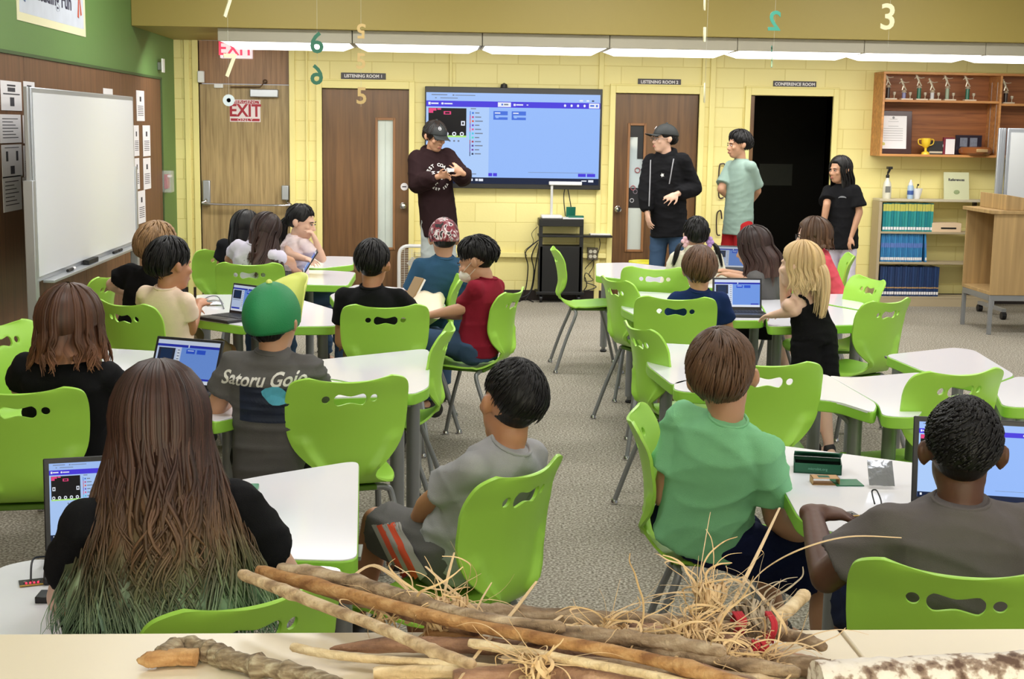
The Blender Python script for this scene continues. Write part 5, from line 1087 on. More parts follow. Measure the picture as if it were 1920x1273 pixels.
    for q, nm in ((-1, 'L'), (1, 'R')):
        lg = (legs or {}).get(nm)
        if stand:
            sp_ = q*.02*s; KN[q] = HPJ[q]+r*sp_+f*.015-V(0, 0, (pz-.08)*.5); AN[q] = HPJ[q]+r*sp_*2-V(0, 0, pz-.085)
        elif lg: KN[q] = Y(lg[0][0], lg[0][1], HY+lg[0][2]); KN[q] = HPJ[q]+(KN[q]-HPJ[q]).normalized()*tl; AN[q] = Y(lg[1][0], lg[1][1], HY+lg[1][2]); AN[q] = KN[q]+(AN[q]-KN[q]).normalized()*sl; AN[q].z = max(AN[q].z, .085)
        else: KN[q] = HPJ[q]+f*tl+r*q*.04-V(0, 0, .005); AN[q] = KN[q]+V(0, 0, 1)*(.085-KN[q].z)+f*.02
        fd = f if not lg else (KN[q]-HPJ[q]).normalized(); fd = V(fd.x, fd.y, 0).normalized()
        body.cap(HPJ[q], KN[q], .072*s, .052*s, 14); body.cap(KN[q], KN[q]+(AN[q]-KN[q])*.35-fd*.01, .052*s, .05*s, 12); body.cap(KN[q]+(AN[q]-KN[q])*.35-fd*.01, AN[q], .05*s, .032*s, 12); body.cap(AN[q], AN[q]+fd*.10*s-V(0, 0, .035), .034*s, .026*s, 10)
        sm = MB(); b = AN[q]+V(0, 0, -.042); sm.ell(b-fd*.02*s+V(0, 0, .0), (.042*s, .06*s, .045), (fd.cross(V(0, 0, 1)), fd, V(0, 0, 1))); sm.ell(b+fd*.09*s-V(0, 0, .005), (.047*s, .095*s, .037), (fd.cross(V(0, 0, 1)), fd, V(0, 0, 1))); sm.cap(b, b+V(0, 0, .05), .045*s, .043*s, 12)
        sm.v = [(x, y, max(z, .004)) for x, y, z in sm.v]; finish('shoe', sm, mat(shoes, {'shoe_dark': (36, 34, 36), 'shoe_white': (214, 212, 208), 'shoe_grey': (110, 108, 112)}[shoes], .6), t, .009, 3)
        if sock: so = MB(); so.cap(AN[q], AN[q]+(KN[q]-AN[q])*.3, .040*s, .048*s, 12); finish('sock', so, sock, t, .008, 2)
    finish('body', body, skm, t, vox, 3 if vox < .0075 else 4)
    # top
    lo = loose
    if top:
        sh = MB(); W_ = lambda k: k*w*.93+lo*.9
        if dress:
            sh.loft([(Pv-tt*.02, rr, W_(.155), ff, W_(.12)), (Pv+tt*.25*L, rr, W_(.135), ff, W_(.10)), (Pv+tt*.55*L, rr, W_(.125), ff, W_(.09)), (Pv+tt*(.74 if straps else .84)*L, rr, W_(.135), ff, W_(.088))]+([] if straps else [(Pv+tt*.93*L, rr, W_(.12), ff, W_(.072)), (Nk+tt*.01, rr, .062*s, ff, .06*s)]), 28)
            for q in (-1, 1): sh.tube([HPJ[q], KN[q]-(KN[q]-HPJ[q])*.15], [.10*s, .11*s], 14)
            if straps:
                for q in (-1, 1): sh.tube(smooth_path([Pv+tt*.7*L+rr*q*.07*w-ff*.085*w, Pv+tt*.88*L+rr*q*.072*w-ff*.085*w, Nk-tt*.02+rr*q*.07*w, Pv+tt*.8*L+rr*q*.07*w+ff*.10*w], 4), .009, 6)
        else:
            hem = -.09*s if stand else -.035*s
            sh.loft([(Pv+tt*(hem-hempx), rr, W_(.152), ff, W_(.125)), (Pv+tt*.12*L, rr, W_(.15), ff, W_(.118)), (Pv+tt*.4*L, rr, W_(.145), ff, W_(.108)), (Pv+tt*.65*L, rr, W_(.154), ff, W_(.104)), (Pv+tt*.80*L, rr, W_(.158), ff, W_(.095)), (Pv+tt*.88*L, rr, W_(.145), ff, W_(.082)), (Pv+tt*.945*L, rr, W_(.105), ff, W_(.072)), (Nk-tt*.006, rr, .068*s+lo*.5, ff, .064*s+lo*.5), (Nk+tt*.010, rr, .057*s+.005, ff, .057*s+.005)], 28)
            for q in (-1, 1): sh.cap(Nk-tt*.045*s+rr*q*.04*s, SH[q]+tt*.004, .040*s+lo*.4, .044*s+lo*.4, 14)
        if not straps:
            for q in (-1, 1):
                S_, E_, Wq = SH[q], EL[q], WR[q]
                if sleeve <= 1:
                    en = S_+(E_-S_)*sleeve; sh.ell(S_, .052*s+lo*.4); sh.tube([S_, S_+(en-S_)*.4, en], [.052*s+lo*.4, .052*s+lo*.6, .053*s+lo*1.1], 18)
                else:
                    en = E_+(Wq-E_)*(sleeve-1); sh.cap(S_, E_, .060*s+lo*.7, .052*s+lo, 16, True, True); sh.tube([E_, E_+(en-E_)*.6, en], [.052*s+lo, .045*s+lo, .034*s+lo*.6], 14)
        if hoodie:
            c = Nk-ff*.045*s-tt*.0; sh.ell(c+tt*.0, (.10*s, .075*s, .05*s), (rr, ff, tt)); sh.tube(smooth_path([Nk+ff*.075*s-tt*.02, Nk+rr*.08*s+tt*.02, Nk-ff*.08*s+tt*.045, Nk-rr*.08*s+tt*.02, Nk+ff*.075*s-tt*.02], 5), .026*s, 8)
            for q in (-1, 1): sh.ell(Pv+tt*.1*L+ff*.1*w+rr*q*.03, (.08*s, .03, .07*s), (rr, ff, tt))
        o = finish(topname, sh, top, t, vox*1.15, 3, fold, int(abs(hp[0])))
        if not hoodie and not straps:
            cb = MB(); cb.tube([Nk+tt*.008+(rr*math.cos(a*.3307)+ff*math.sin(a*.3307))*(.058*s+.005) for a in range(20)], .005, 8); cb.build('collar', top, o)
        PPL[label] = dict(t=t, top=o, N=Nk, P=Pv, rr=rr, ff=ff, tt=tt, L=L, H=H, SH=SH, EL=EL, WR=WR, w=w, s=s, KN=KN, HPJ=HPJ)
    if bottom:
        pm = MB(); g = .010; pm.loft([(Pv-V(0, 0, .07*s), rr, .13*w+g, ff if stand else f, .10*w+g), (Pv, rr, .132*w+g, ff if stand else f, .104*w+g), (Pv+tt*.1*s, rr, .12*w+g, ff, .092*w+g)], 22)
        for q in (-1, 1):
            if pants == 'short': en = HPJ[q]+(KN[q]-HPJ[q])*(.86 if not stand else .8); pm.tube([HPJ[q], en], [.085*s+g, .075*s+g*1.4], 18); pm.ell(HPJ[q], .085*s+g)
            else: pm.cap(HPJ[q], KN[q], .08*s+g, .062*s+g, 16); pm.tube([KN[q], KN[q]+(AN[q]-KN[q])*.95], [.062*s+g, .05*s+g], 14)
        finish('shorts' if pants == 'short' else 'trousers', pm, bottom, t, vox*1.2, 3, fold*1.1, int(hp[1]))
    if hair: hair(H, t)
    if face:
        ew = mat('eye_white', (225, 222, 218), .25); ir = mat('eye_dark', (36, 24, 20), .2); eb = mat('eyebrow_dark', (44, 32, 28), .8); lp = mat('lips_'+sk, {'tan': (168, 100, 88), 'warm': (156, 92, 78), 'light': (190, 116, 106), 'brown': (90, 50, 44), 'pink': (196, 122, 112)}[sk], .45)
        for q in (-1, 1):
            m_ = MB(); m_.cm = 0; H.e(m_, (q*.030, .0830, .001), (.0115, .006, .0046)); m_.cm = 1; H.e(m_, (q*.030+.001, .0885, .001), (.0055, .003, .0052)); m_.build('eye', [ew, ir], t, smooth=80)
            m_ = MB(); m_.tube([H.p(q*.015, .0915, .017), H.p(q*.03, .0905, .0215), H.p(q*.047, .078, .0165)], [.003*hs, .0036*hs, .002*hs], 6); m_.build('eyebrow', eb, t)
            m_ = MB(); m_.tube([H.p(q*.018, .089, .005), H.p(q*.03, .0905, .0060), H.p(q*.043, .081, .003)], [.0019*hs]*3, 5); m_.build('eyelid', ir, t)
        m_ = MB(); H.e(m_, (0, .0915, -.0585), (.019, .005, .0038)); H.e(m_, (0, .0905, -.0655), (.0165, .0055, .005)); m_.build('lips', lp, t, smooth=80)
    return PPL.get(label, dict(t=t, H=H, N=Nk))
C = {k: cloth(k, v) for k, v in dict(black=(22, 22, 25), black2=(30, 30, 34), charcoal=(98, 96, 96), grey=(166, 166, 170), darkgrey=(106, 100, 100), green=(136, 202, 152), peach=(250, 224, 204), navy=(26, 46, 92), teal=(46, 80, 108), maroon=(134, 30, 48), white=(226, 222, 214), cream=(232, 226, 208), pinkw=(246, 228, 230), coral=(240, 96, 112), sage=(146, 170, 160), brownh=(40, 24, 26), jeans=(62, 84, 112), navyshort=(20, 26, 56), red=(170, 36, 40), khaki=(150, 130, 105), wash=(176, 184, 184), lilac=(214, 208, 226)).items()}
sh = hair_short
def HS(m_, **k): return lambda H, t: hair_short(H, HM[m_], t, **k)
def HL(m_, L_, **k): return lambda H, t: hair_long(H, HM[m_], t, L_, **k)
def HLT(m_, L_, **k):
    def g(H, t):
        hair_long(H, HM[m_], t, L_, **k); tail([H.p(0, -.09, .04), H.p(0, -.118, .01), H.p(.0, -.135, -.06), H.p(.0, -.14, -.16), H.p(0, -.13, -.25)], .03, HM[m_], t, 90)
        MB().tube([H.p(.018*math.cos(a*.8), -.12, .015+.018*math.sin(a*.8)) for a in range(9)], .005, 6).build('hair_tie', mat('hair_tie_black', (16, 16, 18), .6), t)
    return g
# foreground child with long brown hair and green ends
person('child with very long brown hair fading to green, black shirt, seen from behind', (300, 812), 2.64, (300, .02), 24, .94, 1.0, hy=12, hpi=-6, sk='light', top=C['black'], sleeve=.55, bottom=C['black2'], vox=.008, wide=.98,
       arms={'L': ((112, 1150, .12), (190, 1110, .35)), 'R': ((545, 1100, .15), (500, 1060, .35))}, hair=HL('green', .40, n=1700, flare=.18, wave=.026, sr=.0048, back_push=.03, spread=.35, thick=.017, azmin=.9), seat=.455, ears=False)
person('child with shoulder length brown hair and black shirt at the left edge', (137, 612), 4.6, (120, .05), -8, .84, 1.0, hy=-25, sk='light', top=C['black'], sleeve=.6, bottom=C['black2'], wide=1.12,
       arms={'L': ((40, 720, .1), (110, 760, .3)), 'R': ((235, 740, .12), (285, 745, .35))}, hair=HL('bronze', .14, n=360, flare=.18, wave=.008, sr=.006, thick=.02, azmin=.6, side=-.3), ears=False)
p3 = person('child in green cap and grey shirt with white script across the back', (514, 604), 4.66, (508, .03), -6, .84, 1.0, hy=-20, hpi=8, sk='tan', top=C['charcoal'], sleeve=.62, bottom=C['black2'], pants='long', wide=1.02, loose=.018, seat=.45, fold=.003, hempx=.05,
       arms={'L': ((405, 765, .04), (440, 750, .3)), 'R': ((600, 770, .1), (560, 745, .35))}, hair=HS('black', thick=.008, side=-.3, back=-.85, n=120))
p4 = person('boy with short black hair, grey shirt and dark striped shorts, turned left at the centre', (958, 762), 3.56, (866, .05), 50, .84, 1.0, hy=22, hpi=4, hro=8, sk='warm', top=C['grey'], sleeve=.58, bottom=C['charcoal'], pants='short', vox=.007, loose=.016, fold=.0026,
       arms={'L': ((768, 975, .12), (760, 1040, .25)), 'R': ((985, 980, .12), (930, 1060, .3))}, legs={'L': ((700, 975, .30), (660, 1180, .35)), 'R': ((800, 1100, .28), (790, 1260, .3))},
       hair=HS('black', thick=.006, side=.05, back=-.42, n=900, slen=.25, sr=.0016, lump=.001, swirl=1.2))
p5 = person('boy with brown hair and light green shirt on the front right chair', (1356, 712), 3.72, (1328, .1), -38, .84, 1.06, hy=-12, hpi=8, hro=-9, sk='tan', top=C['green'], sleeve=.62, bottom=C['navyshort'], pants='short', vox=.007, loose=.016, fold=.0032, wide=1.02,
       arms={'L': ((1225, 1000, .15), (1330, 1060, .35)), 'R': ((1455, 985, .05), (1545, 1050, .15))}, legs={'L': ((1470, 1030, .38), (1470, 1200, .4)), 'R': ((1560, 1085, .1), (1545, 1270, .1))},
       hair=HS('brown', thick=.016, side=0., back=-.5, n=900, slen=.6, sr=.003, lift=.004, lump=.004, swirl=.9))
p6 = person('boy with very short black curly hair and dark grey shirt at the lower right', (1803, 852), 2.86, (1815, .02), -4, .93, 1.0, hy=-14, hpi=2, sk='brown', top=C['darkgrey'], sleeve=.7, bottom=C['navyshort'], pants='short', vox=.006, loose=.02, fold=.0026, wide=1.04,
       arms={'L': ((1552, 1080, .06), (1522, 962, .30), ((.92, .2, -.05), (.1, .1, -1), 1), .6), 'R': ((1980, 1080, .1), (1960, 1000, .35))}, hair=HS('black', thick=.004, side=.05, back=-.42, n=1500, slen=.10, sr=.0028, lump=.006, swirl=3, lift=.001))
person('blond boy in black shirt beside the whiteboard', (299, 468), 7.3, (262, .05), -20, .84, 1.08, hy=-45, sk='pink', top=C['black'], sleeve=.6, bottom=C['khaki'], arms={'L': ((215, 530, .1), (260, 560, .3)), 'R': ((335, 560, .0), (365, 575, .2))}, hair=HS('sandy', thick=.013, n=420, slen=.5, lift=.002))
person('boy with thick black hair and peach shirt facing the left laptop', (322, 500), 6.75, (318, .05), -28, .8, 1.04, hy=-48, sk='warm', top=C['peach'], sleeve=.55, bottom=C['khaki'], pants='short', arms={'L': ((275, 570, .2), (350, 575, .35)), 'R': ((354, 600, -.02), (372, 575, .2))}, hair=HS('black', thick=.017, back=-.75, n=420, slen=.6))
person('girl with long black hair half hidden behind another, near the exit door', (462, 432), 9.0, (448, .1), -25, .78, .95, hy=-35, hpi=-18, sk='tan', top=C['black2'], bottom=C['jeans'], hair=HL('black', .26, n=170, flare=.12, azmin=.8), vox=.011, ears=False)
person('girl with long dark brown hair hanging over a white patterned top', (497, 437), 8.7, (468, .05), -20, .78, .95, hy=-30, hpi=-28, hro=14, sk='tan', top=C['lilac'], bottom=C['jeans'], hair=HL('longbrown', .27, n=240, flare=.16, azmin=.7, spread=.5, wave=.008), vox=.011, ears=False, arms={'L': ((430, 485, .1), (500, 500, .3)), 'R': ((545, 490, .1), (550, 500, .2))})
p11 = person('girl in pale pink shirt resting chin on hand, black ponytail', (566, 418), 9.25, (552, .05), -52, .72, .95, hy=-108, hpi=-8, sk='light', top=C['pinkw'], sleeve=.55, bottom=C['jeans'], face=True, vox=.006,
       arms={'L': ((545, 482, -.12), (575, 486, -.2)), 'R': ((600, 482, -.05), (592, 452, -.08), ((-.4, .0, .9), (-.8, 0, -.5)), 1.5)}, hair=lambda H, t: (hair_short(H, HM['black'], t, thick=.008, front=.34, n=60), tail([H.p(0, -.10, .03), H.p(0, -.135, -.03), H.p(.0, -.13, -.13), H.p(.0, -.09, -.24)], .025, HM['black'], t, 40)))
person('boy with black hair and plain black shirt in the middle of the left group', (699, 500), 6.72, (700, .05), -2, .84, .98, hy=-10, sk='warm', top=C['black'], sleeve=.6, bottom=C['khaki'], hair=HS('black', thick=.014, side=.0, back=-.44, n=420, slen=.6), arms={'L': ((640, 640, .0), (655, 650, .25)), 'R': ((775, 590, .2), (760, 580, .35))}, wide=1.05)
person('child with red and black camouflage cap and blue shirt', (832, 452), 8.0, (822, .05), 12, .86, .98, hy=5, hpi=-6, sk='tan', top=C['teal'], sleeve=.7, bottom=C['jeans'], hair=HS('black', thick=.004, n=30), wide=1.08)
p14 = person('boy in maroon shirt and white face mask looking down to the left', (893, 492), 7.1, (896, .0), 60, .8, .98, hy=72, hpi=-16, sk='tan', top=C['maroon'], sleeve=.6, bottom=C['jeans'], vox=.007, face=True,
       arms={'L': ((855, 600, .1), (825, 590, .2)), 'R': ((855, 590, -.1), (810, 590, -.05))}, hair=HS('black', thick=.014, side=.02, back=-.45, front=.3, n=500, slen=.45, lift=.008), legs={'L': ((815, 635, .2), (800, 720, .2)), 'R': ((825, 640, -.08), (810, 740, -.08))})
person('girl with two pigtails and cream hooded top seen from behind', (1305, 443), 8.9, (1302, .05), -4, .8, .95, hy=0, sk='light', top=C['cream'], sleeve=1.8, bottom=C['jeans'], hoodie=True, vox=.01, hair=lambda H, t: (hair_short(H, HM['black'], t, thick=.012, side=-.3, n=200), [tail([H.p(q*.08, -.05, -.03), H.p(q*.125, -.07, -.06), H.p(q*.15, -.08, -.14), H.p(q*.17, -.07, -.21)], .013, HM['black'], t, 50, name='pigtail') for q in (-1, 1)],
       [[MB().ell(H.p(q*.085+.012*math.cos(a), -.062, -.035+.022*math.sin(a)), .017).build('hair_bow', mat('bow_%d' % q, (238, 190, 205) if q < 0 else (190, 150, 215), .7), t) for a in (0, 1.5, 3, 4.6)] for q in (-1, 1)]))
person('child with straight brown bowl cut hair and dark blue shirt', (1311, 510), 7.12, (1305, .05), -2, .78, .98, hy=-4, sk='tan', top=C['navy'], sleeve=.6, bottom=C['khaki'], hair=HS('brown', thick=.018, side=-.35, back=-.72, front=.2, n=500, slen=.9, sr=.004))
person('girl with long dark hair and dark grey shirt typing on a small laptop', (1410, 465), 8.1, (1440, .05), 62, .8, .97, hy=58, hpi=-14, sk='tan', top=C['charcoal'], sleeve=.55, bottom=C['black2'], hair=HL('longbrown', .24, n=240, flare=.12, azmin=.55, back_push=.05), arms={'L': ((1385, 520, .25), (1355, 508, .35)), 'R': ((1412, 528, -.1), (1372, 517, .05))}, vox=.009, ears=False)
p18 = person('girl with brown bob, glasses and coral pink dress', (1522, 445), 8.9, (1572, .05), 70, .78, .97, hy=78, sk='pink', top=C['coral'], sleeve=.4, dress=True, topname='dress', hair=HL('brown', .09, n=240, flare=.14, azmin=.5, thick=.018, side=-.25), vox=.009, face=True, ears=False, arms={'L': ((1500, 520, .1), (1480, 545, .2)), 'R': ((1520, 530, -.15), (1485, 560, -.1))})
p19 = person('blond girl with half ponytail in a black sleeveless dress, leaning on her elbow', (1497, 500), 6.8, (1527, .06), 32, .76, .98, hy=50, hpi=2, sk='pink', top=C['black'], dress=True, straps=True, topname='dress', vox=.007, pelz=.66, legs={'L': ((1522, 790, .04), (1530, 900, -.02)), 'R': ((1545, 790, .0), (1560, 900, -.05))}, hair=HLT('blond', .14, n=420, flare=.06, azmin=1.2, thick=.013, wave=.006, back_push=.02), arms={'L': ((1475, 575, .1), (1468, 520, .05), ((-.0, 0, 1), (1, 0, .2)), 1.1), 'R': ((1475, 598, -.1), (1452, 590, .08))})
# standing teenagers by the rear wall
s1 = person('teenager in black cap and dark brown hoodie looking at something in both hands', (816, 258), 12.55, (822, 0), -160, .96, 1.08, hy=-148, hpi=-14, sk='tan', top=C['brownh'], sleeve=1.92, bottom=C['wash'], stand=True, hoodie=True, face=True, vox=.0075, loose=.036, topname='hoodie', shoes='shoe_white', hempx=.07,
       arms={'R': ((783, 345, -.08), (838, 325, -.32), ((.9, -.3, .25), (.2, -.9, -.3)), 1.0), 'L': ((880, 348, -.15), (868, 325, -.32), ((-.75, -.3, .5), (-.2, .9, -.3)), 1.1)}, hair=HS('dark', thick=.014, side=-.35, back=-.8, n=260, slen=.6, lift=.01), fold=.0022)
s2 = person('tall teenager in black cap, glasses, black zip hoodie and blue jeans', (1245, 262), 12.2, (1255, 0), 150, .96, 1.02, hy=108, hpi=4, sk='light', top=C['black'], sleeve=1.9, bottom=C['jeans'], stand=True, hoodie=True, face=True, vox=.0075, loose=.030, topname='hoodie', hempx=.02,
       arms={'R': ((1212, 360, -.0), (1214, 400, -.08), ((.15, -.1, -1), (.8, .3, 0)), .5), 'L': ((1300, 352, -.0), (1254, 370, -.28), ((-.75, -.4, -.35), (-.2, .7, -.7)), .9)}, hair=HS('black', thick=.008, n=100), fold=.0018)
s3 = person('teenager with black hair, sage green shirt and red shorts, arms behind back', (1384, 273), 12.3, (1385, 0), 118, .93, 1.0, hy=105, sk='tan', top=C['sage'], sleeve=.8, bottom=C['red'], pants='short', stand=True, face=True, vox=.0075, loose=.02, hempx=-.02, wide=.95,
       arms={'R': ((1352, 355, .02), (1385, 385, .22)), 'L': ((1420, 358, .02), (1402, 385, .22))}, hair=HS('black', thick=.02, front=.3, side=-.1, back=-.65, n=420, slen=.5, lift=.006), fold=.0014)
s4 = person('teenage girl with long black hair, black shirt and pale trousers near the bookcase', (1574, 320), 12.1, (1580, 0), 140, .84, .98, hy=118, hpi=0, sk='tan', top=C['black'], sleeve=.75, bottom=C['lilac'], stand=True, face=True, vox=.0075, loose=.03, hempx=.01, shoes='shoe_white',
       arms={'R': ((1550, 385, -.05), (1543, 425, -.05)), 'L': ((1611, 398, -.1), (1592, 455, -.14))}, hair=HL('black', .26, n=200, flare=.03, azmin=.8, back_push=.03), fold=.0014)
# hats, mask, glasses, prints
capg = mat('cap_green', (30, 132, 78), .6, bump=.4, bscale=300); cy_ = mat('cap_yellow', (226, 232, 128), .5)
cap_hat(p3['H'], p3['t'], capg, .12, cy_, cy_, 1.155, -.36, blen=.105, bup=.15, label='green mesh cap with yellow button')
PP = PPL['child with red and black camouflage cap and blue shirt']; cam_m = mat('camo_cloth', (130, 30, 45), .7); N, L, b = nodes(cam_m); tc = N.new('ShaderNodeTexCoord'); n_ = N.new('ShaderNodeTexNoise'); n_.inputs['Scale'].default_value = 22; n_.inputs['Detail'].default_value = 1; n_.inputs['Distortion'].default_value = 1.2
r_ = ramp(N, [(.0, (24, 20, 24)), (.40, (120, 28, 44)), (.5, (150, 105, 110)), (.58, (222, 212, 214)), (.64, (40, 30, 34))]); r_.color_ramp.interpolation = 'CONSTANT'; L.new(tc.outputs['Object'], n_.inputs['Vector']); L.new(n_.outputs['Fac'], r_.inputs['Fac']); L.new(r_.outputs['Color'], b.inputs['Base Color'])
cap_hat(PP['H'], PP['t'], cam_m, None, None, None, 1.15, -.30)
kb = mat('cap_black', (24, 28, 28), .7)
cap_hat(s1['H'], s1['t'], kb, 0., None, kb, 1.18, .08, blen=.085); cap_hat(s2['H'], s2['t'], kb, 0., None, kb, 1.14, .1, blen=.085, bup=.01)
for P_, a_ in ((s1, .25), (s2, .35)):
    H = P_['H']; m_ = MB(); m_.tube([H.surf(a_+.14*math.cos(k*.524), .95+.12*math.sin(k*.524), 1.2) for k in range(13)], .002, 5); m_.tube([H.surf(a_-.12, .95, 1.2), H.surf(a_+.12, .95, 1.2)], .0025, 5); m_.build('cap_logo', paper, P_['t'])
H = p14['H']; m_ = MB(); msk = mat('mask_white', (226, 222, 214), .8); H.e(m_, (0, .055, -.052), (.056, .056, .042)); finish('face_mask', m_, msk, p14['t'], .005, 2)
for q in (-1, 1): MB().tube([H.p(q*.05, .075, -.035), H.p(q*.078, -.005, .012)], .0016, 5).tube([H.p(q*.045, .07, -.075), H.p(q*.078, -.01, -.03)], .0016, 5).build('mask_strap', msk, p14['t'])
gl = mat('glasses_rim', (30, 30, 38), .3)
for P_, mm in ((p18, gl), (s2, mat('glasses_thin', (120, 110, 105), .3, metal=.6))):
    H = P_['H']; m_ = MB()
    for q in (-1, 1): m_.tube([H.p(q*.032+.021*math.cos(k*.524), .103, .0+.016*math.sin(k*.524)) for k in range(13)], .0018, 5); m_.tube([H.p(q*.053, .102, .004), H.p(q*.08, .0, .006)], .0018, 5)
    m_.tube([H.p(-.011, .104, .002), H.p(.011, .104, .002)], .0018, 5); m_.build('glasses', mm, P_['t'])
def on_shirt(P_, name, me, u, v, back, m_, size=1., rot=0.):
    """lays flat art on a garment: u across, v up the torso (fraction), projected on its surface"""
    ff = P_['ff']*(-1 if back else 1); rr = P_['rr']*(1 if back else -1); c = P_['P']+P_['tt']*P_['L']*v+rr*u+ff*.3
    M_ = Matrix((rr, P_['tt'], ff)).transposed().to_4x4(); M_.translation = c; M_ = M_@Matrix.Rotation(rot, 4, 'Z')
    top_ = P_['top']; off = P_['t'].location; bm = bmesh.new(); bm.from_mesh(me); bmesh.ops.triangulate(bm, faces=bm.faces); bmesh.ops.subdivide_edges(bm, edges=[e for e in bm.edges if e.calc_length() > .012], cuts=1); bmesh.ops.triangulate(bm, faces=bm.faces)
    for v_ in bm.verts:
        p = M_@(v_.co*size)-off; hit, loc, nrm, _ = top_.ray_cast(p, -ff)
        v_.co = loc+ff*.0028 if hit else p-ff*.16
    bm.to_mesh(me); bm.free(); me.materials.clear(); me.materials.append(m_); o = bpy.data.objects.new(name, me); COL.objects.link(o); o.parent = top_; return o
wt = mat('print_white', (232, 230, 226), .7)
def rectmesh(x0, y0, x1, y1, n=14):
    m_ = MB(); G = [(x0+(x1-x0)*i/n, y0+(y1-y0)*j/n, 0) for j in range(n+1) for i in range(n+1)]; m_.add(G, [(j*(n+1)+i, j*(n+1)+i+1, (j+1)*(n+1)+i+1, (j+1)*(n+1)+i) for j in range(n) for i in range(n)]); return m_.mesh('r', wt, 0)
bpy.context.view_layer.update()
def outline(pts):
    m_ = MB(); m_.add([V(x, y, 0) for x, y in pts], [tuple(range(len(pts)))]); return m_.mesh('o', wt, 0)
te = textmesh('Satoru Gojo', .058, 0, 1.0, bold=.0012); te.transform(Matrix(((1, .35, 0, 0), (.06, 1.15, 0, 0), (0, 0, 1, 0), (0, 0, 0, 1))))
on_shirt(p3, 'shirt_script', te, -.01, .82, True, wt)
on_shirt(p3, 'shirt_picture', rectmesh(-.09, -.06, .09, .06), -.0, .60, True, mat('print_navy', (24, 34, 58), .6, var=.5, vscale=14))
on_shirt(p3, 'shirt_picture_light', outline([(.035+.045*math.cos(k*.45)*(1-.25*math.sin(k*.9)), .028+.032*math.sin(k*.45)) for k in range(14)]), -.0, .62, True, mat('print_aqua', (84, 176, 206), .6, var=.3, vscale=30)).data.transform(Matrix.Translation(tuple(-p3['ff']*.0015)))
for i, ch in enumerate('WEST COAST'):
    a = math.radians(75-150*i/9)
    if ch != ' ': on_shirt(s1, 'hoodie_letter', textmesh(ch, .04, 0, bold=.001), .098*math.sin(-a)*-1*-1, .62+.098*math.cos(a)/s1['L'], False, wt, 1., a)
for i, ch in enumerate('DISTRICT'[::-1]):
    pass
for i, ch in enumerate('DEEP SEA'):
    a = math.radians(-50+100*i/7)
    if ch != ' ': on_shirt(s1, 'hoodie_letter', textmesh(ch, .03, 0, bold=.001), .1*math.sin(a), .60-.11*math.cos(a)/s1['L'], False, wt, 1., a)
on_shirt(s1, 'hoodie_bear', outline([(-.05, .0), (-.045, .025), (-.02, .035), (.01, .04), (.035, .03), (.05, .012), (.055, -.005), (.04, -.01), (.035, -.035), (.02, -.035), (.018, -.012), (-.01, -.012), (-.015, -.035), (-.032, -.035), (-.036, -.01)]), 0, .62, False, wt)
on_shirt(s2, 'chest_emblem', outline([(.02*math.cos(k*.628)*(1 if k % 2 else .5), .02*math.sin(k*.628)*(1 if k % 2 else .5)) for k in range(10)]), -.0, .72, False, wt)
on_shirt(s4, 'chest_emblem', outline([(.035*math.cos(k*.39), .02*math.sin(k*.39)) for k in range(16)][:9]+[(-.02, .006), (.02, .004)]), .05, .76, False, mat('print_faint', (120, 122, 128), .7))

def decal(name, P_, obj, poly, m_, n=8, push=.0025):
    """cloth patch sewn on a garment: the quad (photo corners) laid on its surface"""
    off = P_['t'].location; G = []; o_ = O-off
    for j in range(n+1):
        for i in range(n+1):
            u, v = i/n, j/n; a, b, c, d = poly; x = (a[0]*(1-u)+b[0]*u)*(1-v)+(d[0]*(1-u)+c[0]*u)*v; y = (a[1]*(1-u)+b[1]*u)*(1-v)+(d[1]*(1-u)+c[1]*u)*v
            dr = ray(x, y).normalized(); hit, loc, nrm, _ = obj.ray_cast(o_, dr); G.append((loc+nrm*push) if hit else None)
    fs = [((j*(n+1)+i), ((j+1)*(n+1)+i), ((j+1)*(n+1)+i+1), (j*(n+1)+i+1)) for j in range(n) for i in range(n)]; fs = [f for f in fs if all(G[k] is not None for k in f) and max((G[f[0]]-G[f[k]]).length for k in (1, 2, 3)) < .09]
    if not fs: return
    us = sorted({k for f in fs for k in f}); mp_ = {k: i for i, k in enumerate(us)}; m = MB(); m.add([G[k] for k in us], [tuple(mp_[k] for k in f) for f in fs]); me = m.mesh(name, m_, 80); o = bpy.data.objects.new(name, me); COL.objects.link(o); o.parent = obj
bpy.context.view_layer.update()
shorts = [o for o in p4['t'].children if o.name.startswith('shorts')][0]
og = mat('stripe_orange', (226, 84, 52), .8); lg_ = mat('stripe_grey', (168, 162, 160), .8)
for k, (x0, x1, m_) in enumerate(((700, 709, lg_), (709, 720, og), (720, 729, lg_), (729, 742, og), (742, 752, lg_))):
    decal('shorts_stripe', p4, shorts, [(x0, 985), (x1, 983), (x1+52, 1075), (x0+50, 1085)], m_, 16, .006+.0006*k)

zipm = mat('zip_grey', (150, 150, 156), .4)
for pl in ([(1219, 300), (1221, 300), (1217, 405), (1215, 405)], [(1262, 298), (1264, 298), (1256, 345), (1254, 345)]): decal('hoodie_zip', s2, s2['top'], pl, zipm, 10, .004)
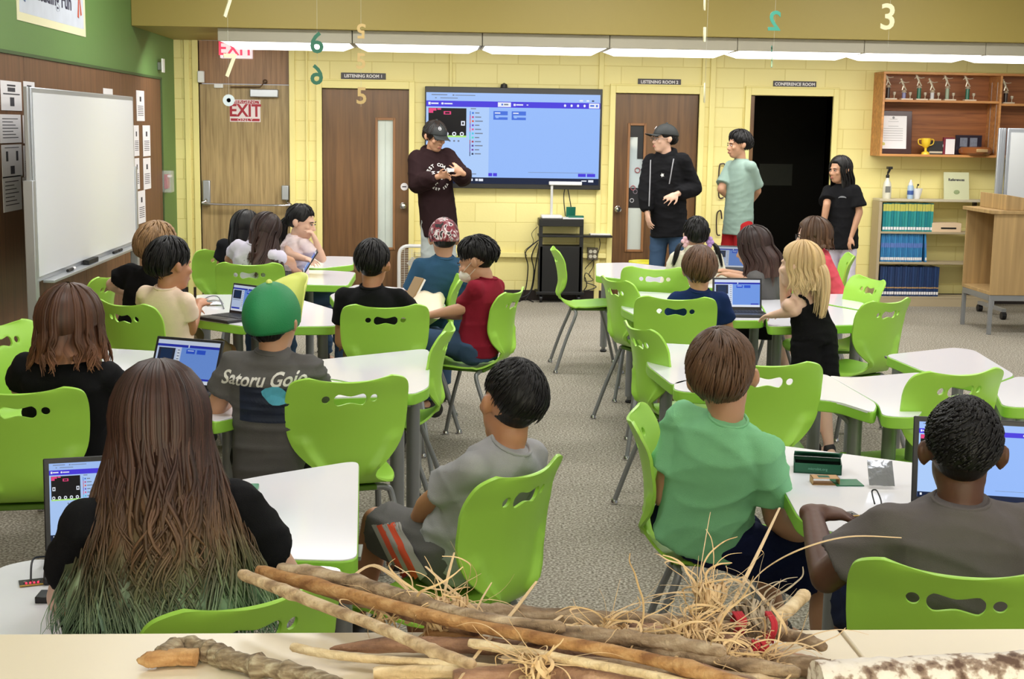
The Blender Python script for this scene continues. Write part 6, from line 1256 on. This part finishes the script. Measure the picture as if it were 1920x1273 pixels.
# ---------------------------------------------------------------- small things on the desks
def onz(px, py, z=.70): return Z(px, py, z)
kg = mat('kit_dark_green', (18, 88, 62), .4); card = mat('kraft_card', (186, 146, 100), .7); silver = mat('silver_bag', (168, 172, 180), .22, metal=.6, bump=.6, bscale=40)
p = onz(1532, 882); t = thing('kit_box', p, math.radians(-14), 'open dark green kit box with lettering on the front right desk', 'box')
bm_ = MB(); w_, d_ = .068, .045
bm_.box((-w_, -d_, 0), (w_, d_, .003)); bm_.box((-w_, -d_, 0), (w_, -d_+.003, .03)); bm_.box((-w_, d_-.003, 0), (w_, d_, .03)); bm_.box((-w_, -d_, 0), (-w_+.003, d_, .03)); bm_.box((w_-.003, -d_, 0), (w_, d_, .03)); bm_.build('box_tray', kg, t)
lx = V(0, -math.cos(.35), math.sin(.35)); ln = V(0, math.sin(.35), math.cos(.35)); ld = MB().obox(V(0, d_, .032)+lx*d_, (V(1, 0, 0), lx, ln), (w_, d_, .0015)).build('box_lid', kg, t)
Mx = Matrix((V(1, 0, 0), -lx, ln)).transposed().to_4x4(); Mx.translation = V(0, d_, .032)+lx*d_*.9+ln*.002; text('lettering', 'Create / Learn / Code', .0125, Mx, paper, t, extrude=.0003)
MB().box((-w_+.004, -d_+.004, .003), (w_-.004, d_-.004, .02)).build('box_inner', dark, t)
text('lettering', 'microbit.org', .011, Matrix.Translation((0, -d_-.0006, .015))@Matrix(((1, 0, 0, 0), (0, 0, -1, 0), (0, 1, 0, 0), (0, 0, 0, 1))), mat('faint_mint', (110, 170, 150), .6), t, extrude=.0003)
p = onz(1546, 906); t = thing('cardboard_sleeve', p, math.radians(-4), 'small brown cardboard sleeve in front of the green kit box', 'box')
MB().box((-.038, -.022, 0), (.038, .022, .0015)).box((-.038, -.022, .018), (.038, .022, .0195)).box((-.038, -.022, 0), (-.0365, .022, .0195)).box((.0365, -.022, 0), (.038, .022, .0195)).build('sleeve', card, t); MB().box((-.02, -.012, .0196), (.012, .012, .0199)).build('printed_patch', kg, t)
tag(MB().box(onz(1569, 912)+V(0, 0, .0005), onz(1606, 900)+V(0, 0, .003)).build('leaflet', mat('leaflet_green', (28, 112, 74), .5)), 'flat green leaflet beside the cardboard sleeve', 'leaflet')
def bag(px, py, w_, h_, rz, label, tilt=.5):
    p = onz(px, py); m_ = MB(); n = 10; R = Matrix.Rotation(rz, 3, 'Z')
    for sg in (1, -1):
        G = []
        for j in range(n+1):
            for i in range(n+1):
                u, v = i/n*2-1, j/n*2-1; b = max(0, (1-u*u)*(1-v*v))*.008*sg+.003*noise.noise(V(u*3, v*3, px))*(1-abs(u))
                G.append(p+R@V(u*w_/2, v*h_/2*math.cos(tilt), .010+h_/2*math.sin(tilt)*(v+1)+b))
        m_.add(G, [((j*(n+1)+i), (j*(n+1)+i+1), ((j+1)*(n+1)+i+1), ((j+1)*(n+1)+i))[::sg] for j in range(n) for i in range(n)])
    tag(m_.build('antistatic_bag', silver), label, 'bag')
bag(1650, 912, .07, .085, -.15, 'crumpled silver bag on the front right desk', .75); bag(402, 572, .09, .10, .3, 'silver bag beside the left laptop, under a thin cable', .12)
def wire(label, P, r=.0022, m_=None): return tag(MB().tube(smooth_path(P, 7), r, 6).build('usb_cable', m_ or cab), label, 'cable')
wire('short black cable standing up by the silver bag on the front right desk', [onz(1640, 946)+V(0, 0, .002), onz(1634, 938)+V(0, 0, .025), onz(1644, 942)+V(0, 0, .03), onz(1650, 955)+V(0, 0, .003), onz(1600, 972)+V(0, 0, .003)])
wire('thin grey cable curled over the silver bag by the left laptop', [onz(372, 585)+V(0, 0, .004), onz(385, 570)+V(0, 0, .03), onz(408, 566)+V(0, 0, .03), onz(420, 580)+V(0, 0, .004)], .003, mat('grey_cable', (90, 90, 105), .5))
wire('black cable bent up from the laptop to the small circuit board', [onz(118, 1048)+V(0, 0, .004), onz(80, 1060)+V(0, 0, .02), onz(62, 1080)+V(0, 0, .035), onz(58, 1096)+V(0, 0, .008)], .0022)
def board(p, rz, label, leds=True):
    t = thing('circuit_board', p, rz, label, 'circuit board')
    MB().box((-.026, -.021, .002), (.026, .021, .0036)).build('board', mat('pcb_black', (30, 32, 34), .35), t, bevel=.0005)
    MB().box((-.026, -.021, .0019), (.026, -.016, .0039)).build('gold_edge', mat('pcb_gold', (210, 170, 80), .3, metal=.7), t)
    for i in range(3): MB().tube([V(-.015+.015*i, 0, .003), V(-.015+.015*i, 0, .006)], .0025, 10).build('chip', mat('chip_grey', (160, 160, 165), .3, metal=.5), t)
    if leds:
        for i in range(4): MB().ell((-.012+.008*i, -.008, .0045), .0022).build('led', mat('led_red', (255, 50, 80), .3, emit=2.2), t)
board(onz(60, 1094), .35, 'small circuit board with glowing red lights on the lower left desk'); board(onz(1588, 968)+V(0, 0, .003), .2, 'small circuit board under the fingertips of the boy at lower right', False)
tag(MB().box(onz(65, 1132), onz(102, 1117)+V(0, 0, .014)).build('battery_pack', black_p, bevel=.002), 'black battery pack in front of the small circuit board', 'battery')
tag(MB().box(onz(448, 936)+V(0, 0, .0005), onz(486, 914)+V(0, 0, .012)).build('green_box_flap', mat('flap_green', (44, 134, 96), .4), bevel=.002), 'green cardboard flap beside the green hair ends', 'box')
# tote bag on the desk in the left group
m_ = MB(); n = 14; a, b, c_, d_ = onz(775, 545), onz(838, 548), onz(826, 600), onz(765, 590)
for sg in (1, -1):
    G = []
    for j in range(n+1):
        for i in range(n+1):
            u, v = i/n, j/n; P_ = (a*(1-u)+b*u)*(1-v)+(d_*(1-u)+c_*u)*v; e = (4*u*(1-u))**.4*(4*v*(1-v))**.4
            G.append(P_+V(0, 0, (.045+.03*noise.noise(V(u*4, v*3, 1)))*e*(1 if sg > 0 else 0)+.002))
    m_.add(G, [((j*(n+1)+i), (j*(n+1)+i+1), ((j+1)*(n+1)+i+1), ((j+1)*(n+1)+i))[::-sg] for j in range(n) for i in range(n)])
t = thing('tote_bag', onz(800, 570), 0, 'cream canvas tote bag lying on the desk next to the black shirt', 'bag', world=True)
m_.build('bag_body', mat('cream_canvas', (228, 214, 188), .85, bump=.4, bscale=150), t, smooth=80)
MB().tube(smooth_path([onz(770, 560, .73), onz(760, 575, .72), onz(775, 590, .71), onz(790, 595, .72)], 6), .008, 6, flat=.3).build('bag_strap', MATS['cream_canvas'], t)
p = onz(776, 566, .70); t = thing('book', p, .5, 'brown hardback leaning up beside the tote bag', 'book'); MB().obox(V(0, 0, .07), (V(.5, 0, .86), V(0, 1, 0), V(-.86, 0, .5)), (.075, .05, .009)).build('cover', mat('tan_book', (156, 128, 92), .5), t, bevel=.002); MB().obox(V(.008, 0, .068), (V(.5, 0, .86), V(0, 1, 0), V(-.86, 0, .5)), (.072, .0505, .006)).build('page_block', paper, t)
# tiny white object in the teenager's hands
H1 = s1; pq = (H1['WR'][-1]+H1['WR'][1])/2
tag(MB().box(pq+V(-.03, -.1, .03), pq+V(.03, -.092, .06)).build('small_board', paper, bevel=.002), 'tiny white board held by the teenager in the brown hoodie', 'circuit board')
# ---------------------------------------------------------------- foreground counter with bundles of sticks
CZ = 1.0
ye = Z(960, 1183, CZ)[1]; lam = mat('beige_laminate', (232, 218, 192), .32, var=.03, vscale=5); xs = (Z(1590, 1200, CZ)[0])
for x0_, x1_, l_ in ((-1.6, xs-.002, 'long beige counter top under the bundle of sticks'), (xs+.002, 2.2, 'short beige counter top right of the seam')):
    t = thing('low_cabinet', ((x0_+x1_)/2, ye-.3, 0), 0, l_, 'counter', world=True)
    MB().box((x0_, ye-.62, CZ-.03), (x1_, ye, CZ)).build('counter_top', lam, t, bevel=.003); MB().box((x0_+.004, ye-.60, 0), (x1_-.004, ye-.02, CZ-.03)).build('cabinet_body', mat('cabinet_cream', (190, 172, 140), .6), t)
def bark(name, c1, c2, c3, sc=30):
    m = mat(name, c1, .85, bump=1.0, bscale=120); N, L, b = nodes(m); tc = N.new('ShaderNodeTexCoord'); mp = N.new('ShaderNodeMapping'); mp.inputs['Scale'].default_value = (sc*.35, sc*2, sc*2)
    n = N.new('ShaderNodeTexNoise'); n.inputs['Scale'].default_value = 1; n.inputs['Detail'].default_value = 7; r = ramp(N, [(.32, c2), (.5, c1), (.68, c3)]); L.new(tc.outputs['Object'], mp.inputs['Vector']); L.new(mp.outputs['Vector'], n.inputs['Vector']); L.new(n.outputs['Fac'], r.inputs['Fac']); L.new(r.outputs['Color'], b.inputs['Base Color']); return m
B1 = bark('bark_grey', (158, 134, 108), (104, 84, 66), (196, 176, 150)); B2 = bark('bark_orange', (178, 132, 84), (136, 92, 56), (204, 164, 116)); B3 = bark('bark_pale', (196, 168, 134), (150, 122, 94), (222, 200, 168)); B4 = bark('bark_plum', (156, 118, 94), (108, 78, 64), (190, 154, 128)); B5 = bark('bark_cream', (214, 188, 148), (176, 148, 108), (236, 216, 180))
def stick(label, pts, r, m_, lift=.0, knobs=4, seed=0, taper=.8, blunt=True):
    rnd = random.Random(seed); P = []
    for q in pts: P.append(Z(q[0], q[1], CZ+r+lift+(q[2] if len(q) > 2 else 0)))
    P = smooth_path(P, 9); k = len(P); rr = []
    ks = [rnd.uniform(.1, .9) for _ in range(knobs)]
    for i in range(k): t = i/(k-1); q = r*(1-(1-taper)*t)*(1+.07*noise.noise(V(i*.6, seed, 0))); q *= 1+sum(.28*math.exp(-((t-z)/.018)**2) for z in ks); rr.append(q)
    rr[0] *= .8; rr[-1] *= .6
    if not blunt: rr = [q*min(1, .12+i/7) for i, q in enumerate(rr)]
    P = [p+V(0, rnd.uniform(-1, 1)*r*.06, rnd.uniform(-1, 1)*r*.06) for p in P]
    return tag(MB().tube(P, rr, 12).build('stick', m_, smooth=60), label, 'stick', 'dry sticks lying on the foreground counter')
stick('pale straight stick poking furthest left over the long haired child', [(452, 1076), (560, 1118), (700, 1172), (800, 1215), (890, 1247)], .0085, B3, .045, 3, 1)
stick('orange brown stick just above the pale straight one', [(484, 1070), (640, 1110), (820, 1158), (1010, 1196), (1220, 1236), (1420, 1290)], .0095, B2, .04, 3, 2)
stick('knobbly dark grey stick above the orange one', [(522, 1068), (620, 1082), (720, 1108), (790, 1130), (900, 1160), (1060, 1178)], .0105, B1, .045, 9, 3)
stick('short red brown stick behind the first raffia knot', [(600, 1102), (690, 1128), (800, 1162), (900, 1185)], .010, B4, .02, 4, 4)
stick('plum brown stick low in the bundle', [(618, 1216), (760, 1208), (900, 1212), (1080, 1224), (1260, 1248), (1420, 1290)], .0105, B4, .01, 5, 5, .95, False)
stick('thin cream stick with frayed left end', [(548, 1212), (600, 1224), (700, 1236), (860, 1246), (1000, 1262)], .0062, B5, .012, 1, 6)
stick('thick grey stick across the back of the bundle', [(850, 1146), (960, 1152), (1100, 1160), (1240, 1168), (1330, 1176), (1460, 1182)], .0130, B1, .012, 6, 7)
stick('slender grey stick under the thick back one', [(905, 1160), (1020, 1186), (1180, 1212), (1330, 1236), (1500, 1262)], .0105, B1, .018, 4, 8)
stick('tan stick in the front row of the bundle', [(800, 1190), (960, 1212), (1120, 1228), (1300, 1262)], .0085, B2, .008, 3, 9)
stick('cream flat stick at the bottom of the bundle', [(700, 1262), (900, 1258), (1100, 1262), (1300, 1276)], .0090, B5, .001, 2, 10)
stick('dark brown stick below the cream flat one', [(850, 1272), (1010, 1262), (1160, 1278), (1330, 1290)], .0120, B4, .003, 4, 11)
stick('thick gnarled branch with a split pointed end at lower left', [(300, 1232), (345, 1213), (395, 1222), (430, 1236), (500, 1252), (580, 1268), (640, 1290)], .0135, bark('bark_lichen', (142, 124, 100), (104, 86, 66), (184, 172, 148), 60), .0, 8, 12)
stick('orange split tip of the gnarled branch', [(256, 1238), (290, 1236), (330, 1232), (372, 1232)], .0105, B2, .002, 0, 13, 1.1, False)
stick('weathered branch leaving the bundle on the right', [(1290, 1160), (1400, 1176), (1470, 1188), (1548, 1214)], .0125, B1, .01, 5, 14, .6)
stick('pale broken branch stub pointing up right', [(1420, 1178), (1470, 1150), (1512, 1112)], .0100, B5, .02, 2, 15, .9)
stick('thick driftwood stick next to the yellow tape', [(1320, 1238), (1420, 1240), (1500, 1248), (1562, 1256)], .0135, B1, .0, 4, 16, 1., False)
stick('dark short stick between the two knots', [(1000, 1190), (1100, 1190), (1240, 1204), (1360, 1222)], .0110, B1, .03, 5, 17)
stick('grey short branch behind the red yarn', [(1180, 1180), (1300, 1196), (1420, 1212)], .0120, B4, .006, 5, 18)
stick('thin straw coloured stick under the orange one near the middle', [(880, 1205), (1040, 1232), (1200, 1262), (1330, 1290)], .0065, B5, .03, 1, 21)
stick('grey brown stick crossing low between the two bottom ties', [(940, 1240), (1100, 1244), (1260, 1262), (1420, 1280)], .0095, B1, .012, 4, 22)
stick('pale split stick behind the bottom raffia tie', [(1040, 1256), (1180, 1250), (1330, 1262), (1480, 1284)], .0085, B3, .006, 2, 23)
stick('brown stick peeking out under the grey driftwood', [(1200, 1224), (1330, 1222), (1450, 1230), (1530, 1242)], .0090, B4, .004, 3, 24)
stick('light peeled twig between the thick back stick and the slender grey one', [(1000, 1172), (1120, 1182), (1240, 1186), (1350, 1200)], .0060, B5, .022, 2, 25)
# birch log
bl = mat('birch_bark', (214, 202, 190), .8, bump=.8, bscale=70); N, L, b = nodes(bl); tc = N.new('ShaderNodeTexCoord'); n = N.new('ShaderNodeTexNoise'); n.inputs['Scale'].default_value = 42; n.inputs['Detail'].default_value = 6; r_ = ramp(N, [(.38, (96, 72, 60)), (.47, (160, 138, 122)), (.53, (226, 216, 206)), (.8, (238, 230, 222))]); L.new(tc.outputs['Object'], n.inputs['Vector']); L.new(n.outputs['Fac'], r_.inputs['Fac']); L.new(r_.outputs['Color'], b.inputs['Base Color'])
P = smooth_path([Z(1530, 1286, CZ+.03), Z(1700, 1278, CZ+.03), Z(1900, 1268, CZ+.03), Z(2080, 1262, CZ+.03)], 12)
tag(MB().tube(P, [.030*(1+.12*noise.noise(V(i*.5, 3, 0))) for i in range(len(P))], 20).build('birch_log', bl, smooth=60), 'white and brown birch log along the bottom right edge', 'log')
tape = MB(); a, b_ = Z(1562, 1246, CZ), Z(1684, 1240, CZ); tape.slab((a[0], a[1]-.012, CZ+.0012), (b_[0], b_[1]-.012, CZ+.0012), (b_[0]-.01, b_[1], CZ+.0012), (a[0], a[1], CZ+.0012), .001); tag(tape.build('tape_strip', mat('yellow_tape', (238, 220, 90), .4)), 'yellow tape strip on the counter above the birch log', 'tape')
# raffia
raf = mat('raffia', (220, 188, 142), .6, var=.18, vscale=60); raf2 = mat('raffia_grey', (176, 160, 138), .7, var=.2, vscale=60); redy = mat('red_yarn', (182, 42, 56), .85)
def ribbon(mb, P, w_=.003):
    P = smooth_path(P, 7); n = len(P); mb.tube(P, [w_*(.35+.65*math.sin(math.pi*min(1, .12+.88*i/(n-1)))) for i in range(n)], 5, flat=.28)
def knot(cx, cy, rx, ry, n, seed, m_, label, lift=.03, loose_=10):
    rnd = random.Random(seed); mb = MB(); c = Z(cx, cy, CZ+lift); sc = (c-O).length/CF
    for _ in range(n):   # loops wound round the bundle
        ox, ph, th = rnd.uniform(-rx, rx)*sc, rnd.uniform(0, 6.28), rnd.uniform(-.5, .5); R1, R2 = ry*sc*rnd.uniform(.7, 1.1), ry*sc*rnd.uniform(.45, .8)
        P = [c+V(ox+math.sin(a)*th*R1+.004*rnd.uniform(-1, 1), math.cos(a)*R1, math.sin(a)*R2) for a in [ph+k*.7 for k in range(9)]]
        ribbon(mb, P, rnd.uniform(.0012, .0034))
    for _ in range(loose_):
        a = rnd.uniform(0, 6.28); q = c+V(rnd.uniform(-rx, rx)*sc*1.3, rnd.uniform(-1, 1)*ry*sc*.5, rnd.uniform(-.5, 1)*ry*sc*.6); st_ = rnd.uniform(.008, .022); el = rnd.uniform(-.2, 1.1); da = rnd.uniform(-.7, .7); de = rnd.uniform(-.65, .05); Q = [q]
        for _k in range(rnd.randint(4, 7)):
            q = q+V(math.cos(a)*math.cos(el), math.sin(a)*math.cos(el)*.6, math.sin(el))*st_; a += da+rnd.uniform(-.35, .35); el += de*.6+rnd.uniform(-.25, .25); Q.append(q)
        Q = [V(q.x, q.y, max(q.z, CZ+.002)) for q in Q]; ribbon(mb, Q, rnd.uniform(.0006, .0024))
    tag(mb.build('raffia_tie', m_, smooth=70), label, 'raffia', None, 'stuff')
knot(830, 1158, 28, 48, 44, 1, raf, 'tangled raffia tie at the left end of the stick bundle', .03, 60)
knot(735, 1150, 40, 26, 10, 7, raf, 'wispy raffia behind the orange stick', .025, 22)
knot(1150, 1205, 30, 40, 26, 2, raf, 'raffia tie in the middle of the stick bundle', .025, 44)
knot(1010, 1250, 26, 30, 18, 3, raf, 'raffia bow at the bottom edge left of the middle', .03, 30)
knot(1330, 1120, 20, 34, 30, 4, raf, 'upright raffia knot in front of the green shirt', .05, 34)
knot(1300, 1200, 40, 46, 34, 5, raf, 'large raffia tangle right of the middle', .03, 80)
knot(1410, 1160, 26, 44, 30, 6, raf2, 'grey raffia wrapped over the red yarn', .035, 26)
knot(1400, 1245, 50, 30, 20, 9, raf, 'raffia fringe at the bottom edge right of the middle', .02, 60)
for k, (cx, cy, rx, ry, l_) in enumerate(((1442, 1176, 7, 36, 'red yarn wound round the right knot'), (1385, 1168, 10, 26, 'red yarn tuft left of the grey raffia'), (1424, 1212, 12, 14, 'red yarn below the grey raffia'))):
    mb = MB(); rnd = random.Random(k); c = Z(cx, cy, CZ+.038); sc = (c-O).length/CF
    for i in range(9): ox = rnd.uniform(-rx, rx)*sc; mb.tube([c+V(ox+.002*math.sin(a*3), math.cos(a)*ry*sc*.8, math.sin(a)*ry*sc*.75) for a in [j*.35 for j in range(19)]], .0016, 6)
    tag(mb.build('red_yarn', redy, smooth=70), l_, 'yarn')
LONG = [([(1462, 952, .10), (1410, 1060, .08), (1360, 1150, .05), (1270, 1230, .03), (1180, 1290, .02)], 'long blade of raffia rising in front of the green shirt', .0032),
 ([(1690, 1008, .12), (1590, 1006, .12), (1500, 1030, .1), (1430, 1070, .06), (1390, 1120, .04)], 'long raffia strand arching right over the dark elbow', .003),
 ([(852, 1036, .08), (838, 1090, .06), (826, 1160, .03)], 'upright raffia blade above the left tie', .0022),
 ([(1006, 1090, .06), (960, 1150, .04), (900, 1220, .03), (850, 1290, .02)], 'pale raffia blade crossing the bundle on the left', .0032),
 ([(798, 1062, .06), (850, 1108, .05), (900, 1150, .03), (935, 1180, .02)], 'whitish flat strand leaning toward the grey shorts', .003),
 ([(1060, 1150, .03), (1010, 1185, .04), (960, 1225, .03), (930, 1280, .01)], 'curved raffia blade with brown frayed tip', .004),
 ([(740, 1060, .06), (770, 1082, .06), (774, 1118, .04)], 'thin raffia wisp beside the striped shorts', .0012),
 ([(922, 1092, .05), (900, 1130, .04), (884, 1172, .02)], 'thin grey wisp left of the chair back', .0016),
 ([(1332, 960, .10), (1318, 1040, .07), (1306, 1120, .04)], 'fine straw standing on the green shirt side', .0008),
 ([(1292, 1080, .05), (1302, 1110, .04), (1310, 1140, .03)], 'short straw left of the upright knot', .0010),
 ([(1392, 1082, .05), (1430, 1120, .06), (1470, 1170, .04), (1476, 1206, .01)], 'raffia arch over the red yarn', .0028),
 ([(1130, 1160, .04), (1200, 1130, .05), (1280, 1140, .04), (1330, 1160, .02)], 'loose raffia loop above the middle of the bundle', .0016),
 ([(1110, 1210, .03), (1160, 1150, .06), (1200, 1160, .05), (1210, 1230, .01)], 'tall raffia loop in the middle of the bundle', .0024),
 ([(650, 1090, .04), (700, 1060, .05), (760, 1100, .05), (790, 1150, .02)], 'brown peeled strip arching over the orange stick', .0036)]
for P, l_, w_ in LONG:
    mb = MB(); ribbon(mb, [Z(x, y, CZ+h) for x, y, h in P], w_); tag(mb.build('raffia_strand', raf, smooth=70), l_, 'raffia')
